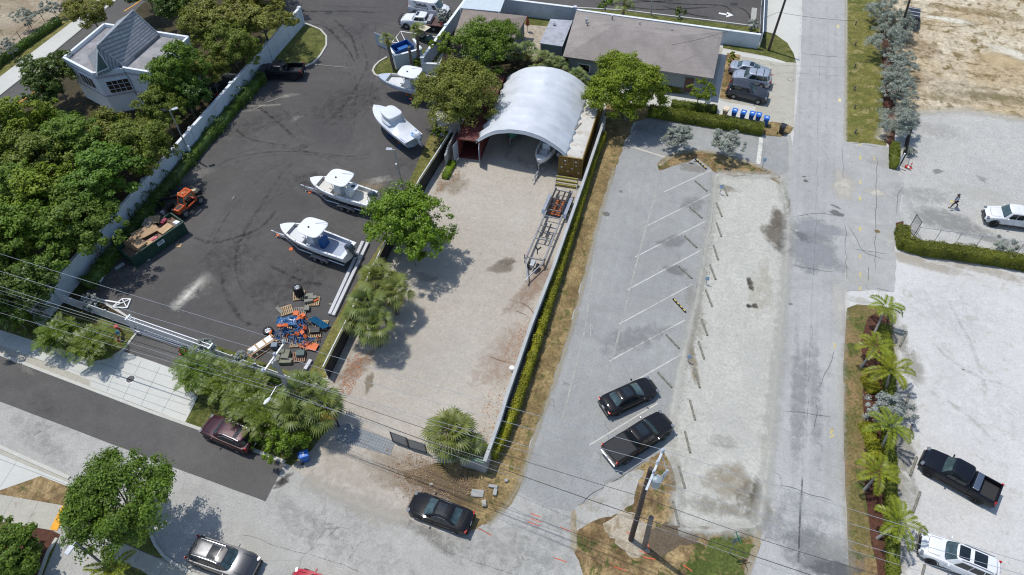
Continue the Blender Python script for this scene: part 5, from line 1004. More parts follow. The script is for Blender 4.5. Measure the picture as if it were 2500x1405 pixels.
litter('fallen_leaves', 'red brown leaves along the inside of the grey yard wall', [(1330, 700), (1350, 640), (1300, 800), (1220, 1040), (1180, 1110), (1140, 1100), (1215, 900), (1260, 800)], 420, l_lit)
m_peb = M('debris_bits', (.2, .17, .14), .9, var=.5, scale=2); m_chip = M('pale_chips', (.42, .41, .39), .9, var=.3, scale=2)
litter('gravel_debris', 'dark twigs and grit along the row of wheel stops on the gravel', [(1725, 480), (1745, 480), (1740, 620), (1715, 780), (1690, 940), (1660, 1100), (1640, 1100), (1670, 900), (1705, 720)], 420, m_peb, .06)
litter('gravel_debris', 'scattered brown grit on the lower half of the gravel strip', [(1760, 450), (1890, 450), (1900, 700), (1860, 1200), (1700, 1270), (1690, 1050), (1760, 700)], 300, m_peb, .05)
litter('pale_chips', 'pale dust chips scattered over the dark boat yard', [(480, 430), (700, 200), (930, 300), (950, 500), (820, 760), (650, 880), (280, 700)], 450, m_chip, .06)
litter('gravel_debris', 'dark grit scattered on the gravel storage yard', [(1120, 430), (1400, 440), (1330, 760), (1200, 1080), (900, 1000), (1000, 640)], 250, m_peb, .06)
litter('fallen_leaves', 'brown leaves under the fan palm clump by the beams', [(880, 800), (960, 700), (1010, 640), (1000, 720), (930, 860)], 350, l_litb)
# ================================================================ BOATS AND TRAILERS
m_gel = M('white_gelcoat', (.76, .77, .77), .25, var=.03, coat=.4); m_deck = M('non_skid_deck', (.62, .63, .63), .6, var=.05, scale=3); m_cream = M('cream_deck', (.60, .58, .52), .6, var=.05); m_bluegrey = M('blue_grey_deck', (.36, .40, .48), .6, var=.05)
m_vinyl = M('beige_bolster', (.38, .33, .26), .6); m_eng = M('outboard_blue_grey', (.035, .05, .07), .25, var=.1, coat=.5); m_engb = M('outboard_black', (.02, .022, .028), .25, coat=.5)
m_alu = M('aluminium', (.50, .51, .53), .35, .8, var=.08); m_wrap = M('shrink_wrap', (.66, .69, .73), .35, var=.04, scale=.8); m_bcush = M('blue_cushion', (.02, .10, .30), .5); m_oran = M('orange_pad', (.62, .13, .03), .6, var=.15); m_sblue = M('stand_blue', (.02, .12, .32), .45, var=.15)
def hull_fn(L_, B, z0=.75, fb=1.25, bowup=.35):
    def st(u):   # u 0 stern .. 1 bow
        x = -L_ / 2 + L_ * u; b = B / 2 * ((.93 + .07 * min(1, u / .35)) if u < .45 else (1 - ((u - .45) / .55) ** 2.6) ** .72); zs = z0 + fb * .82 + bowup * u ** 1.8
        zk = z0 + (0 if u < .75 else ((u - .75) / .25) ** 2 * fb * .75); zc = z0 + .38 + .5 * u ** 3 * fb; zc = min(zc, zs - .1)
        return x, max(b, .015), zs, min(zk, zs - .05), zc
    return st
def outboard(t, x, y, z, mat, tilt=.5, name='outboard_engine'):
    q = MB(); R = Matrix.Rotation(tilt, 3, 'Y'); o = Vector((x, y, z))
    def blob(c, d, n=10):
        rings = []
        for k, f in enumerate((.55, .92, 1, .98, .8, .4)):
            zz = (-1, -.75, -.2, .4, .85, 1)[k]; rings.append([o + R @ (Vector(c) + Vector((math.copysign(abs(math.cos(a)) ** .7, math.cos(a)) * d[0] * f, math.copysign(abs(math.sin(a)) ** .7, math.sin(a)) * d[1] * f, zz * d[2]))) for a in [2 * math.pi * i / 14 for i in range(14)]])
        q.loft(rings)
    blob((-.32, 0, .46), (.52, .32, .4)); blob((-.25, 0, -.2), (.16, .1, .45)); blob((-.3, 0, -.62), (.3, .07, .12)); e = q.build(name, mat, t, smooth=True)
    p = MB()
    for i in range(3): a = i * 2.09; c = o + R @ Vector((-.66, .13 * math.cos(a), -.7 + .13 * math.sin(a))); p.box(c, (.03, .12, .16), a)
    p.lathe([(.05, -.05), (.05, .05)], o + R @ Vector((-.64, 0, -.7)), 'x', 8); p.build('propeller', m_alu, e); return e
def boat(label, rear, front, z, L_, B, deck, liner, eng, ttop=True, name_txt=None, cushion=None, z0=.75, engines=1, wrap=False, hullm=None, name='centre_console_boat'):
    l, r, n = mid(rear, front, z); t = thing(name, label, 'boat', l, r); st = hull_fn(L_, B, z0); N = 26; us = [i / N for i in range(N + 1)]; q = MB(); rg = []
    for u in us:
        x, b, zs, zk, zc = st(u); rg.append([Vector((x, s * y, zz)) for s, y, zz in ((1, b - min(.2, b * .5), zs + .03), (1, b - .03, zs + .02), (1, b, zs - .06), (1, b * .95, (zs + zc) / 2), (1, b * .86, zc), (1, b * .45, (zk + zc) / 2 - .03), (1, 0, zk), (-1, b * .45, (zk + zc) / 2 - .03), (-1, b * .86, zc), (-1, b * .95, (zs + zc) / 2), (-1, b, zs - .06), (-1, b - .03, zs + .02), (-1, b - min(.2, b * .5), zs + .03))])
    q.loft(rg, False, False); q.add([*rg[0]], [tuple(range(13))])
    # foredeck
    k0 = int(N * .86); q.add([v for k in range(k0, N + 1) for v in (rg[k][0], rg[k][12])], [(2 * i, 2 * i + 1, 2 * i + 3, 2 * i + 2) for i in range(N - k0)])
    h = q.build('hull', hullm or m_gel, t, smooth=True, fix=False)
    if wrap:
        w_ = MB(); R2 = []
        for u in us:
            x, b, zs, zk, zc = st(u); pk = zs + .12 + .75 * math.exp(-((u - .48) / .2) ** 2) - (.15 * (1 - u) if u < .25 else 0); wr = .03 * math.sin(u * 40)
            R2.append([Vector((x, s * y, zz + wr * (1 - abs(y) / (b + .1)))) for s, y, zz in ((1, b + .03, zs - .28), (1, b + .03, zs + .03), (1, b * .7, zs + (pk - zs) * .45), (1, b * .3, zs + (pk - zs) * .85), (1, 0, pk), (-1, b * .3, zs + (pk - zs) * .85), (-1, b * .7, zs + (pk - zs) * .45), (-1, b + .03, zs + .03), (-1, b + .03, zs - .28))])
        w_.loft(R2, False, False); w_.add(R2[0], [tuple(range(9))]); w_.build('shrink_wrap', m_wrap, t, smooth=True)
        tp = MB(); tz = z0 + 2.45; x0, x1 = -.9, 1.35; Rr = []
        for zz, k in ((tz - .55, .93), (tz - .1, 1.02), (tz, .97), (tz + .05, .7), (tz + .07, .2)): Rr.append([Vector(((x0 + x1) / 2 + math.copysign(abs(math.cos(a)) ** .55, math.cos(a)) * (x1 - x0) / 2 * k, math.copysign(abs(math.sin(a)) ** .55, math.sin(a)) * .95 * k * (1 - .12 * math.cos(a)), zz)) for a in [2 * math.pi * i / 28 for i in range(28)]])
        lo = [Vector((v.x * 1.12 - .1, v.y * 1.25, z0 + 1.6)) for v in Rr[0]]; tp.loft([lo] + Rr); tp.build('wrapped_top', m_wrap, t, smooth=True)
        tarp = MB(); tarp.grid(lambda u, v: Vector((-L_ / 2 + .02 + .75 * u, -.1 - .85 * v, z0 + 1.16 + .09 * u + .03 * math.sin(9 * v))), 5, 6); tarp.build('blue_tarp', M('blue_tarp', (.01, .22, .55), .4), t)
        outboard(t, -L_ / 2 - .1, -.35, z0 + .95, m_wrap, .35); return t, L_
    # liner
    zf = z0 + .55; q = MB(); R3 = []
    for u in us[1:k0 + 1]:
        x, b, zs, zk, zc = st(u); bi = b - min(.2, b * .5); R3.append([Vector((x, s * y, zz)) for s, y, zz in ((1, bi, zs + .03), (1, bi - .04, zf), (1, 0, zf), (-1, bi - .04, zf), (-1, bi, zs + .03))])
    q.loft(R3, False, False); q.add(R3[0], [(0, 1, 2, 3, 4)]); q.add(R3[-1], [(0, 1, 2, 3, 4)]); q.build('cockpit', liner, t, smooth=True, fix=False)
    q = MB(); x, b, zs, zk, zc = st(.02); q.box((-L_ / 2 + .22, 0, (zf + zs) / 2 + .03), (.42, b * 1.9, zs - zf)); q.build('transom', m_gel, t, bevel=.05)
    # bow bench and bolster
    q = MB(); A = []
    for u in us[int(N * .62):k0 + 1]: x, b, zs, zk, zc = st(u); A.append((x, b - .22, zs))
    pts = [Vector((x, y - .12, zf + .42)) for x, y, zz in A] + [Vector((x, -y + .12, zf + .42)) for x, y, zz in reversed(A)]; q.prism([(p.x, p.y) for p in pts], zf + .01, zf + .42); q.build('bow_deck', deck, t)
    q = MB(); q.tube([Vector((x, y - .03, zz - .1)) for x, y, zz in A] + [Vector((x, -y + .03, zz - .1)) for x, y, zz in reversed(A)], .06, 6); q.build('bolster', m_vinyl, t, smooth=True)
    # console, seat, leaning post
    q = MB(); q.box((.15, 0, zf + .62), (1.0, .95, 1.24), top=(.72, .85)); q.build('console', m_gel, t, bevel=.06); q = MB(); q.box((.42, 0, zf + 1.38), (.06, .8, .4), ry=-.5); q.build('console_windscreen', C_glass2, t)
    q = MB(); q.box((.95, 0, zf + .3), (.6, .8, .58), top=(.9, .9)); q.build('console_seat', deck, t, bevel=.05)
    q = MB(); q.lathe([(.17, 0), (.19, .02), (.17, .04)], (-.36, 0, zf + 1.02), 'x', 14, cap=False); q.tube([(-.34, 0, zf + 1.02), (-.2, 0, zf + .95)], .02); q.build('steering_wheel', C_black, t)
    q = MB(); q.box((-1.05, 0, zf + .5), (.5, .95, 1.0), top=(.85, 1)); q.build('leaning_post', cushion or m_gel, t, bevel=.05)
    if ttop:
        tz = zf + 2.12; Rr = []; x0, x1, yw = -1.45, 1.2, 1.15
        for zz, k in ((tz - .05, .96), (tz, 1.0), (tz + .05, .97), (tz + .08, .6), (tz + .085, .15)): Rr.append([Vector(((x0 + x1) / 2 + math.copysign(abs(math.cos(a)) ** .5, math.cos(a)) * (x1 - x0) / 2 * k, math.copysign(abs(math.sin(a)) ** .5, math.sin(a)) * yw * k * (1 - .1 * math.cos(a)), zz)) for a in [2 * math.pi * i / 32 for i in range(32)]])
        q = MB(); q.loft(Rr); q.build('hard_top', m_gel, t, smooth=True)
        for sx, tx in ((.55, .75), (-.35, -.9)):
            for s in (1, -1): q = MB(); q.tube([(sx, s * .52, zf), (sx - .05, s * .6, zf + 1.3), (tx, s * .75, tz - .05)], .03, 6); q.build('top_leg', m_alu, t)
        q = MB(); q.tube([(-.2, -.5, tz + .1), (-1.5, -.95, tz + .32)], .018, 5); q.build('antenna', m_alu, t)
        q = MB(); q.lathe([(.09, 0), (.09, .08), (.03, .12)], (.1, .2, tz + .08), 'z', 10); q.build('radar_dome', C_black, t)
    for i in range(engines): outboard(t, -L_ / 2 - .02, (i - (engines - 1) / 2) * .75, z0 + .95, eng)
    q = MB()
    for s in (1, -1):
        for u in (.1, .22, .34, .5, .68, .84): x, b, zs, zk, zc = st(u); c_ = MB(); c_.lathe([(.04, 0), (.04, .03), (0, .035)], (x, s * (b - .11), zs + .035), 'z', 6); c_.build('cleat', C_black, t)
    q = MB()
    for u0 in range(3, 24):
        a, b_ = us[u0], us[u0 + 1]; xa, ba, za, _, _ = st(a); xb, bb, zb_, _, _ = st(b_)
        q.add([(xa, -ba - .004, za - .30 + .04), (xb, -bb - .004, zb_ - .30 + .04), (xb, -bb * .985 - .006, zb_ - .38), (xa, -ba * .985 - .006, za - .38)], [(0, 1, 2, 3)])
    return t, L_
def trailer(label, loc, rz, L_, axle=-.9, wd=1.9, naxle=2, z=.55, grp='boat trailers', tongue=2.0):
    t = thing('boat_trailer', label, 'trailer', loc, rz, grp)
    for s in (1, -1):
        q = MB(); q.tube([(-L_ / 2 + .3, s * wd / 2, z), (L_ * .2, s * wd / 2, z), (L_ / 2 - .3, s * .18, z), (L_ / 2 + tongue * .5, 0, z)], .06, 4); q.build('frame_rail', m_alu, t)
        q = MB(); q.bar((-L_ / 2 + .3, s * .6, z + .17), (L_ * .1, s * .6, z + .2), .12, .1); q.build('bunk', C_black, t)
        for i in range(naxle): wheel(t, axle + (i - (naxle - 1) / 2) * .82, s * (wd / 2 + .25), .34, .22)
        q = MB(); xs = axle; hw = naxle * .41 + .12; pr = [(xs - hw - .12, .38), (xs - hw + .1, .7), (xs - .15, .77), (xs + .15, .77), (xs + hw - .1, .7), (xs + hw + .12, .38)]
        q.loft([[Vector((x, s * (wd / 2 + .1), zz)) for x, zz in pr], [Vector((x, s * (wd / 2 + .42), zz)) for x, zz in pr]], False, False); q.loft([[Vector((x, s * (wd / 2 + .42), zz)) for x, zz in pr], [Vector((x, s * (wd / 2 + .42), zz - .07)) for x, zz in pr]], False, False); q.build('mudguard', m_alu, t)
    for x in (-L_ / 2 + .35, axle, L_ * .08, L_ * .25): q = MB(); q.bar((x, -wd / 2 * (1 if x < L_ * .2 else .7), z), (x, wd / 2 * (1 if x < L_ * .2 else .7), z), .07); q.build('crossmember', m_alu, t)
    q = MB(); q.bar((L_ / 2 - .5, 0, z), (L_ / 2 + tongue * .5 + .35, 0, z), .09); q.box((L_ / 2 + tongue * .5 + .45, 0, z + .03), (.25, .12, .12)); q.build('coupler', m_gal, t)
    q = MB(); q.tube([(L_ / 2 + tongue * .5, .12, .05), (L_ / 2 + tongue * .5, .12, z + .45)], .035, 6); q.lathe([(.1, 0), (.1, .04)], (L_ / 2 + tongue * .5, .12, .03), 'z', 8); q.build('jack', m_gal, t)
    q = MB(); q.tube([(L_ / 2 - .1, 0, z), (L_ / 2 - .05, 0, z + .75)], .05, 6); q.box((L_ / 2 - .15, 0, z + .8), (.12, .3, .1)); q.build('winch_post', m_gal, t); return t
b3, LL = boat('white boat lettered MAYHEM with a seat cover on its trailer beside the bright tree', (905, 482), (762, 440), 1.9, 7.4, 2.5, m_cream, m_cream, m_eng, cushion=None)
trailer('galvanised tandem trailer carrying the lettered boat nearest the lamp post', b3.location.copy(), b3.rotation_euler.z, 7.4)
st = hull_fn(7.4, 2.5); x, b, zs, _, zc = st(.42)
text('MAYHEM', .42, C_ink, b3, (-.55, -1.255, zs - .62), (math.radians(82), 0, 0), italic=.25)
q = MB(); q.lathe([(.5, 0), (.56, -.02), (.6, -.12)], (-1.45, -.1, 2.55), 'z', 20); q.lathe([(.5, .0), (0, .02)], (-1.45, -.1, 2.55), 'z', 20, cap=False); o_ = q.build('seat_cover', m_gel, b3, smooth=True); q = MB(); q.lathe([(.22, 0), (.22, .01), (0, .012)], (-1.5, -.15, 2.575), 'z', 14); q.build('emblem', m_eng, o_)
b4, LL = boat('white boat with blue grey cockpit floor, lowest of the boats in the dark yard', (855, 612), (684, 552), 1.9, 8.0, 2.6, m_deck, m_bluegrey, m_eng, cushion=m_bcush)
trailer('galvanised tandem trailer under the lowest boat in the dark yard', b4.location.copy(), b4.rotation_euler.z, 8.0)
x, b, zs, _, zc = hull_fn(8, 2.6)(.5)
zz_ = zs - .48; q = MB(); q.tube([(-.3 + .62 * math.cos(a), -1.318 + .02 * math.sin(a), zz_ + .2 * math.sin(a)) for a in [k * math.pi / 12 for k in range(25)]], .022, 5, False); q.build('emblem', C_ink, b4)
for k, (w_, dz) in enumerate(((.8, .06), (.7, -.06))): q = MB(); q.bar((-.3 - w_ / 2, -1.322, zz_ + dz), (-.3 + w_ / 2, -1.322, zz_ + dz), .012, .06); q.build('small_lettering', C_ink, b4)
b1, LL = boat('white centre console boat half hidden by the shaggy olive tree near the palm island', (1072, 218), (934, 190), 2.0, 8.4, 2.6, m_deck, m_deck, m_engb, cushion=m_bcush, z0=.9, hullm=M('pale_grey_hull', (.50, .56, .62), .25, coat=.4, var=.03))
bw, LL = boat('shrink wrapped white boat on orange topped stands beside the grass strip', (1010, 338), (914, 262), 2.0, 7.6, 2.5, m_deck, m_deck, m_eng, z0=.85, wrap=True, name='wrapped_boat', hullm=M('blue_grey_hull', (.30, .36, .46), .3, coat=.3))
bs, LL = boat('small open white boat poking its bow out of the arched shed', (1362, 318), (1312, 402), 1.6, 5.6, 2.1, m_deck, m_deck, m_engb, ttop=False, z0=.6)
trailer('trailer under the small open boat at the mouth of the arched shed', bs.location.copy(), bs.rotation_euler.z, 5.6, wd=1.6, naxle=1, z=.45, tongue=2.2)
l, r, n = mid((1262, 290), (1228, 345), .9); bq, LL = boat('white and green boat deep in the shade of the arched shed', (1285, 262), (1240, 348), 1.3, 5.2, 2.0, m_deck, m_deck, m_engb, ttop=False, z0=.5, hullm=M('green_hull', (.05, .2, .16), .3, coat=.4))
trailer('trailer with a rusty tongue under the boat deep in the arched shed', bq.location.copy(), bq.rotation_euler.z, 5.2, wd=1.6, naxle=1, z=.4, tongue=2.2)
# empty triple trailer
RA, RB, FA, FB = G(1356, 462, .6), G(1398, 468, .6), G(1284, 632, .6), G(1321, 656, .6); rc = (RA + RB) / 2; fc = (FA + FB) / 2; dv = fc - rc; Lr = dv.length; rz = math.atan2(dv.y, dv.x)
m_al2 = M('dull_aluminium', (.26, .27, .29), .5, .5, var=.25, scale=3, dirt=(.16, .12, .09)); t = thing('empty_boat_trailer', 'long empty galvanised boat trailer with black bunks parked along the grey wall', 'trailer', (rc.x, rc.y, .03), rz); hw = (RA - RB).length / 2 * .95
for s in (1, -1):
    q = MB(); q.bar((0, s * hw, .62), (Lr, s * hw, .62), .15, .18); q.build('frame_rail', m_al2, t); q = MB(); q.tube([(Lr - .3, s * hw, .62), (Lr + 1.9, 0, .6)], .07, 6); q.build('drawbar', m_alu, t)
    for a0, a1, y in ((.3, 3.6, .75), (.6, 3.3, .3), (5.5, 7.3, .22)): q = MB(); q.bar((a0, s * y, .95), (a1, s * y, .95), .14, .12); q.build('bunk', C_black, t)
    for i in range(3): wheel(t, 1.5 + i * .85, s * (hw + .26), .36, .24)
    q = MB(); pr = [(.9, .5), (1.15, .82), (3.6, .82), (3.9, .5)]; q.loft([[Vector((x, s * (hw + .1), z)) for x, z in pr], [Vector((x, s * (hw + .42), z)) for x, z in pr]], False, False); q.loft([[Vector((x, s * (hw + .42), z)) for x, z in pr], [Vector((x, s * (hw + .42), z - .08)) for x, z in pr]], False, False); q.build('mudguard', m_alu, t)
    wheel(t, Lr + .1, s * .42, .34, .22, tyre_name='spare_wheel'); q = MB(); q.tube([(Lr - .3, s * (hw + .1), .03), (Lr - .3, s * (hw + .1), 1.2)], .05, 6); q.build('jack', C_black, t)
for x in (.2, 1.5, 2.35, 3.2, 4.2, 5.6, 6.5, 7.4, Lr - .6): 
    if x < Lr: q = MB(); q.bar((x, -hw, .6), (x, hw, .6), .09); q.build('crossmember', m_al2, t)
q = MB(); q.box((Lr + .25, .0, .78), (.7, .4, .4)); q.build('tool_box', m_gal, t, bevel=.03); q = MB(); q.tube([(Lr - 1.2, 0, .6), (Lr - 1.3, 0, 1.15)], .05); q.bar((Lr - 1.3, 0, 1.15), (Lr - 1.5, .3, 1.4), .1); q.bar((Lr - 1.3, 0, 1.15), (Lr - 1.5, -.3, 1.4), .1); q.build('bow_stop', C_black, t)
q = MB(); q.box((Lr + 2.1, 0, .6), (.4, .14, .14)); q.build('coupler', m_gal, t); q = MB(); q.box((2.4, 0, .3), (2.2, 1.2, .02)); q.build('rusty_tray', M('rust', (.30, .09, .03), .8, var=.4, scale=2), t)
t = thing('steel_rack', 'yellowish steel rack between the mustard container and the empty trailer', 'rack', G(1382, 456)); rzz = math.atan2((G(1410, 448) - G(1358, 440)).y, (G(1410, 448) - G(1358, 440)).x); t.rotation_euler = (0, 0, rzz)
for z, y in ((.85, .4), (.5, .2), (.2, -.1)): q = MB(); q.bar((-1.15, y, z), (1.15, y, z), .12, .22); q.build('beam', M('rack_yellow', (.30, .25, .06), .7, var=.2), t)
for x in (-1.15, 1.15): q = MB(); q.bar((x, .4, 0), (x, .4, 1.0), .09); q.bar((x, -.4, 0), (x, .4, .6), .07); q.build('upright', m_alu, t)
# stands, pads
def stand(label, loc, rz=0, tilt=(0, 0), grp='orange topped boat stands', h=.8):
    t = thing('boat_stand', label, 'boat stand', loc, rz, grp); t.rotation_euler = (tilt[0], tilt[1], rz); q = MB(); q.tube([(0, 0, h * .35), (0, 0, h)], .04, 6)
    for i in range(4): a = i * math.pi / 2 + .78; q.tube([(0, 0, h * .62), (.38 * math.cos(a), .38 * math.sin(a), .02)], .03, 5)
    for i in range(4): a = i * math.pi / 2 + .78; b = a + math.pi / 2; q.tube([(.3 * math.cos(a), .3 * math.sin(a), h * .15), (.3 * math.cos(b), .3 * math.sin(b), h * .15)], .02, 4)
    q.build('frame', m_sblue, t); q = MB(); q.box((0, 0, h + .04), (.34, .34, .07), .3, ry=.25); q.build('pad', m_oran, t, bevel=.02); return t
stand0 = stand('orange topped stand under the tree half hidden boat, nearest its hull', G(996, 246)); dup(stand0, G(1011, 247), .5, 'orange topped stand second from the left below the half hidden boat'); dup(stand0, G(1006, 256), 1.1, 'orange topped stand lowest of the three below the half hidden boat')
dup(stand0, G(950, 336), .2, 'orange topped stand under the wrapped boat on its left side'); dup(stand0, G(978, 362), .9, 'orange topped stand below the stern corner of the wrapped boat'); dup(stand0, G(1002, 362), .4, 'orange topped stand behind the outboard of the wrapped boat')
for px, py, lb in ((757, 470, 'orange pad under the tongue jack of the lettered boat'), (678, 575, 'orange pad under the tongue jack of the lowest boat'), (711, 609, 'loose orange pad on the asphalt left of the lowest boat')):
    q = MB(); q.box((0, 0, .03), (.42, .42, .06), .4, top=(.8, .8)); o = q.build('jack_pad', m_oran, bevel=.01); o.location = G(px, py) + Vector((0, 0, .014)); tag(o, lb, 'pad')
# ================================================================ YARD CLUTTER
m_pal = M('pallet_wood', (.40, .29, .17), .85, var=.25, scale=3); m_palg = M('grey_pallet_wood', (.24, .21, .18), .85, var=.25, scale=3)
def pallet(label, px, py, rz, mat=None, w_=1.15, l_=1.05, z=0.014, grp='pallets in the lower corner of the dark yard'):
    mat = mat or m_pal; g = G(px, py); t = thing('pallet', label, 'pallet', (g.x, g.y, z), rz, grp)
    for i in range(7): q = MB(); q.box((-w_ / 2 + .07 + i * (w_ - .14) / 6, 0, .135), (.1, l_, .022)); q.build('top_slat', mat, t)
    for y in (-l_ / 2 + .05, 0, l_ / 2 - .05): q = MB(); q.box((0, y, .07), (w_, .09, .1)); q.build('bearer', mat, t)
    return t
RZ = .35
pallet('pallet under the stack of tyres', 731, 724, RZ + .1); pallet('pallet heaped with grey blocks and orange pads right of the stacked tyres', 766, 738, RZ); pallet('clean bare pallet left of the grey slatted one', 700, 760, RZ + .35); pallet('grey slatted pallet with an orange pad on its lower edge', 733, 764, RZ, m_palg)
pallet('pallet lying under the big blue sheet', 786, 796, RZ - .1); pallet('pallet with black machine parts under the blue sheet pallet', 770, 815, RZ); pallet('pallet under the left heap of blue stands', 690, 828, RZ, m_palg); pallet('pallet under the middle heap of blue stands', 725, 838, RZ); pallet('pallet under the large orange board', 758, 845, RZ); pallet('pallet under the folded blue tarpaulins', 700, 795, RZ); pallet('pallet with grey blocks nearest the white fence', 731, 874, RZ, M('red_brown_pallet', (.28, .17, .11), .85, var=.2))
def slab(name, label, cat, px, py, z, d, rz, mat, bev=.01, ry=0, rx=0, grp=None):
    q = MB(); q.box((0, 0, d[2] / 2), d, 0, ry=ry, rx=rx); o = q.build(name, mat, bevel=bev); g = G(px, py); o.location = (g.x, g.y, z + .015); o.rotation_euler = (0, 0, rz); return tag(o, label, cat, grp)
m_blk = M('grey_block', (.22, .22, .18), .9, var=.2); m_olv = M('olive_crate', (.17, .17, .12), .7, var=.2); m_card = M('cardboard', (.42, .28, .16), .85, var=.12, scale=1.5); m_cardd = M('dark_cardboard', (.30, .19, .11), .85, var=.15)
for i, (x, y) in enumerate(((757, 727), (765, 733), (756, 740))): slab('timber_block', ('upper grey block on the pallet right of the stacked tyres', 'middle grey block on the pallet right of the stacked tyres', 'lower grey block on the pallet right of the stacked tyres')[i], 'block', x, y, .15, (.8, .35, .28), RZ + .1 * i, m_blk)
slab('orange_board', 'small orange pads on the pallet right of the stacked tyres', 'pads', 771, 736, .15, (.55, .35, .12), RZ + .5, m_oran); slab('orange_board', 'orange pad on the lower edge of the grey slatted pallet', 'pads', 724, 768, .15, (.5, .5, .08), .2, m_oran); slab('orange_board', 'long orange pad stack just below the grey slatted pallet', 'pads', 734, 779, .1, (1.0, .45, .25), RZ + .6, m_oran)
slab('orange_board', 'large orange board at the lower right of the heaps', 'board', 757, 848, .15, (1.5, .75, .07), RZ - .6 + .25, m_oran); slab('orange_board', 'small orange pad between the lumber stack and the heaps', 'pads', 664, 831, .0, (.45, .4, .1), .3, m_oran); slab('timber_block', 'grey block on the right edge of the grey slatted pallet', 'block', 751, 757, .15, (.45, .55, .2), RZ, m_blk); slab('timber_block', 'grey board lying over the corner of the clean pallet', 'board', 683, 760, .05, (.9, .3, .12), -.5, m_blk)
slab('timber_block', 'little grey plank beside the lower ends of the white beams', 'board', 808, 744, 0, (.4, .2, .08), 0, m_blk)
# blue sheet
q = MB(); q.grid(lambda u, v: Vector((-.9 + 1.9 * u, -.55 + .75 * v + .3 * u, .42 - .24 * v + .03 * math.sin(40 * u))), 30, 5); o = q.build('blue_sheet', M('blue_tin', (.01, .10, .20), .35, .3, var=.2), fix=False); mo = o.modifiers.new('s', 'SOLIDIFY'); mo.thickness = .01; g = G(781, 792); o.location = (g.x, g.y, 0.03); o.rotation_euler = (0, 0, -.75 + .25); tag(o, 'ribbed blue metal sheet leaning on a pallet by the grass strip', 'sheet')
q = MB(); q.grid(lambda u, v: Vector((-.9 + 1.8 * u, -.5 + 1.0 * v, .22 + .22 * abs(noise.noise(Vector((u * 4, v * 3, 1)))) + .12 * math.sin(u * 6) * math.sin(v * 5))), 22, 14); o = q.build('blue_tarpaulin', M('dark_blue_tarp', (.008, .07, .19), .3, var=.4, scale=3, dirt=(.25, .35, .45)), smooth=2); g = G(702, 789); o.location = (g.x, g.y, .1); o.rotation_euler = (0, 0, RZ - .1); tag(o, 'crumpled glossy blue tarpaulin at the upper left of the heaps', 'tarpaulin')
hp = [(683, 820), (692, 815), (700, 822), (690, 830), (697, 812), (714, 828), (722, 820), (730, 830), (738, 838), (718, 838), (728, 842), (744, 828), (748, 842), (735, 800), (745, 793), (750, 803), (728, 793), (738, 812), (722, 806), (756, 838), (733, 822), (708, 815)]
where = ['left heap', 'middle heap', 'right heap', 'upper heap']
for i, (x, y) in enumerate(hp):
    g = G(x, y); gi = 0 if i < 5 else 1 if i < 11 else 2 if i < 13 else 3 if i < 18 else 1
    o = dup(stand0, (g.x, g.y, .16 + .25 * random.random()), random.random() * 6, 'blue framed boat stand with orange pad tumbled in the %s on the pallets' % where[gi], 1.0, 'tumbled boat stands on the pallets, ' + where[gi]); o.rotation_euler = (random.uniform(-1.6, 1.6), random.uniform(-1.2, 1.2), random.random() * 6)
# tyres
def tyre(label, px, py, z, r=.42, w_=.28, rim=C_rim, grp=None):
    g = G(px, py); q = MB(); q.lathe([(r * .6, 0), (r * .92, 0), (r, .05), (r, w_ - .05), (r * .92, w_), (r * .62, w_)], (0, 0, 0), 'z', 24, cap=False); t = thing('spare_wheel', label, 'wheel', (g.x, g.y, z), 0, grp); q.build('tyre', C_tyre, t, smooth=True)
    q = MB(); q.lathe([(r * .62, w_ - .02), (r * .55, w_ - .07), (r * .25, w_ - .06), (.0, w_ - .02)], (0, 0, 0), 'z', 20, cap=False)
    for k in range(6): a = k * 1.047; q.bar((r * .12 * math.cos(a), r * .12 * math.sin(a), w_ - .02), (r * .58 * math.cos(a), r * .58 * math.sin(a), w_ - .02), .07, .03)
    q.build('rim', rim, t); return t
for k, s_ in enumerate(('bottom', 'second', 'third', 'topmost')): tyre(s_ + ' wheel of the stack on the upper pallet', 733, 722, .17 + k * .27, grp='stack of wheels on the upper pallet')
tyre('lone wheel lying on the asphalt left of the heaps', 656, 812, .015, .47, .34)
# lumber stack
t = thing('lumber_stack', 'stack of boards topped by three white panels beside the lone wheel', 'lumber', G(641, 850), .25 + 1.15 - .35)
for i in range(4):
    q = MB(); q.box((random.uniform(-.1, .1), random.uniform(-.08, .08), .08 + i * .13), (2.6 - i * .12, 1.15 - i * .1, .1), random.uniform(-.04, .04)); q.build('board', m_card if i % 2 else m_cardd, t)
for i in (-1, 0, 1): q = MB(); q.box((i * .78, .02, .54), (.62, .6, .03)); q.build('white_panel', m_white, t)
slab('grey_box', 'blue grey machine box below the small orange pad', 'box', 673, 850, 0, (.55, .5, .55), .3, M('blue_grey_box', (.14, .19, .24), .5), .03)
t = thing('crate_stack', 'olive crates and battery blocks stacked below the concrete pole arm', 'crates', G(693, 876), .3)
for c_, d_ in (((-.5, -.1, .25), (.6, .8, .5)), ((.25, .1, .3), (.7, .9, .6)), ((.3, -.45, .2), (1.1, .5, .4)), ((-.1, .35, .55), (.5, .4, .3))): q = MB(); q.box(c_, d_, random.uniform(-.1, .1)); q.build('crate', m_olv, t, bevel=.03)
slab('timber_block', 'upper dark block on the pallet nearest the white fence', 'block', 736, 868, .15, (.7, .6, .3), RZ, M('teal_block', (.10, .14, .13), .8)); slab('machine_parts', 'black engine parts on the pallet under the blue sheet', 'engine parts', 772, 812, .15, (.9, .6, .3), RZ, C_black, .08)
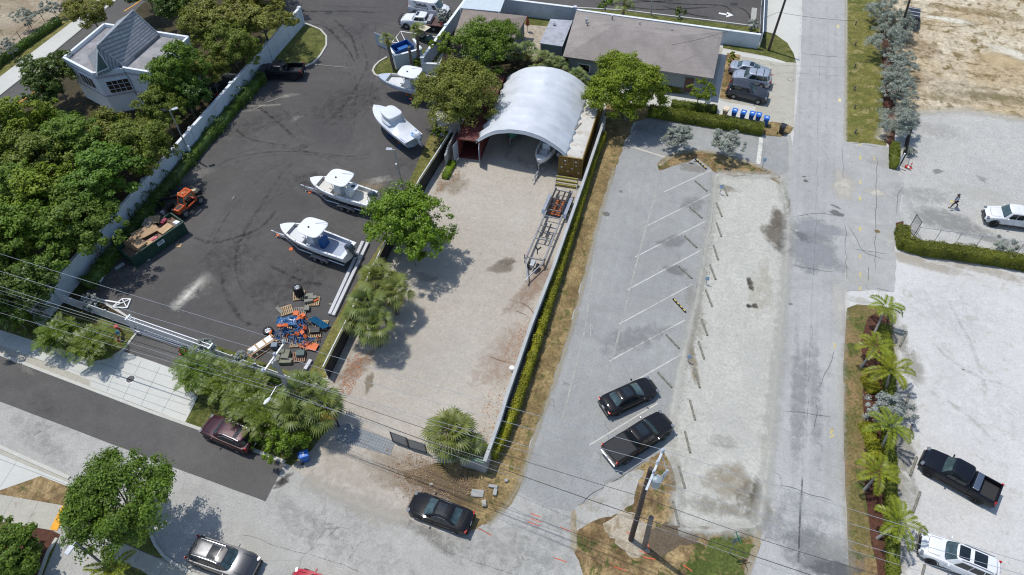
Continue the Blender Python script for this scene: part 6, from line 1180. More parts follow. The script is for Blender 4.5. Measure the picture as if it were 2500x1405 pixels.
def beam(name, label, cat, a, b, w_, h, mat, z=0.015, grp=None):
    A, B = G(*a), G(*b); q = MB(); q.bar((0, 0, h / 2), (B - A), w_, h); 
    q.v = [(x, y, zz + (h / 2 if i > 3 else 0) * 0) for i, (x, y, zz) in enumerate(q.v)]; o = q.build(name, mat); 
    for v in o.data.vertices: v.co.z = (h if v.co.z > h * .5 + (0 if v.co.to_2d().length < 1 else 0) else 0)
    o.location = (A.x, A.y, z); return tag(o, label, cat, grp)
def beam(name, label, cat, a, b, w_, h, mat, z=0.015, grp=None):
    A, B = G(*a), G(*b); q = MB(); q.bar((0, 0, h / 2), (B.x - A.x, B.y - A.y, h / 2), w_, h); o = q.build(name, mat, bevel=.01); o.location = (A.x, A.y, z); return tag(o, label, cat, grp)
m_bm = M('grey_white_beam', (.50, .50, .51), .5, var=.06, scale=4)
beam('white_beam', 'left of the two long pale beams along the grass strip', 'beam', (887, 594), (806, 771), .3, .3, m_bm); beam('white_beam', 'right of the two long pale beams along the grass strip', 'beam', (899, 596), (815, 774), .3, .3, m_bm); beam('white_beam', 'short pale beam end near the white fence and fan palm', 'beam', (760, 882), (746, 905), .3, .25, m_bm)
beam('white_beam', 'slanting pale pipe near the left corner of the dark yard', 'pipe', (272, 648), (243, 692), .14, .14, m_white); beam('white_beam', 'flat pale board beside the lower end of the dumpster', 'board', (282, 658), (303, 644), .4, .06, m_bm)
beam('scrap_rail', 'upper thin metal rail by the telehandler forks', 'rail', (352, 528), (376, 518), .06, .06, m_gal); beam('scrap_rail', 'lower thin metal rail by the telehandler forks', 'rail', (366, 534), (388, 524), .06, .06, m_gal)
t = thing('awning_frame', 'white pole with a truss end lying near the left fence', 'frame', G(240, 733)); e = G(296, 743) - G(240, 733); q = MB(); q.bar((0, 0, .12), e + Vector((0, 0, .12)), .14); q.build('pole', m_white, t)
f_ = [e + Vector((-.5, -.6, .1)), e + Vector((.9, -.3, .1)), e + Vector((.6, .7, .1)), e + Vector((-.2, .5, .1))]; q = MB()
for a, b in zip(f_, f_[1:] + f_[:1]): q.bar(a, b, .1)
q.bar(f_[0], f_[2], .08); q.bar(f_[1], f_[3], .08); q.build('truss', m_white, t)
q = MB(); q.lathe([(.15, 0), (.19, .4), (.19, .42), (.16, .42), (.13, .05)], (0, 0, 0), 'z', 16); o = q.build('bucket', m_white); o.location = G(400, 524); tag(o, 'white bucket between the telehandler and the dumpster', 'bucket')
slab('black_skip', 'dark steel attachment lying by the wall behind the telehandler', 'attachment', 412, 478, 0, (2.2, 1.0, .5), .3, C_black, .05); slab('work_bench', 'dark folding bench frame lying near the wall left of the forks', 'bench', 374, 508, 0, (1.6, .5, .5), -.4, M('dark_grey_steel', (.05, .055, .06), .6), .03)
# dumpster
hD = 1.5; cA, cB, cC, cD = G(318, 631, hD), G(448, 543, hD), G(417, 519, hD), G(289, 605, hD); dv = cB - cA; rz = math.atan2(dv.y, dv.x); Ld = dv.length; Wd = abs((cD - cA).dot(Vector((-math.sin(rz), math.cos(rz), 0)))); t = thing('dumpster', 'dark green open dumpster heaped with cardboard and pallets', 'dumpster', (cA.x, cA.y, .015), rz)
m_gd = M('dumpster_green', (.012, .055, .035), .55, var=.25, scale=1, dirt=(.03, .05, .04)); q = MB()
for c_, d_ in (((Ld / 2, .04, .8), (Ld, .08, 1.4)), ((Ld / 2, Wd - .04, .8), (Ld, .08, 1.4)), ((.04, Wd / 2, .8), (.08, Wd - .16, 1.4)), ((Ld - .04, Wd / 2, .8), (.08, Wd - .16, 1.4)), ((Ld / 2, Wd / 2, .2), (Ld - .16, Wd - .16, .1))): q.box(c_, d_)
q.build('shell', m_gd, t)
for i in range(9): q = MB(); q.box((.35 + i * (Ld - .7) / 8, -.04, .8), (.1, .08, 1.3)); q.build('side_rib', m_gd, t)
for a, b in (((0, 0, hD), (Ld, 0, hD)), ((0, Wd, hD), (Ld, Wd, hD)), ((0, 0, hD), (0, Wd, hD)), ((Ld, 0, hD), (Ld, Wd, hD))): q = MB(); q.bar(a, b, .12, .1); q.build('top_rail', m_gd, t)
sg = MB(); sg.box((Ld * .52, -.09, 1.05), (.75, .01, .45)); s_ = sg.build('sign_plate', M('sign_pale', (.55, .68, .70), .5), t); 
for w_, z_, h_ in ((.5, 1.14, .1), (.55, .96, .05)): q = MB(); q.bar((Ld * .52 - w_ / 2, -.098, z_), (Ld * .52 + w_ / 2, -.098, z_), .01, h_); q.build('small_lettering', C_ink, s_)
def inD(name, label, cat, x, y, z, d, rz_, ry, rx, mat): q = MB(); q.box((0, 0, 0), d, rz_, ry=ry, rx=rx); o = q.build(name, mat, bevel=.01); p = Matrix.Rotation(rz, 3, 'Z') @ Vector((x, y, z)); o.location = (cA.x + p.x, cA.y + p.y, z); o.rotation_euler = (0, 0, rz); return tag(o, label, cat)
inD('rubbish_layer', 'mixed rubbish filling the bottom of the dumpster', 'rubbish', Ld / 2, Wd / 2, .75, (Ld - .3, Wd - .25, .9), 0, 0, 0, M('mixed_rubbish', (.16, .10, .07), .9, var=.5, scale=3, dirt=(.4, .3, .22)))
inD('cardboard_box', 'large cardboard box near the left end of the dumpster', 'box', 1.5, .75, 1.45, (1.1, .95, .8), .2, .1, .15, m_card); inD('cardboard_sheet', 'big flat cardboard sheet sticking over the far side of the dumpster', 'cardboard', 2.9, Wd - .35, 1.62, (2.4, 1.2, .06), -.1, .05, .2, m_card); inD('cardboard_sheet', 'upright cardboard flap at the left of the dumpster heap', 'cardboard', .95, Wd - .7, 1.6, (.08, 1.2, .8), .35, .25, 0, m_cardd)
inD('cardboard_sheet', 'tan cardboard piece behind the large box in the dumpster', 'cardboard', 1.7, Wd - .3, 1.75, (1.2, .6, .06), .1, -.2, .3, m_card); inD('cardboard_box', 'flattened box by the near rim in the middle of the dumpster', 'box', 2.5, .4, 1.4, (1.1, .6, .3), 0, .05, .1, M('light_cardboard', (.5, .34, .19), .85)); inD('cardboard_box', 'tan carton at the right half of the dumpster', 'box', 4.4, .7, 1.4, (1.3, .8, .3), .1, .0, .1, M('light_cardboard', (.5, .34, .19), .85))
inD('printed_carton', 'red and white printed carton at the near rim of the dumpster', 'carton', 2.9, .35, 1.58, (.7, .3, .04), 0, 0, .1, M('red_print', (.45, .03, .06), .6, var=.5, scale=6, dirt=(.7, .6, .65))); inD('crimson_bundle', 'crimson bundle at the far right of the dumpster', 'bundle', 4.9, Wd - .5, 1.55, (.7, .35, .25), .3, 0, .2, M('crimson_cloth', (.25, .015, .05), .6)); inD('white_bag', 'white plastic bag at the right corner of the dumpster', 'bag', Ld - .5, .45, 1.5, (.5, .55, .3), .2, .2, 0, m_white)
pt_ = pallet('wrecked pallet lying on top of the dumpster heap', 392, 566, rz + .9, z=1.62, grp=None); pt_.rotation_euler = (.18, .1, rz + .9); pt2 = pallet('grey broken pallet in the middle of the dumpster heap', 378, 575, rz + .5, m_palg, .95, .8, z=1.72, grp=None); pt2.rotation_euler = (.1, -.2, rz + .4)
slab('cardboard_scrap', 'square cardboard scrap on the asphalt right of the dumpster', 'cardboard', 436, 600, 0, (.6, .55, .04), .3, m_card); slab('white_board', 'small white board on the asphalt below the dumpster', 'board', 361, 634, 0, (.4, .35, .05), .4, m_white)
# telehandler
F0, F1 = G(456, 530), G(492, 497); dv = F0 - F1; rz = math.atan2(dv.y, dv.x); wb = dv.length; md_ = (F0 + F1) / 2; nrm = Vector((-math.sin(rz), math.cos(rz), 0)); 
if nrm.dot(G(440, 500) - md_) < 0: nrm = -nrm
c0 = md_ + nrm * .95; sg_ = 1 if nrm.dot(Vector((-math.sin(rz), math.cos(rz), 0))) > 0 else -1
t = thing('telehandler', 'orange telehandler with boom lowered towards the pale wall', 'telehandler', (c0.x, c0.y, .015), rz); m_or = M('machine_orange', (.62, .10, .015), .4, var=.1, coat=.3)
def inv(v): return Matrix.Rotation(-rz, 3, 'Z') @ (Vector(v) - Vector((c0.x, c0.y, 0)))
for x in (wb / 2, -wb / 2):
    for y in (-.95, .95): wheel(t, x, y, .5, .38)
q = MB(); q.box((0, 0, .62), (wb + .9, 1.0, .4)); q.build('chassis', C_black, t, bevel=.05)
near = -sg_; q = MB(); q.loft([[Vector((x, y, z)) for x, y, z in ((a, near * .1, z0), (b, near * .1, z0), (b, near * .98, z0), (a, near * .98, z0))] for a, b, z0 in ((-.75, .75, .75), (-.75, .85, 1.25), (-.7, .45, 2.15), (-.65, .4, 2.2))]); 
fr = MB()
cor0 = [(-.75, near * .08), (.85, near * .08), (.85, near * .98), (-.75, near * .98)]; cor1 = [(-.7, near * .12), (.42, near * .12), (.42, near * .92), (-.7, near * .92)]
for i in range(4): a0, a1 = cor0[i], cor1[i]; b0, b1 = cor0[(i + 1) % 4], cor1[(i + 1) % 4]; fr.bar((*a0, .8), (*a1, 2.15), .1); fr.bar((*a1, 2.15), (*b1, 2.15), .12); fr.bar((*a0, .85), (*b0, .85), .12)
for i in range(5): x = -.6 + i * .23; fr.bar((x, near * .12, 2.2), (x, near * .92, 2.2), .07, .04)
for j in range(3): y = .3 + j * .22; fr.bar((-.7, near * y, 2.22), (.42, near * y, 2.22), .05, .03)
fr.build('cab_frame', m_or, t); q = MB(); q.box((-.2, near * .5, 1.0), (.5, .5, .5)); q.build('seat', C_black, t, bevel=.05); q = MB(); q.grid(lambda u, v: Vector((.86 - .42 * v, near * (.12 + .84 * u), .95 + 1.15 * v)), 2, 2); q.build('cab_glass', C_glass2, t)
q = MB(); q.box((wb / 2 + .1, near * .62, 1.05), (1.1, .7, .5), top=(.9, .9)); q.build('engine_cover', m_or, t, bevel=.05); q = MB(); q.box((wb / 2 + .1, near * .62, 1.31), (.7, .4, .03)); q.build('grille', C_black, t); q = MB(); q.box((-wb / 2 - .45, 0, .95), (.7, 1.5, .7)); q.build('counterweight', C_black, t, bevel=.08)
B0, B1 = inv(G(480, 466, 1.9)), inv(G(388, 490, .9)); B0.z = 1.9; B1.z = .9; mB = B0.lerp(B1, .45); q = MB(); q.bar(B0, mB, .34, .36); q.build('boom', M('boom_tan', (.50, .42, .27), .5), t, bevel=.02); q = MB(); q.bar(mB, B1, .26, .26); q.build('boom_extension', C_black, t); q = MB(); q.bar(mB, mB.lerp(B1, .05), .44, .46); q.build('boom_collar', M('boom_tan', (.50, .42, .27), .5), t)
dB = (B1 - B0); dB.z = 0; dB.normalize(); sB = Vector((-dB.y, dB.x, 0)); q = MB()
for k in (-.6, .6): q.bar(B1 + sB * k + Vector((0, 0, .2)), B1 + sB * k - Vector((0, 0, .75)), .1)
q.bar(B1 - sB * .7 + Vector((0, 0, .1)), B1 + sB * .7 + Vector((0, 0, .1)), .12); q.bar(B1 - sB * .7 - Vector((0, 0, .6)), B1 + sB * .7 - Vector((0, 0, .6)), .12); q.build('fork_carriage', C_black, t)
for k in (-.45, .45): q = MB(); q.bar(B1 + sB * k - Vector((0, 0, .72)), B1 + sB * k + dB * 1.15 - Vector((0, 0, .74)), .12, .05); q.build('fork', m_gal, t)
# ================================================================ STREET FURNITURE
m_wood = M('creosoted_wood', (.075, .055, .045), .9, var=.25, scale=3, bump=.4); m_woodg = M('weathered_wood', (.20, .17, .14), .9, var=.25, scale=3); m_cpole = M('concrete_pole', (.30, .30, .29), .8, var=.1, scale=2); m_porc = M('insulator', (.42, .46, .5), .3)
# wheel stops
m_stop = GM('stop_concrete', L(128, 128, 124), L(150, 149, 144), L(96, 96, 92), fa=.35, fine=7, mid=3)
def stop_mesh(Ls=1.85):
    q = MB(); pr = [(-.085, 0), (-.075, .09), (-.05, .12), (.05, .12), (.075, .09), (.085, 0)]; q.loft([[Vector((x, y, z)) for y, z in pr] for x in (-Ls / 2, -Ls / 2 + .04, 0, Ls / 2 - .04, Ls / 2)]); return q
so_ = None
def wheel_stop(a, b, label, group, yellow=False):
    global so_
    A, B = G(*a), G(*b); c = (A + B) / 2; ang = math.atan2((B - A).y, (B - A).x); Ls = (B - A).length
    if yellow:
        t = thing('wheel_stop', label, 'wheel stop', (c.x, c.y, .014), ang, group); stop_mesh(Ls).build('rubber_body', C_black, t)
        for k in (-.36, -.12, .12, .36): q = MB(); q.box((k * Ls, 0, .121), (.2, .09, .012)); q.build('yellow_panel', M('yellow_reflect', (.75, .50, .05), .5), t)
        return t
    if so_ is None: o = stop_mesh().build('wheel_stop', m_stop); so_ = o
    else: o = so_.copy(); COL.objects.link(o)
    o.location = (c.x, c.y, .016); o.rotation_euler = (0, 0, ang); o.scale = (Ls / 1.85, 1, 1); tag(o, label, 'wheel stop', group); return o
gA = 'wheel stops along the striped bays'; NTH = ['first', 'second', 'third', 'fourth', 'fifth', 'sixth', 'seventh', 'eighth', 'ninth', 'tenth', 'eleventh', 'twelfth', 'thirteenth', 'fourteenth']
wheel_stop((1698, 390), (1724, 414), 'black and yellow wheel stop at the top of the striped bays', gA, True)
for i, (a, b) in enumerate((((1697, 443), (1726, 468)), ((1684, 507), (1714, 534)), ((1671, 577), (1701, 606)), ((1657, 651), (1689, 681)), ((1626, 818), (1658, 852)), ((1606, 910), (1640, 947)))): wheel_stop(a, b, NTH[i] + ' plain concrete wheel stop from the top of the striped bays', gA)
wheel_stop((1643, 731), (1674, 764), 'black and yellow wheel stop in the middle of the striped bays', gA, True)
for i, (a, b) in enumerate((((1765, 453), (1776, 480)), ((1749, 497), (1762, 530)), ((1749, 546), (1761, 579)), ((1742, 601), (1753, 636)), ((1733, 648), (1747, 684)), ((1723, 710), (1738, 749)), ((1713, 781), (1727, 821)), ((1705, 835), (1719, 878)), ((1695, 902), (1708, 948)), ((1684, 979), (1697, 1027)), ((1672, 1055), (1685, 1107)), ((1657, 1140), (1672, 1193)), ((1643, 1225), (1658, 1288)))): wheel_stop(a, b, NTH[i] + ' wheel stop from the top along the grey gravel parking strip', 'wheel stops on the grey gravel strip')
for i, (a, b) in enumerate((((2213, 811), (2196, 847)), ((2217, 886), (2209, 911)), ((2219, 964), (2210, 996)), ((2227, 1037), (2219, 1067)), ((2238, 1117), (2221, 1163)), ((2246, 1202), (2228, 1252)), ((2248, 1289), (2236, 1342)), ((2257, 1380), (2246, 1425)))): wheel_stop(a, b, NTH[i] + ' wheel stop from the top beside the palm bed on the white gravel', 'wheel stops beside the palm bed')
for i, (x, y) in enumerate(((2088, 62), (2087, 112), (2086, 166), (2085, 221), (2086, 266), (2087, 326))): g = G(x, y); q = MB(); q.box((0, 0, .3), (.16, .16, .6), top=(.8, .8)); o = q.build('marker_post', m_woodg, bevel=.01); o.location = g; tag(o, NTH[i] + ' stubby grey marker post from the top of the roadside grass', 'post', 'marker posts in the roadside grass')
# painted markings
m_line = M('worn_white_line', L(204, 204, 203), .8, var=.08, scale=3, dirt=L(165, 166, 170)); m_fnt = M('faint_line', L(180, 181, 183), .8, var=.05, scale=4, dirt=L(164, 165, 168)); m_bar = M('worn_stop_bar', L(214, 214, 212), .8, var=.05, scale=2.5, dirt=L(150, 152, 156)); m_ylw = M('yellow_spray', L(214, 196, 96), .8, var=.1, scale=4); m_osp = M('orange_spray', L(214, 96, 60), .8, var=.2, scale=4, dirt=L(190, 150, 135))
def line(pts, wd, mat, lay, parent, name='line_marking'):
    P_ = [G(*p) for p in pts]; q = MB(); n = len(P_); vs = []
    for i, p in enumerate(P_): d = (P_[min(i + 1, n - 1)] - P_[max(i - 1, 0)]).normalized(); nn = Vector((-d.y, d.x, 0)) * wd / 2; vs += [(p.x + nn.x, p.y + nn.y, lay * .004), (p.x - nn.x, p.y - nn.y, lay * .004)]
    q.add(vs, [(2 * i, 2 * i + 2, 2 * i + 3, 2 * i + 1) for i in range(n - 1)]); o = q.build(name, mat, parent, fix=False)
    me = o.data
    if me.polygons[0].normal.z < 0: me.flip_normals()
    return o
for a, b in (((1620, 470), (1742, 413)), ((1568, 558), (1735, 474)), ((1551, 628), (1726, 539)), ((1532, 708), (1716, 609)), ((1511, 792), (1690, 695)), ((1488, 882), (1672, 782)), ((1463, 980), (1660, 868)), ((1438, 1088), (1606, 985))): line([a, b], .1, m_line, 4, lot)
line([(1859, 333), (1851, 401)], .45, m_bar, 4, lot)
for c, s in (((1442, 803), 1), ((1536, 455), .9)):
    x, y = c; line([(x, y + 18 * s), (x, y - 10 * s)], .06, m_fnt, 4, lot); line([(x - 7 * s, y + 2), (x, y - 12 * s), (x + 7 * s, y + 2)], .06, m_fnt, 4, lot)
line([(1530, 355), (1625, 385)], .22, M('pale_patch_strip', L(196, 192, 186), .9), 4, lot)
for x, y in ((2100, 352), (2100, 386), (2100, 445), (2099, 486), (2100, 560), (2100, 627), (2100, 671), (2100, 705), (2134, 388)): line([(x, y - 5), (x, y + 5)], .09, m_ylw, 6, apron); 
for x, y in ((2100, 386), (2099, 486), (2099, 560)): line([(x - 3, y - 3), (x + 3, y + 2)], .12, m_ylw, 6.5, apron)
for pts in ([(2026, 1050), (2034, 1048), (2028, 1058), (2036, 1064), (2026, 1068)], [(2034, 838), (2040, 842), (2036, 850)]): line(pts, .09, m_ylw, 5, street)
for x, y in ((2046, 65), (2050, 245)): line([(x, y - 4), (x, y + 4)], .3, M('faded_yellow', L(214, 206, 160), .8), 5, street)
for pts in ([(1168, 1290), (1200, 1308)], [(1352, 1362), (1384, 1373)], [(1295, 1254), (1320, 1263)], [(1296, 1266), (1300, 1265), (1299, 1271), (1304, 1268), (1306, 1272), (1310, 1269), (1312, 1275), (1323, 1274)], [(1287, 1274), (1317, 1285)], [(1368, 1288), (1398, 1300)]): line(pts, .07, m_osp, 3.5, cross)
for pts in ([(1560, 1345), (1580, 1352), (1570, 1362), (1600, 1366)], [(1530, 1300), (1550, 1310)], [(1575, 1300), (1585, 1345)], [(1500, 1385), (1530, 1395)], [(1668, 1380), (1690, 1396)]): line(pts, .08, m_osp, 11.5, isl4)
for pts in ([(957, 104), (978, 77), (992, 106), (957, 104)], [(967, 92), (974, 105)], [(978, 77), (1070, 92)]): line(pts, .12, m_white, 5, yard)
line([(1755, 33), (1778, 37)], .35, m_white, 5, yard2); q = MB(); P_ = [G(*p) for p in ((1775, 30), (1791, 38), (1773, 43))]; q.add([(p.x, p.y, .02) for p in P_], [(2, 1, 0)]); q.build('arrow_head', m_white, yard2); line([(1842, 20), (1836, 78)], .7, M('pale_slab_line', L(170, 172, 174), .8, var=.1), 5, yard2)
# stains: soft-edged decals whose opacity is broken up by noise
def stain_mat():
    m, nt, b, co = base_mat('surface_stain'); at_ = nt.nodes.new('ShaderNodeVertexColor'); at_.layer_name = 'tint'; nt.links.new(at_.outputs['Color'], b.inputs['Base Color']); b.inputs['Roughness'].default_value = .9; b.inputs['Specular IOR Level'].default_value = .2
    n1 = noise_fac(nt, co, 1.3, 9, .25, .75, .72, .6); ad = nd(nt, 'ShaderNodeMath', operation='ADD'); nt.links.new(n1, ad.inputs[0]); nt.links.new(at_.outputs['Alpha'], ad.inputs[1]); mr = nd(nt, 'ShaderNodeMapRange'); mr.inputs[1].default_value = .75; mr.inputs[2].default_value = 1.45; nt.links.new(ad.outputs[0], mr.inputs[0])
    mu = nd(nt, 'ShaderNodeMath', operation='MULTIPLY'); nt.links.new(mr.outputs[0], mu.inputs[0]); nt.links.new(at_.outputs['Alpha'], mu.inputs[1]); nt.links.new(mu.outputs[0], b.inputs['Alpha']); return m
m_stain = stain_mat()
class Stains:
    def __init__(s): s.v = []; s.f = []; s.c = []; s.z = 0
    def lift(s, base): s.z += .0009; return base + s.z
    def blob(s, px, py, rx, ry, rz, col, al, z, lob=.25, seed=None):
        g = G(px, py); z = s.lift(z); sd = seed or random.random() * 99; n = 22; o = len(s.v); s.v.append((g.x, g.y, z)); s.c.append((*col, al))
        for k, (f, a) in enumerate(((.5, .9), (.8, .55), (1, 0))):
            for i in range(n):
                t = 2 * math.pi * i / n; r = f * (1 + lob * noise.noise(Vector((math.cos(t) * 1.5 + sd, math.sin(t) * 1.5, sd))) * 2); x, y = rx * r * math.cos(t), ry * r * math.sin(t); s.v.append((g.x + x * math.cos(rz) - y * math.sin(rz), g.y + x * math.sin(rz) + y * math.cos(rz), z)); s.c.append((*col, al * a))
        for i in range(n): s.f.append((o, o + 1 + i, o + 1 + (i + 1) % n))
        for k in range(2):
            for i in range(n): a = o + 1 + k * n; s.f.append((a + i, a + n + i, a + n + (i + 1) % n)); s.f.append((a + i, a + n + (i + 1) % n, a + (i + 1) % n))
    def streak(s, pts, wd, col, al, z, soft=.5, taper=True):
        P_ = [G(*p) for p in pts]; z = s.lift(z)
        Q = []
        for a, b in zip(P_, P_[1:]):
            m = max(1, int((b - a).length / (.8 if wd > .16 else .3))); Q += [a.lerp(b, i / m) for i in range(m)]
        Q.append(P_[-1])
        if wd <= .16: wd *= .7; Q = [p + noise.noise_vector(p * 1.3) * Vector((.3, .3, 0)) for p in Q]
        for _ in range(3): Q = [Q[0]] + [(Q[i - 1] + Q[i] * 2 + Q[i + 1]) / 4 for i in range(1, len(Q) - 1)] + [Q[-1]]
        n = len(Q); o = len(s.v)
        for i, p in enumerate(Q):
            d = (Q[min(i + 1, n - 1)] - Q[max(i - 1, 0)]).normalized(); nn = Vector((-d.y, d.x, 0)); e = min(1, min(i, n - 1 - i) / max(1, n * .18)) if taper else 1
            for k, a in ((-1, 0), (-.55, .6 if wd > .7 else 1), (0, 1), (.55, .6 if wd > .7 else 1), (1, 0)): v = p + nn * k * wd / 2; s.v.append((v.x, v.y, z)); s.c.append((*col, al * a * e))
        for i in range(n - 1):
            for k in range(4): a = o + i * 5 + k; s.f.append((a, a + 1, a + 6)); s.f.append((a, a + 6, a + 5))
    def build(s, parent, name='stains'):
        me = bpy.data.meshes.new(name); me.from_pydata(s.v, [], s.f); me.update(); ca = me.color_attributes.new('tint', 'FLOAT_COLOR', 'POINT'); ca.data.foreach_set('color', np.array(s.c, dtype=np.float32).ravel())
        bmz = [p.index for p in me.polygons if p.normal.z < 0]
        if len(bmz) > len(me.polygons) / 2: me.flip_normals()
        me.materials.append(m_stain); o = bpy.data.objects.new(name, me); COL.objects.link(o); o.parent = parent; o.visible_shadow = True; return o
dk = L(60, 58, 60); dk2 = L(44, 43, 45); lt = L(168, 166, 164); wh_ = L(214, 214, 212); gy = L(118, 116, 116); tan = L(150, 138, 120); br = L(104, 92, 74); bl = L(150, 156, 168)
Y = Stains(); z = .0135
for _ in range(3): pass
Y.streak([(404, 772), (440, 738), (480, 700), (520, 655)], 2.6, wh_, .74, z); Y.streak([(420, 758), (450, 728), (505, 672)], 1.2, wh_, .95, z); Y.blob(500, 690, 2.0, 1.6, .7, lt, .5, z, .4)
for a in ((905, 455, 2.4, 1.1, .2, tan, .8), (925, 440, 2.0, .9, .4, lt, .8), (890, 430, 2.2, 1.6, .2, gy, .6), (650, 258, 3.0, .35, .35, lt, .8), (700, 235, 1.8, .5, .5, lt, .7), (610, 270, 1.8, .4, .4, lt, .7), (722, 290, 1.0, .6, .9, lt, .6), (745, 20, 4.0, 2.4, 0, gy, .6), (800, 170, 4.5, 1.2, 0, gy, .5), (560, 430, 3.6, 2.2, .6, gy, .6), (470, 430, 3.0, 1.6, .7, lt, .6), (455, 640, 4.2, 1.6, .6, gy, .6), (330, 660, 2.8, 1.2, .6, lt, .55), (360, 700, 2.6, 1.8, .3, gy, .6), (480, 860, 3, 1.3, -.2, lt, .5), (570, 830, 4, 1.6, -.3, gy, .6), (965, 245, 1.8, .8, .2, gy, .6), (255, 700, 2.2, 1.3, .8, gy, .7), (620, 520, 5, 3, .4, gy, .35), (700, 700, 6, 3, 1, dk, .5), (860, 250, 6, 4, 1, dk, .5), (560, 620, 5, 4, 0, dk, .45), (640, 300, 6, 3, .8, dk, .45), (850, 80, 5, 3, .5, dk, .4), (760, 440, 3.6, 2, .3, dk2, .5), (1000, 400, 3, 2, .9, dk2, .4), (745, 352, 2.2, .8, .9, gy, .6), (700, 560, 3.4, 2.4, .8, gy, .35), (560, 350, 4, 2.5, .9, gy, .4), (880, 180, 3, 2, .9, gy, .4)): Y.blob(*a, z)
arcs = [[(480, 430), (560, 370), (640, 350), (740, 362), (830, 400), (900, 440)], [(470, 445), (550, 392), (640, 372), (740, 370), (850, 385), (960, 370)], [(600, 240), (680, 300), (735, 355)], [(620, 215), (700, 280), (750, 350)], [(560, 300), (600, 340), (680, 355), (745, 360)], [(760, 360), (820, 330), (900, 250), (930, 120), (900, 20)], [(690, 20), (770, 40), (830, 100), (860, 200), (850, 320), (760, 400)], [(705, 60), (790, 60), (850, 120), (880, 180)], [(800, 35), (860, 90), (880, 160)], [(815, 30), (900, 50), (990, 70)], [(720, 10), (850, 18), (980, 20)], [(700, 30), (850, 28), (960, 34)], [(560, 600), (600, 520), (660, 470), (760, 440)], [(540, 640), (545, 720), (600, 800), (680, 790)], [(600, 560), (570, 640), (590, 720), (660, 740)], [(740, 366), (640, 410), (540, 520), (480, 640)], [(752, 366), (690, 420), (600, 560), (540, 700)], [(745, 350), (850, 250), (900, 160), (870, 60)], [(735, 345), (800, 240), (840, 140), (800, 40)], [(640, 640), (740, 690), (830, 700)], [(430, 560), (520, 600), (640, 560), (700, 480)]]
for i, a in enumerate(arcs):
    Y.streak(a, random.choice((.35, .5, .8)), dk2 if i % 3 else gy, random.uniform(.42, .62), z); Y.streak([(x + 12, y + 7) for x, y in a], .3, dk2 if i % 2 else dk, random.uniform(.25, .42), z)
for a in (((640, 255), (700, 235)), ((605, 275), (660, 252)), ((725, 360), (735, 375)), ((1150, 200), (1160, 240)), ((560, 500), (580, 470)), ((700, 150), (760, 158), (880, 170))): Y.streak(list(a), .2, lt, .8, z)
Y.build(yard)
Y = Stains(); z = .0135
for i, a in enumerate(([(1420, 5), (1600, 25), (1750, 18), (1790, 12)], [(1500, -5), (1650, 10), (1780, 14), (1800, 60)], [(1450, 15), (1560, 5), (1680, 2)], [(1780, 14), (1820, 20), (1840, 60)], [(1600, 10), (1700, 40), (1760, 46)])): Y.streak(a, .4, dk2, .7, z)
Y.build(yard2)
Y = Stains(); z = .0215   # cross/new strip
for a in ((150, 905, 5, 1, -.35, gy, .5), (470, 1040, 3, 1.4, -.35, L(128, 127, 128), .6), (620, 1130, 3.5, 2, -.3, L(124, 123, 124), .5), (60, 900, 1.6, .4, -.3, lt, .6), (120, 1000, 5, 1.5, -.3, L(80, 78, 80), .35)): Y.blob(*a, z)
Y.build(newa)
Y = Stains(); z = .0095
for a in ((685, 1180, .9, .45, .8, dk, .85), (700, 1165, .7, .3, .9, dk, .8), (900, 1330, 8, 1.6, -.35, gy, .35), (760, 1290, 6, 1.6, -.3, L(140, 140, 140), .5), (1180, 1330, 5, 2.5, 0, L(150, 150, 150), .5), (1050, 1305, 4, .9, -.3, L(140, 138, 136), .7), (100, 1075, 6, 1.5, -.3, L(150, 150, 150), .5), (640, 1330, 5, 1.2, -.3, L(205, 205, 204), .6), (900, 1250, 5, .9, -.3, L(205, 203, 200), .6), (1330, 1330, 4, 4, 0, L(150, 152, 156), .5)): Y.blob(*a, z)
for a in ([(520, 1285), (700, 1340), (900, 1400), (1000, 1440)], [(1010, 1292), (1100, 1350), (1300, 1420)], [(730, 1370), (800, 1310), (850, 1260)], [(830, 1400), (900, 1300)]): Y.streak(a, .1, dk, .55, z); 
Y.streak([(80, 1080), (60, 1060), (90, 1045), (120, 1050)], .2, gy, .7, z)
Y.build(cross)
Y = Stains(); z = .0135   # lot
for a in ((1480, 523, .45, .45, 0, gy, 1), (1516, 468, .3, .3, 0, L(140, 140, 138), .9), (1600, 560, 4, 1.2, .6, L(186, 187, 190), .7), (1600, 640, 4, 1, .6, L(190, 190, 192), .6), (1580, 740, 3.5, 1.2, .6, L(190, 190, 192), .6), (1640, 590, 2, 1, .6, L(140, 141, 145), .8), (1650, 660, 1.4, .8, 0, L(132, 133, 137), .8), (1690, 500, 2, 1.2, .5, L(142, 142, 146), .7), (1560, 820, 4, 1.6, .6, L(146, 147, 152), .7), (1690, 410, 2, 1, 0, L(150, 148, 145), .8), (1600, 320, 5, 1.6, -.1, L(142, 143, 150), .6), (1800, 340, 5, 1, -.2, L(184, 184, 186), .6), (1560, 1170, 3.5, 1.5, .6, L(150, 150, 152), .7), (1340, 1130, 4, 2.4, 1, L(180, 180, 182), .6), (1690, 400, .5, .2, 0, dk, .8), (1700, 395, .4, .2, .3, dk, .8), (1450, 780, 4, 1, 1.2, L(182, 183, 186), .5)): Y.blob(*a, z)
for a in ([(1625, 385), (1560, 620), (1500, 860), (1450, 1020)], [(1460, 560), (1430, 800), (1380, 1000), (1340, 1140)]): Y.streak(a, .25, L(190, 190, 190), .8, z)
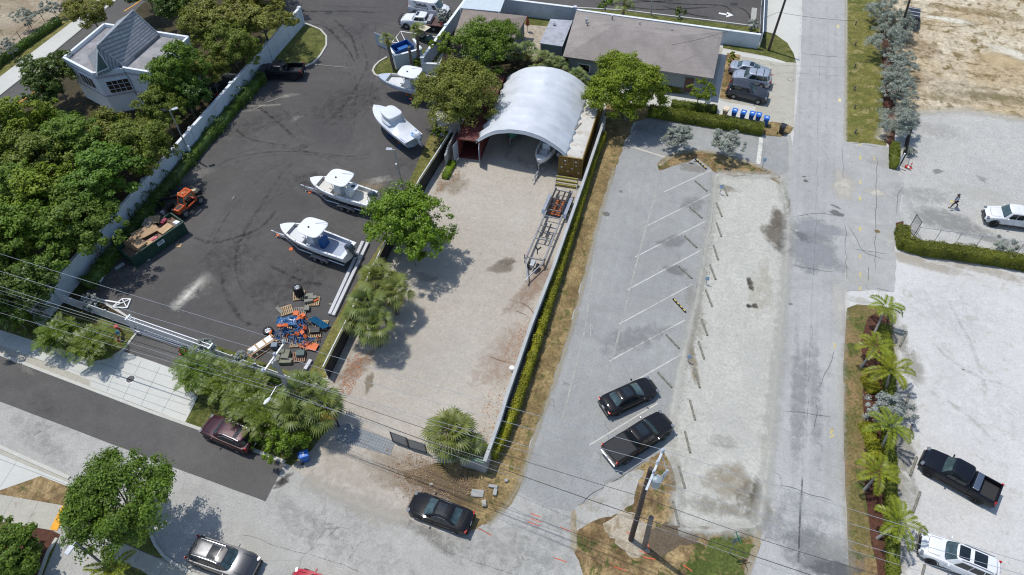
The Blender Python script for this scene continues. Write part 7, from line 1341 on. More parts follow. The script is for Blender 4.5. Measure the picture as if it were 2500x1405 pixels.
for a in ([(1748, 435), (1735, 560), (1712, 660), (1680, 800), (1650, 960)], [(1398, 1250), (1440, 1212), (1520, 1162), (1600, 1112)]): Y.streak(a, .1, L(90, 90, 92), .9, z)
Y.build(lot)
Y = Stains(); z = .0215   # gravel strip
for a in ((1905, 545, 1.3, 2.6, .15, L(112, 106, 100), .95), (1895, 575, 1.8, 2.4, .1, L(120, 114, 107), .9), (1918, 600, .9, 1.8, 0, L(104, 100, 96), .95), (1922, 510, .5, 1.8, 0, L(104, 100, 96), .9), (1830, 690, .35, .8, .2, L(60, 58, 58), 1), (1834, 704, .35, .4, .2, L(60, 58, 58), 1), (1828, 748, .3, .3, .2, L(66, 64, 64), 1), (1843, 748, .35, .35, .2, L(66, 64, 64), 1), (1930, 743, .3, .2, .2, dk, .8), (1700, 760, 1, 4, .3, L(150, 144, 132), .6), (1690, 880, .5, 3, .3, tan, .8), (1770, 460, 2, .6, 0, L(150, 140, 128), .7), (1800, 1050, 3, 4, .2, L(216, 216, 220), .6), (1850, 900, 2, 5, .1, L(214, 214, 217), .6), (1780, 1170, 2.5, 1.6, .3, L(160, 150, 134), .75), (1760, 1240, 2.6, 1.2, .2, L(150, 144, 134), .7), (1840, 1230, 1.4, 2.2, .2, L(126, 120, 108), .8), (1850, 1200, .7, 1.4, 0, L(110, 104, 94), .8), (1770, 1080, 1.6, .7, .3, L(150, 148, 146), .6), (1790, 620, 3, 5, 0, L(212, 212, 214), .5), (1860, 700, 1.5, 4, 0, L(186, 180, 168), .6), (1650, 1180, .8, 4, .2, L(170, 168, 162), .7)): Y.blob(*a, z)
for a in ([(1725, 600), (1715, 680), (1700, 760), (1685, 860), (1668, 940)],): Y.streak(a, 1.0, L(140, 132, 116), .8, z)
for a in ([(1903, 440), (1918, 480), (1925, 520)],): Y.streak(a, .7, L(120, 122, 76), .8, z)
gl = L(193, 193, 192)
for a in ([(1748, 430), (1738, 520), (1722, 610), (1704, 720), (1676, 830), (1650, 950), (1630, 1090)], [(1905, 436), (1926, 540), (1918, 680), (1900, 860), (1884, 1040), (1866, 1200), (1850, 1285)], [(1752, 425), (1830, 428), (1900, 432)], [(1650, 1200), (1652, 1285)], [(1655, 1292), (1750, 1298), (1845, 1292)]): Y.streak(a, 1.9, gl, .85, z, taper=False)
for a in ([(1752, 432), (1742, 540), (1708, 720), (1680, 850)], [(1922, 560), (1916, 700), (1898, 880), (1880, 1080)]): Y.streak(a, 3.6, gl, .5, z, taper=False)
Y.build(gstrip)
Y = Stains(); z = .0175   # street
for a in ((2043, 521, 1.0, .55, -.4, L(118, 118, 120), 1), (2040, 505, .6, .2, -.3, L(120, 120, 122), 1), (1967, 443, .35, .25, 0, L(110, 108, 106), 1), (1963, 432, .25, .15, 0, L(110, 108, 106), 1), (1967, 590, .7, .7, .3, L(84, 84, 88), 1), (1963, 580, 1.6, .6, -.5, L(110, 112, 118), .9), (1990, 560, 3.4, 1.6, 0, L(156, 160, 170), .9), (1985, 620, 3.4, 3.2, 0, L(152, 156, 166), .9), (2060, 455, 1.6, 2.6, 0, L(206, 202, 196), .85), (1990, 1350, 3.4, 2.4, 0, L(132, 134, 140), .8), (2040, 1340, 2, 1.6, 0, L(176, 176, 178), .7), (1885, 1280, 1.5, 2, 0, L(150, 152, 158), .7), (2040, 1395, 2.5, .8, .1, L(104, 106, 112), .9), (1955, 1250, 3, 2, 0, L(150, 152, 158), .5), (1985, 300, 2, 8, 0, L(200, 200, 204), .4), (1940, 200, 1.0, 6, 0, L(206, 206, 208), .5), (2050, 750, .9, 5, 0, L(210, 208, 206), .7), (2052, 1000, .6, 8, 0, L(208, 207, 206), .6), (1880, 1180, .6, 5, .2, L(205, 204, 202), .6), (1950, 950, 1.0, 8, .05, L(154, 156, 163), .7), (1990, 950, .8, 9, .05, L(154, 156, 163), .6)): Y.blob(*a, z)
for a in ([(2003, 40), (1998, 300), (1990, 600), (1975, 900), (1962, 1150), (1950, 1400)],): Y.streak(a, .09, L(120, 121, 126), .6, z)
for a in ([(1955, 1210), (1950, 1330), (1948, 1400)], [(1960, 1150), (1955, 1230)]): Y.streak(a, .18, L(84, 84, 88), .75, z)
for a in ([(1930, 530), (2000, 520), (2062, 528)], [(1915, 640), (1960, 655), (2030, 665), (2060, 660)], [(1945, 132), (1990, 135), (2064, 142)], [(1990, 970), (2000, 1000), (1985, 1060)], [(2056, 350), (2058, 420), (2064, 450)], [(1900, 1000), (1960, 1010), (2040, 1020)], [(1880, 1180), (1960, 1200), (2050, 1230)], [(2065, 530), (2064, 620), (2066, 700)], [(2040, 845), (2020, 900), (1990, 960)], [(2066, 540), (2110, 620), (2180, 640)]): Y.streak(a, .07, L(84, 86, 92), .95, z)
for x in (1950, 1975, 2015, 2035): Y.streak([(x + 6, -10), (x, 400), (x - 8, 800), (x - 22, 1400)], .8, L(166, 167, 172), .35, z, taper=False)
Y.build(street)
Y = Stains(); z = .0215
for a in ((2135, 470, 1.6, .7, 0, L(206, 203, 198), .9), (2100, 680, 2, 1.5, 0, L(205, 203, 200), .6), (2150, 400, 2.4, 1, 0, L(186, 186, 188), .6), (2142, 566, .35, .3, 0, L(130, 110, 70), 1)): Y.blob(*a, z)
for a in ([(2186, 400), (2200, 420), (2212, 430)], [(2208, 452), (2190, 475), (2190, 500), (2188, 530)], [(2070, 352), (2090, 348), (2150, 362)], [(2075, 606), (2110, 612), (2180, 622)], [(2130, 700), (2180, 716)], [(2140, 360), (2138, 540), (2136, 700)], [(2120, 650), (2118, 690)]): Y.streak(a, .08, L(84, 86, 90), 1, z)
Y.build(apron)
Y = Stains(); z = .0255   # storage yard
for a in ((1228, 652, 1.6, 1.0, .6, L(128, 120, 110), .9), (1240, 640, 1.0, .7, .6, L(128, 120, 110), .8), (902, 935, .5, 1.3, .3, L(138, 128, 114), 1), (1000, 600, 3, 2, 0, L(166, 156, 146), .5), (1100, 450, 2.5, 2.2, .4, L(150, 136, 118), .7), (1150, 640, 5, 8, .4, L(206, 202, 198), .4), (1060, 880, 5, 6, .4, L(206, 204, 202), .5), (1300, 700, 1.4, 5, -.3, L(160, 136, 122), .75), (1240, 870, 2.2, 6, -.3, L(176, 150, 136), .6), (1000, 1170, 4.5, 2.5, -.3, L(156, 138, 120), .7), (930, 1140, 3, 1.5, -.3, L(190, 178, 166), .6), (1090, 1190, 4.5, 2, -.3, L(120, 106, 92), .75), (870, 900, 1, 3, -.5, L(150, 120, 100), .7), (1290, 400, 3.5, 1, -.2, L(170, 164, 160), .6), (1040, 680, 1.4, .8, 0, L(150, 144, 140), .6), (840, 1130, 4, 2, -.3, L(196, 188, 180), .6)): Y.blob(*a, z)
for a in ([(1258, 735), (1280, 745), (1300, 760), (1310, 775)], [(1190, 870), (1230, 880), (1250, 890)], [(1255, 760), (1290, 770)]): Y.streak(a, .16, L(126, 96, 84), .85, z)
for a in ([(745, 1166), (800, 1202), (872, 1231), (944, 1263), (1000, 1270)],): Y.streak(a, 2.2, L(190, 186, 181), .85, z, taper=False); Y.streak(a, 4.5, L(190, 187, 184), .5, z, taper=False)
Y.build(sand)
Y = Stains(); z = .0175
for a in ((2290, 420, .7, .5, .5, L(140, 140, 142), .9), (2395, 437, .9, .6, -.5, L(150, 150, 152), .7), (2320, 540, 4.5, 2, -.1, L(150, 151, 154), .8), (2440, 590, 4.5, 1, -.1, L(146, 147, 150), .7), (2275, 315, 5, 2, -.1, L(186, 186, 189), .6), (2380, 470, 6, 1.4, -.1, L(206, 205, 203), .6), (2260, 480, 5, 2, 0, L(168, 169, 172), .6)): Y.blob(*a, z)
Y.build(rlot)
Y = Stains(); z = .0215
for a in ((2310, 48, 4.6, .8, -.12, L(224, 220, 210), 1), (2470, 130, 4, 1.4, -.3, L(224, 220, 210), .95), (2450, 150, 4, 2, -.1, L(214, 194, 160), .8), (2250, 120, 4, 3, 0, L(160, 138, 112), .7), (2380, 30, 8, 1.4, -.1, L(150, 134, 96), .7), (2350, 220, 7, 3, -.1, L(206, 198, 186), .6), (2300, 240, 4, 1.2, 0, L(150, 138, 108), .7), (2440, 240, 6, 1.5, 0, L(134, 124, 92), .75), (2230, 190, 3, 4, 0, L(168, 146, 118), .6)): Y.blob(*a, z)
for a in ([(2145, 342), (2170, 300), (2240, 274), (2350, 269), (2500, 293), (2600, 306)],): Y.streak(a, 2.4, L(196, 192, 184), .85, z, taper=False)
Y.build(scrub)
Y = Stains(); z = .0295
for a in ([(2064, 760), (2060, 900), (2060, 1100), (2068, 1300), (2086, 1440)],): Y.streak(a, 1.2, L(176, 168, 154), .6, z, taper=False)
for a in ([(2183, 760), (2190, 960), (2196, 1200), (2200, 1400)],): Y.streak(a, 1.2, L(180, 176, 168), .8, z, taper=False)
for a in ([(2066, 0), (2066, 180), (2064, 344)],): Y.streak(a, .8, L(184, 180, 162), .85, z, taper=False)
for a in ([(1500, 410), (1476, 490), (1456, 560), (1430, 670), (1405, 770), (1375, 870), (1336, 985), (1295, 1095), (1268, 1190), (1240, 1238), (1190, 1280)],): Y.streak(a, .9, L(172, 164, 146), .8, z, taper=False)
for a in ([(1610, 405), (1640, 376), (1700, 366), (1770, 378), (1850, 404), (1900, 432)], [(1400, 1345), (1396, 1300), (1402, 1250)], [(1852, 1295), (1850, 1335), (1822, 1405)]): Y.streak(a, .7, L(176, 168, 152), .8, z, taper=False)
Y.build(bed, 'edge_dust')
Y = Stains(); z = .0015
for a in ((2200, 830, 1.0, 2, 0, L(160, 158, 152), .8), (2230, 900, 1.0, 2.4, 0, L(160, 158, 152), .8), (2215, 980, 1, 3, 0, L(158, 157, 152), .7), (2210, 1090, 1, 3, 0, L(160, 158, 152), .8), (2215, 1180, 1, 3, 0, L(158, 157, 152), .7), (2240, 640, 5, 1, -.1, L(184, 178, 170), .8), (2400, 660, 6, .8, -.1, L(184, 178, 170), .7), (2100, 735, 2, .5, 0, L(196, 195, 192), .7), (2352, 903, .12, .1, 0, dk, 1), (2400, 1000, 9, 6, 0, L(218, 219, 224), .5), (2300, 750, 6, 4, 0, L(204, 206, 212), .5)): Y.blob(*a, z)
for a in ([(2240, 940), (2350, 1000), (2450, 1100)], [(2300, 700), (2380, 860), (2420, 1000)], [(2260, 820), (2340, 900), (2500, 960)]): Y.streak(a, .5, L(186, 187, 191), .5, z)
for a in ([(2200, 600), (2320, 612), (2500, 636)],): Y.streak(a, 2.0, L(188, 187, 186), .8, z, taper=False)
Y.build(ground)
# concrete joints on the sidewalk
jm = M('joint_dark', L(140, 142, 144), .9)
for a, b in (((30, 818), (0, 846)), ((100, 840), (60, 872)), ((165, 862), (120, 895)), ((240, 885), (195, 935)), ((300, 858), (262, 955)), ((345, 882), (300, 975)), ((392, 895), (345, 990)), ((442, 925), (395, 1008)), ((240, 885), (470, 970)), ((222, 930), (455, 1015)), ((300, 858), (436, 905))): line([a, b], .035, jm, 9.6, walk, 'expansion_joint')
for a, b in (((0, 1190), (40, 1130)), ((0, 1122), (160, 1182))): line([a, b], .035, jm, 5.6, c1, 'expansion_joint')
for a, b in (((0, 1272), (36, 1212)), ((65, 1284), (95, 1224))): line([a, b], .035, jm, 8.6, c3, 'expansion_joint')
for a, b in (((330, 1375), (345, 1345)), ((390, 1405), (405, 1374))): line([a, b], .035, jm, 11.6, c8, 'expansion_joint')
# manholes and drains
def disc(name, label, px, py, r, mat, z, cat='manhole cover', ring=None):
    q = MB(); q.lathe([(r, 0), (r, .012), (0, .014)], (0, 0, 0), 'z', 24); g = G(px, py); t = thing(name, label, cat, (g.x, g.y, z)); q.build('cover', mat, t); q = MB(); q.lathe([(r * 1.12, 0), (r * 1.12, .008), (r, .010)], (0, 0, 0), 'z', 24, cap=False); q.build('ring', ring or m_gal, t); return t
disc('manhole_cover', 'dark round manhole cover on the white driveway apron', 319, 927, .36, M('cast_iron', (.05, .05, .05), .6, var=.3, scale=20), .037); disc('manhole_cover', 'pale ringed manhole cover on the parking pad by the grey sport utility', 1930, 195, .34, m_conc2, .02, ring=C_black)
for i, (x, y, z, lb) in enumerate(((802, 31, .014, 'dark storm drain grate at the top of the boat yard'), (741, 358, .014, 'dark storm drain grate in the middle of the boat yard'), (1792, 11, .014, 'dark storm drain grate on the upper yard'))):
    g = G(x, y); t = thing('storm_drain', lb, 'drain', (g.x, g.y, z), .2, 'storm drain grates'); q = MB(); q.box((0, 0, .01), (.95, .6, .02)); q.build('frame', C_black, t)
    for k in range(6): q = MB(); q.box((-.38 + k * .152, 0, .028), (.05, .54, .015)); q.build('grate_bar', M('cast_iron', (.05, .05, .05), .6), t)
# poles and lamps
def pole(name, label, cat, base, top, r0, r1, mat, n=10, extra=0):
    h = HT(base, top); b = G(*base); tp = G(top[0], top[1], h); t = thing(name, label, cat, b); d = Vector((tp.x - b.x, tp.y - b.y, h)); q = MB(); q.tube([(0, 0, 0), d * .5, d], [r0, (r0 + r1) / 2, r1], n); q.build('pole', mat, t, smooth=True); return t, d, b
def lamp_head(t, p, d, w_=.62):
    q = MB(); a = math.atan2(d.y, d.x); q.box(p + d.normalized() * .55 + Vector((0, 0, .02)), (w_, .36, .09), a); q.tube([p - Vector((0, 0, .1)), p, p + d.normalized() * .3], .045, 6); q.build('lamp_head', M('lamp_grey', (.40, .43, .46), .4), t, bevel=.02)
    q = MB(); q.box(p + d.normalized() * .55 - Vector((0, 0, .035)), (w_ * .8, .28, .02), a); q.build('lens', m_white, t)
t, d, b = pole('lamp_post', 'grey lamp post with camera box rising beside the boundary wall', 'lamp post', (468, 386), (414, 270), .13, .09, m_cpole, 4); lamp_head(t, d, G(424, 268, d.z) - G(410, 272, d.z)); q = MB(); q.box(d * .18 + Vector((.1, 0, .2)), (.35, .3, .6)); q.build('control_box', m_cap, t)
t, d, b = pole('lamp_post', 'grey lamp post next to the wrapped boat and grass strip', 'lamp post', (985, 466), (963, 366), .12, .08, m_cpole, 4); lamp_head(t, d, G(944, 364, d.z) - G(963, 366, d.z)); q = MB(); q.box(d * .65 + Vector((-.15, 0, 0)), (.2, .16, .14)); q.build('camera', m_cap, t)
t, d, b = pole('lamp_post', 'dark lamp post leaning over the parking entrance in the lower left corner', 'lamp post', (276, 1398), (184, 1324), .10, .07, M('bronze_pole', (.10, .11, .12), .5), 4); lamp_head(t, d, G(166, 1336, d.z) - G(178, 1320, d.z), .6)
t, d, b = pole('lamp_post', 'pale pole on the upper lawn at the top edge', 'lamp post', (1589, 38), (1593, -20), .1, .08, m_cpole, 4)
def arm(t, a, b, r, mat, name='crossarm', w2=None): q = MB(); q.bar(a, b, r, w2 or r); return q.build(name, mat, t)
def insul(t, p, s=1): q = MB(); q.lathe([(.05 * s, 0), (.10 * s, .06 * s), (.06 * s, .1 * s), (.10 * s, .16 * s), (.06 * s, .2 * s), (.08 * s, .26 * s), (0, .3 * s)], p, 'z', 8); q.build('insulator', m_porc, t)
tA, dA, bA = pole('utility_pole', 'concrete utility pole with a crossarm and street light beside the fan palms', 'utility pole', (729, 1004), (670, 879), .2, .15, m_cpole, 8); hA = dA.z
e1, e2 = G(694, 838, hA) - bA, G(644, 908, hA) - bA; arm(tA, e1, e2, .12, m_gal); insul(tA, e1, 1.3); insul(tA, e2, 1.3); insul(tA, e1.lerp(e2, .45), 1.3)
tr_ = dA * .9 + Vector((-.35, .1, 0)); q = MB(); q.lathe([(.22, -.4), (.24, -.35), (.24, .3), (.1, .38)], tr_, 'z', 12); q.build('transformer', m_gal, tA, smooth=True)
la = G(690, 936, hA * .55) - bA; lb_ = G(658, 972, hA * .55 + .4) - bA; q = MB(); q.tube([dA * .58, la.lerp(lb_, .4) + Vector((0, 0, .35)), lb_], .035, 6); q.build('lamp_arm', m_gal, tA); q = MB(); dd = (lb_ - la).normalized(); q.loft([[lb_ + dd * x + Vector((math.cos(a) * 0, 0, 0)) + Vector((-dd.y, dd.x, 0)) * r_ * math.cos(a) + Vector((0, 0, 1)) * r_ * .5 * math.sin(a) for a in [k * math.pi / 4 for k in range(8)]] for x, r_ in ((-.1, .06), (.1, .14), (.4, .17), (.65, .1), (.72, .03))]); q.build('street_light', m_cap, tA, smooth=True)
tB, dB_, bB = pole('utility_pole', 'tall black wooden utility pole with bracket and transformer at the grass corner', 'utility pole', (1540, 1318), (1589, 1144), .2, .15, m_wood, 12); hB = dB_.z
k0, k1 = G(1578, 1196, hB - .9) - bB, G(1617, 1103, hB + 1.0) - bB; arm(tB, k0, k1, .13, m_cap, 'bracket'); insul(tB, k1, 1.2); insul(tB, k0.lerp(k1, .7), 1.2); insul(tB, k0.lerp(k1, .45), 1)
tr_ = G(1602, 1176, hB - .6) - bB; q = MB(); q.lathe([(.26, -.5), (.28, -.45), (.28, .4), (.12, .5)], tr_, 'z', 14); q.build('transformer', M('transformer_grey', (.30, .36, .38), .4), tB, smooth=True); q = MB(); q.tube([tr_ + Vector((.25, .3, .2)), tr_ + Vector((.45, .65, .5)), k1 * .98], .03, 5); q.tube([tr_ + Vector((.3, .3, -.4)), tr_ + Vector((.5, .6, .6))], .09, 6); q.build('fuse_cutout', m_porc, tB)
q = MB(); q.tube([(-.0, -.0, .2), dB_ * .9 + Vector((.18, -.1, 0))], .03, 5); q.build('conduit', m_gal, tB)
tC, dC, bC = pole('stub_pole', 'short weathered stub pole right of the black utility pole', 'utility pole', (1573, 1336), (1590, 1264), .19, .17, m_woodg, 12)
tD, dD, bD = pole('utility_pole', 'brown wooden utility pole leaning at the upper pole verge', 'utility pole', (1876, 124), (1930, -38), .17, .12, m_wood, 10)
tE, dE, bE = pole('utility_pole', 'brown wooden utility pole rising through the grey roadside shrubs', 'utility pole', (2194, 92), (2230, -30), .17, .12, m_wood, 10)
q = MB(); q.tube([(0, 0, 0), G(60, 742, 4) - G(118, 775)], .16, 8); o = q.build('grove_pole', m_cpole, smooth=True); o.location = G(118, 775); tag(o, 'pale leaning pole among the dark trees at the lower left grove edge', 'pole')
# cables
m_wire = M('bright_cable', (.42, .43, .45), .4, .5); m_wired = M('dark_cable', (.05, .05, .05), .7)
def cable(label, pts, r, mat, sag=.5, grp=None):
    P_ = [G(*p) for p in pts]; Q = []
    for a, b in zip(P_, P_[1:]):
        for i in range(14): u = i / 14; v = a.lerp(b, u); v.z -= sag * 4 * u * (1 - u); Q.append(v)
    Q.append(P_[-1]); o0 = Q[0].copy(); q = MB(); q.tube([v - o0 for v in Q], r, 5); o = q.build('power_cable', mat); o.location = o0; return tag(o, label, 'cable', grp)
hw_ = hA + .35; hc = hB + 1.2
cable('topmost bright cable crossing from the left edge over the dark yard to the corner pole', [(-420, 485, hw_), (694, 834, hw_), (1617, 1098, hc), (2900, 1490, hc)], .014, m_wire, .25)
cable('second bright cable below the topmost one over the dark yard', [(-420, 530, hw_), (672, 866, hw_), (1605, 1132, hc), (2900, 1520, hc)], .014, m_wire, .25)
cable('third bright cable passing over the sliding gate', [(-420, 560, hw_), (644, 904, hw_), (1592, 1172, hc - .5), (2900, 1560, hc - .5)], .014, m_wire, .3)
cable('fourth bright cable just below the crossarm of the concrete pole', [(-420, 575, hw_ - 1), (690, 920, hw_ - 1), (1585, 1190, hc - 1), (2900, 1585, hc - 1)], .012, m_wire, .3)
cable('thick black communication cable low on the poles', [(-420, 590, 6.4), (700, 948, 6.4), (1560, 1262, 6.6), (2900, 1700, 6.6)], .024, m_wired, .35)
cable('thin pale cable beside the thick black communication cable', [(-420, 598, 6.0), (704, 958, 6.0), (1556, 1272, 6.2), (2900, 1720, 6.2)], .012, m_wire, .35)
cable('thin dark service cable above the thick black communication cable', [(-420, 578, 7.4), (690, 925, 7.4), (1572, 1215, 7.6), (2200, 1420, 7.6)], .018, m_wired, .5)
cable('pale cable running over the corner lawn in the lower left', [(-420, 640, 5.6), (706, 966, 5.8), (1300, 1155, 6.6)], .012, m_wire, .2)
cable('upper street cable between the two brown wooden poles', [(1400, -40, 9), (1930, -30, 9), (2232, -20, 9), (3000, 10, 9)], .018, m_wired, .4); cable('lower street cable crossing the top of the street', [(1640, 110, 5.5), (1900, 30, 7), (2216, 50, 7), (2400, 60, 7)], .018, m_wired, .5)
# signs
def sign_post(name, label, base, h, rz, parts): g = G(*base); t = thing(name, label, 'sign', g, rz); q = MB(); q.tube([(0, 0, 0), (0, 0, h)], .035, 6); q.build('post', m_gal, t); parts(t, h); return t
def st_sign(t, h):
    q = MB(); q.lathe([(.38, -.01), (.38, .01)], (0, .04, h - .5), 'y', 8); o = q.build('stop_sign', M('sign_back', (.20, .20, .21), .5), t)
    q = MB(); q.lathe([(.36, -.004), (.36, .004)], (0, .056, h - .5), 'y', 8); q.build('stop_face', M('sign_red', (.45, .02, .02), .4), o)
    for a, z in ((0, h + .02), (1.57, h + .2)): q = MB(); q.box((0, 0, z), (.85, .02, .16), a); q.build('street_name_blade', M('sign_green', (.01, .16, .09), .4), t)
sign_post('street_sign', 'octagonal sign seen from behind with green street name blades at the grass corner', (1779, 1352), 2.9, .5, st_sign)
def blue_sign(t, h): q = MB(); q.box((0, -.05, h - .25), (.34, .02, .5)); q.build('sign_plate', M('sign_blue_white', (.35, .48, .62), .5, var=.3, scale=6), t)
sign_post('low_sign', 'pale blue sign post at the curved grass island end by the stop bar', (1860, 412), 1.5, .1, blue_sign); sign_post('low_sign', 'short blue tagged post beside the top gravel strip wheel stop', (1757, 474), 1.3, .1, blue_sign); sign_post('low_sign', 'short blue tagged post on the gravel edge amid the bays', (1723, 694), 1.1, .1, blue_sign); sign_post('low_sign', 'short blue tagged post on the gravel edge above the black sedan', (1679, 884), 1.1, .1, blue_sign)
sign_post('house_sign', 'white sign on a post in the hedge beside the small green tree', (1722, 276), 2.0, .1, lambda t, h: MBbox(t, (0, -.05, h - .3), (.6, .03, .5), m_cap, 'sign_plate')) if False else None
def wsign(t, h): q = MB(); q.box((0, -.05, h - .35), (.6, .03, .55)); q.build('sign_plate', m_cap, t)
sign_post('house_sign', 'white sign on a post in the hedge beside the small green tree', (1722, 276), 2.0, .1, wsign); sign_post('yard_sign', 'white notice beside the open gate leaf at the round bush', (792, 1050), 1.3, .1, wsign); sign_post('yard_sign', 'white notice board among feathery palms on the corner lawn', (122, 775), 1.4, .3, wsign)
q = MB(); q.tube([(0, 0, 0), (.05, 0, 1.9)], .07, 8); q.lathe([(.09, 1.9), (.09, 1.95), (0, 1.97)], (.05, 0, 0), 'z', 8); o = q.build('bollard_pipe', m_cap, smooth=True); o.location = G(2190, 410); tag(o, 'white pipe bollard at the hedge stub beside the orange cone', 'bollard')
# black mesh fences right
def meshfence(label, a, b, h, k=4):
    A, B = G(*a), G(*b); t = thing('chain_fence', label, 'fence', A); d = B - A; q = MB(); n = int(d.length / .12)
    for i in range(n + 1): p = d * (i / n); q.bar(p + Vector((0, 0, .05)), p + Vector((0, 0, h)), .02)
    q.build('mesh', C_black, t)
    for z in (.05, h): r_ = MB(); r_.tube([(0, 0, z), d + Vector((0, 0, z))], .03, 5); r_.build('rail', C_black, t)
    for i in range(k + 1): r_ = MB(); r_.tube([d * (i / k), d * (i / k) + Vector((0, 0, h + .05))], .035, 6); r_.build('post', C_black, t)
    return t
meshfence('black chain fence panel beside the hedge stub and cone', (2212, 340), (2198, 405), 1.8, 2); meshfence('open black chain gate leaf at the corner of the thick hedge', (2218, 560), (2230, 578), 2.0, 1)
t = thing('chain_fence', 'faint chain fence line on the gravel above the thick hedge', 'fence', G(2232, 582)); d = G(2640, 640) - G(2232, 582)
q = MB(); q.tube([(0, 0, 1.5), d + Vector((0, 0, 1.5))], .025, 5); q.build('rail', m_gal, t)
for i in range(9): q = MB(); q.tube([d * (i / 8), d * (i / 8) + Vector((0, 0, 1.55))], .03, 6); q.build('post', m_gal, t)
t = thing('lot_fence', 'wire fence with posts behind the far side road hedge', 'fence', G(-60, 215)); d = G(160, 10) - G(-60, 215)
for z in (1.0, 1.6): q = MB(); q.tube([(0, 0, z), d + Vector((0, 0, z))], .02, 5); q.build('rail', C_black, t)
for i in range(9): q = MB(); q.tube([d * (i / 8), d * (i / 8) + Vector((0, 0, 1.7))], .04, 6); q.build('post', C_black, t)
# wheelie bins
def bin_(label, px, py, rz, col, dark=None, z=.02, tilt=0, grp='wheeled bins along the hedge'):
    g = G(px, py); t = thing('wheeled_bin', label, 'bin', (g.x, g.y, z), rz, grp); mt = M('bin_' + col[0], col[1], .5, var=.1); ml = M('binlid_' + col[0], tuple(min(1, c * 1.25) for c in col[1]), .45, var=.06)
    q = MB(); q.box((0, 0, .52), (.5, .58, .92), top=(1.18, 1.2)); q.v = [(x * (.84 if z_ < .5 else 1), y * (.84 if z_ < .5 else 1), z_) for x, y, z_ in q.v]; q.build('body', mt, t, bevel=.03)
    q = MB(); q.loft([[Vector((x * k, y * k - (.02 if k > .9 else 0), z_)) for x, y in ((-.31, -.38), (.31, -.38), (.31, .34), (-.31, .34))] for z_, k in ((.99, 1), (1.04, 1.0), (1.08, .86))]); lid = q.build('lid', ml, t, bevel=.02); q = MB(); q.box((0, .0, 1.085), (.28, .16, .012)); q.build('label', m_white if col[0] == 'blue' else mt, lid)
    q = MB(); q.tube([(-.26, .4, .98), (.26, .4, .98)], .03, 6); q.build('handle', mt, t)
    for s in (1, -1): q = MB(); q.lathe([(.13, -.03), (.13, .03)], (s * .3, .33, .13), 'x', 12); q.build('wheel', C_tyre, t)
    return t
BL = ('blue', (.012, .11, .42)); bb = bin_('pale tan bin at the left end of the row along the hedge', 1769, 284, 2.9, ('tan', (.62, .50, .36)))
b0 = bin_('first blue bin right of the tan bin', 1790, 288, 3.0, BL)
for i, (x, y) in enumerate(((1811, 292), (1832, 295), (1848, 298), (1867, 306))): dup(b0, (*G(x, y).xy, .02), 2.95 + .06 * i, ('second', 'third', 'fourth', 'last')[i] + ' blue bin right of the tan bin')
bin_('lone black bin on the dry grass tip by the street', 1907, 325, 2.8, ('black', (.02, .022, .024))); bb2 = bin_('lone blue bin leaning under the round bright bush at the cross street', 748, 1124, 2.2, BL, grp=None)
# cones
def cone(label, px, py, lie=False, grp='orange traffic cones'):
    g = G(px, py); t = thing('traffic_cone', label, 'traffic cone', (g.x, g.y, .03), 0.3, grp); mo_ = M('cone_orange', (.72, .06, .02), .45, var=.05); q = MB(); q.box((0, 0, .02), (.36, .36, .04)); q.build('base', mo_, t, bevel=.01); q = MB(); q.lathe([(.14, .04), (.035, .7), (0, .71)], (0, 0, 0), 'z', 16); q.build('cone_body', mo_, t, smooth=True); q = MB(); q.lathe([(.108, .27), (.080, .45)], (0, 0, 0), 'z', 16, cap=False); q.build('reflective_band', m_white, t)
    if lie: t.rotation_euler = (1.45, 0, .8); t.location.z = .18
    return t
cone('left orange cone standing behind the sliding gate driveway', 444, 864); cone('right orange cone standing behind the sliding gate driveway', 458, 866); cone('orange cone standing beside the black mesh fence at the dusty lot', 2221, 410); cone('fallen orange cone beside the standing one at the dusty lot', 2210, 409, True)
# backflow valve
t = thing('backflow_valve', 'red and blue backflow valve with red standpipe on the corner lawn', 'hydrant', G(296, 826), -.9); m_rd = M('hydrant_red', (.45, .02, .02), .4); m_bv = M('valve_blue', (.02, .22, .42), .4)
q = MB(); q.tube([(-.9, 0, 0), (-.9, 0, .55), (-.75, 0, .7), (-.35, 0, .7)], .1, 10); q.build('inlet_pipe', m_rd, t, smooth=True); q = MB(); q.tube([(-.35, 0, .7), (.35, 0, .7)], .15, 12); q.lathe([(.1, .7), (.1, 1.0), (.14, 1.02), (.14, 1.06)], (0, 0, 0), 'z', 10); q.build('valve_body', m_bv, t, smooth=True); q = MB(); q.tube([(.35, 0, .7), (.75, 0, .7), (.9, 0, .55), (.9, 0, 0)], .1, 10); q.build('outlet_pipe', m_rd, t, smooth=True)
for x in (-.6, .6): q = MB(); q.lathe([(.16, 0), (.18, .02), (.16, .04)], (x, 0, 1.05), 'z', 14); q.tube([(x, 0, .7), (x, 0, 1.06)], .03); q.build('hand_wheel', m_rd, t)
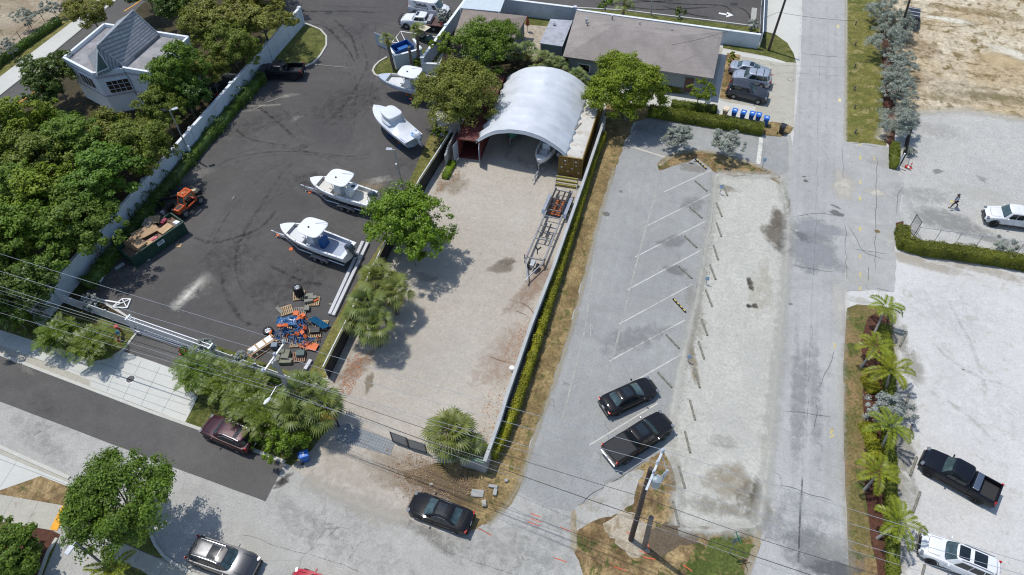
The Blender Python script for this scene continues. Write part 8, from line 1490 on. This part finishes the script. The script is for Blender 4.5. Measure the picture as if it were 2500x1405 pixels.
# rubble on the burnt grass corner
for nm, lb, x, y, d_, rz_ in (('concrete_slab', 'flat grey slab lying left on the burnt grass corner', 1166, 1206, (.95, .6, .1), .2), ('concrete_block', 'upper grey block by the burnt grass corner', 1204, 1190, (.7, .25, .22), .1), ('concrete_block', 'lower grey block standing below the upper one at the grass corner', 1209, 1204, (.3, .55, .22), .1), ('concrete_block', 'small dark block at the street edge of the grass corner', 1236, 1176, (.25, .25, .25), .3), ('rubble_lump', 'pale lump of rubble behind the black sedan on the grass corner', 1182, 1232, (.35, .5, .3), .4), ('rubble_lump', 'small pale stone on the leaves above the black sedan', 1053, 1185, (.28, .22, .15), .4)):
    slab(nm, lb, 'slab' if 'slab' in nm else 'block' if 'block' in nm else 'rubble', x, y, .02, d_, rz_, m_cblock if 'lump' not in nm else m_conc2, .05)
q = MB(); q.lathe([(.2, 0), (.2, .4), (.22, .41), (.22, .46), (0, .5)], (0, 0, 0), 'z', 16); o = q.build('white_tank', m_white, smooth=True); o.location = G(1250, 905); tag(o, 'small white tank against the grey yard wall', 'tank')
# umbrella and roof clutter
q = MB(); q.lathe([(.28, 1.0), (.2, 1.6), (.03, 2.3), (0, 2.35)], (0, 0, 0), 'z', 10); q.tube([(0, 0, 0), (0, 0, 1.1)], .03); o = q.build('folded_parasol', M('rust_cloth', (.35, .09, .04), .8)); o.location = G(1288, 78); tag(o, 'folded rust coloured parasol on the stone patio', 'parasol')
# ================================================================ PERSON
def person(label, px, py, heading):
    g = G(px, py); t = thing('person', label, 'person', (g.x, g.y, .02), heading)      # local +x = walking direction
    J = {'pel': (0, 0, .93, .125), 'wai': (.02, 0, 1.07, .12), 'che': (.06, 0, 1.30, .135), 'shc': (.08, 0, 1.42, .10), 'nec': (.10, 0, 1.50, .055), 'hd1': (.12, 0, 1.60, .075), 'hd2': (.135, 0, 1.70, .085), 'hd3': (.12, 0, 1.78, .055),
         'shL': (.07, .17, 1.40, .062), 'elL': (.24, .24, 1.16, .045), 'wrL': (.42, .22, 1.02, .03), 'haL': (.49, .21, .99, .032), 'shR': (.07, -.17, 1.40, .062), 'elR': (-.06, -.24, 1.14, .045), 'wrR': (-.02, -.26, .90, .03), 'haR': (0, -.26, .83, .032),
         'hpL': (0, .09, .88, .098), 'knL': (.24, .10, .50, .062), 'anL': (.30, .10, .09, .045), 'toL': (.47, .10, .05, .04), 'hpR': (0, -.09, .88, .098), 'knR': (-.16, -.10, .52, .062), 'anR': (-.46, -.10, .18, .045), 'toR': (-.40, -.10, .04, .038)}
    E_ = [('pel', 'wai'), ('wai', 'che'), ('che', 'shc'), ('shc', 'nec'), ('nec', 'hd1'), ('hd1', 'hd2'), ('hd2', 'hd3'), ('shc', 'shL'), ('shL', 'elL'), ('elL', 'wrL'), ('wrL', 'haL'), ('shc', 'shR'), ('shR', 'elR'), ('elR', 'wrR'), ('wrR', 'haR'), ('pel', 'hpL'), ('hpL', 'knL'), ('knL', 'anL'), ('anL', 'toL'), ('pel', 'hpR'), ('hpR', 'knR'), ('knR', 'anR'), ('anR', 'toR')]
    def skin(name, keys, edges, mat, grow=1.0, par=t):
        me = bpy.data.meshes.new(name); me.from_pydata([J[k][:3] for k in keys], [(keys.index(a), keys.index(b)) for a, b in edges], []); o = bpy.data.objects.new(name, me); COL.objects.link(o); m = o.modifiers.new('skin', 'SKIN'); sv = me.skin_vertices[0].data
        for i, k in enumerate(keys): sv[i].radius = (J[k][3] * grow, J[k][3] * grow * (1.25 if k in ('che', 'wai', 'pel') else 1)); sv[i].use_root = (i == 0)
        o.modifiers.new('sub', 'SUBSURF').levels = 2; dg = bpy.context.evaluated_depsgraph_get(); m2 = bpy.data.meshes.new_from_object(o.evaluated_get(dg)); bpy.data.objects.remove(o); m2.materials.clear(); m2.materials.append(mat); m2.polygons.foreach_set('use_smooth', [True] * len(m2.polygons)); o2 = bpy.data.objects.new(name, m2); COL.objects.link(o2); o2.parent = par; return o2
    K = list(J.keys())
    # fingers join the body: short chains rooted in the palms
    for sd, sy in (('L', 1), ('R', -1)):
        hx_, hy, hz, _ = J['ha' + sd]; dx, dz = ((.07, -.03) if sd == 'L' else (.02, -.08))
        for i, (off, ln) in enumerate(((-.024, .8), (-.008, 1.0), (.008, .95), (.024, .75))):
            J['f%s%da' % (sd, i)] = (hx_ + dx * .45, hy + off, hz + dz * .45, .0095); J['f%s%db' % (sd, i)] = (hx_ + dx * ln, hy + off * 1.1, hz + dz * ln - .015, .008); E_ += [('ha' + sd, 'f%s%da' % (sd, i)), ('f%s%da' % (sd, i), 'f%s%db' % (sd, i))]
        J['th%s' % sd] = (hx_ + dx * .35 + .01, hy - sy * .045, hz + dz * .2, .010); E_ += [('wr' + sd, 'th' + sd)]
    K = list(J.keys()); body = skin('body', K, E_, M('skin', (.42, .24, .17), .55))
    skin('shirt', ['che', 'wai', 'pel', 'shc', 'shL', 'shR', 'elL', 'elR'], [('che', 'wai'), ('wai', 'pel'), ('che', 'shc'), ('shc', 'shL'), ('shc', 'shR'), ('shL', 'elL'), ('shR', 'elR')], M('blue_shirt', (.26, .34, .44), .8), 1.14)
    skin('trousers', ['pel', 'hpL', 'knL', 'anL', 'hpR', 'knR', 'anR'], [('pel', 'hpL'), ('hpL', 'knL'), ('knL', 'anL'), ('pel', 'hpR'), ('hpR', 'knR'), ('knR', 'anR')], M('black_trousers', (.015, .015, .018), .8), 1.16)
    for s, k in ((1, 'L'), (-1, 'R')): a, b_ = Vector(J['an' + k][:3]), Vector(J['to' + k][:3]); q = MB(); q.tube([a + (a - b_) * .25, a.lerp(b_, .5) - Vector((0, 0, .02)), b_ + (b_ - a) * .3], [.045, .055, .04], 8); q.build('shoe', C_black, t, smooth=True)
    q = MB(); q.lathe([(.098, 1.66), (.108, 1.72), (.098, 1.79), (.06, 1.83), (0, 1.84)], (.12, 0, 0), 'z', 14, cap=False); q.box((.24, 0, 1.715), (.14, .15, .015)); q.build('cap', M('dark_cap', (.03, .035, .045), .7), t, smooth=True)
    for s in (1, -1): q = MB(); q.lathe([(.022, -.012), (.02, .01)], (.125, s * .088, 1.68), 'y', 8); q.build('ear', M('skin', (.42, .24, .17), .55), body)
    q = MB(); q.box((.222, 0, 1.655), (.03, .025, .045), top=(.5, .6)); q.build('nose', M('skin', (.42, .24, .17), .55), body)
    for s in (1, -1): q = MB(); q.lathe([(.011, 0), (.008, .006)], (.208, s * .03, 1.69), 'x', 8); q.build('eye', C_black, body)
    return t
pr = person('walking man in a blue shirt black trousers and cap holding something yellow', 2326, 507, 0)
fv = G(2314, 512) - G(2326, 507); hd_ = math.atan2(G(2306, 500).y - G(2326, 500).y, G(2306, 500).x - G(2326, 500).x); pr.rotation_euler.z = hd_
q = MB(); q.box((0, 0, 0), (.26, .2, .05), .3); o = q.build('yellow_item', M('yellow_plastic', (.75, .62, .08), .5), bevel=.02); v = Matrix.Rotation(hd_, 3, 'Z') @ Vector((.60, .21, .97)); o.location = pr.location + v; tag(o, 'small yellow item held in the walking man hand', 'item')
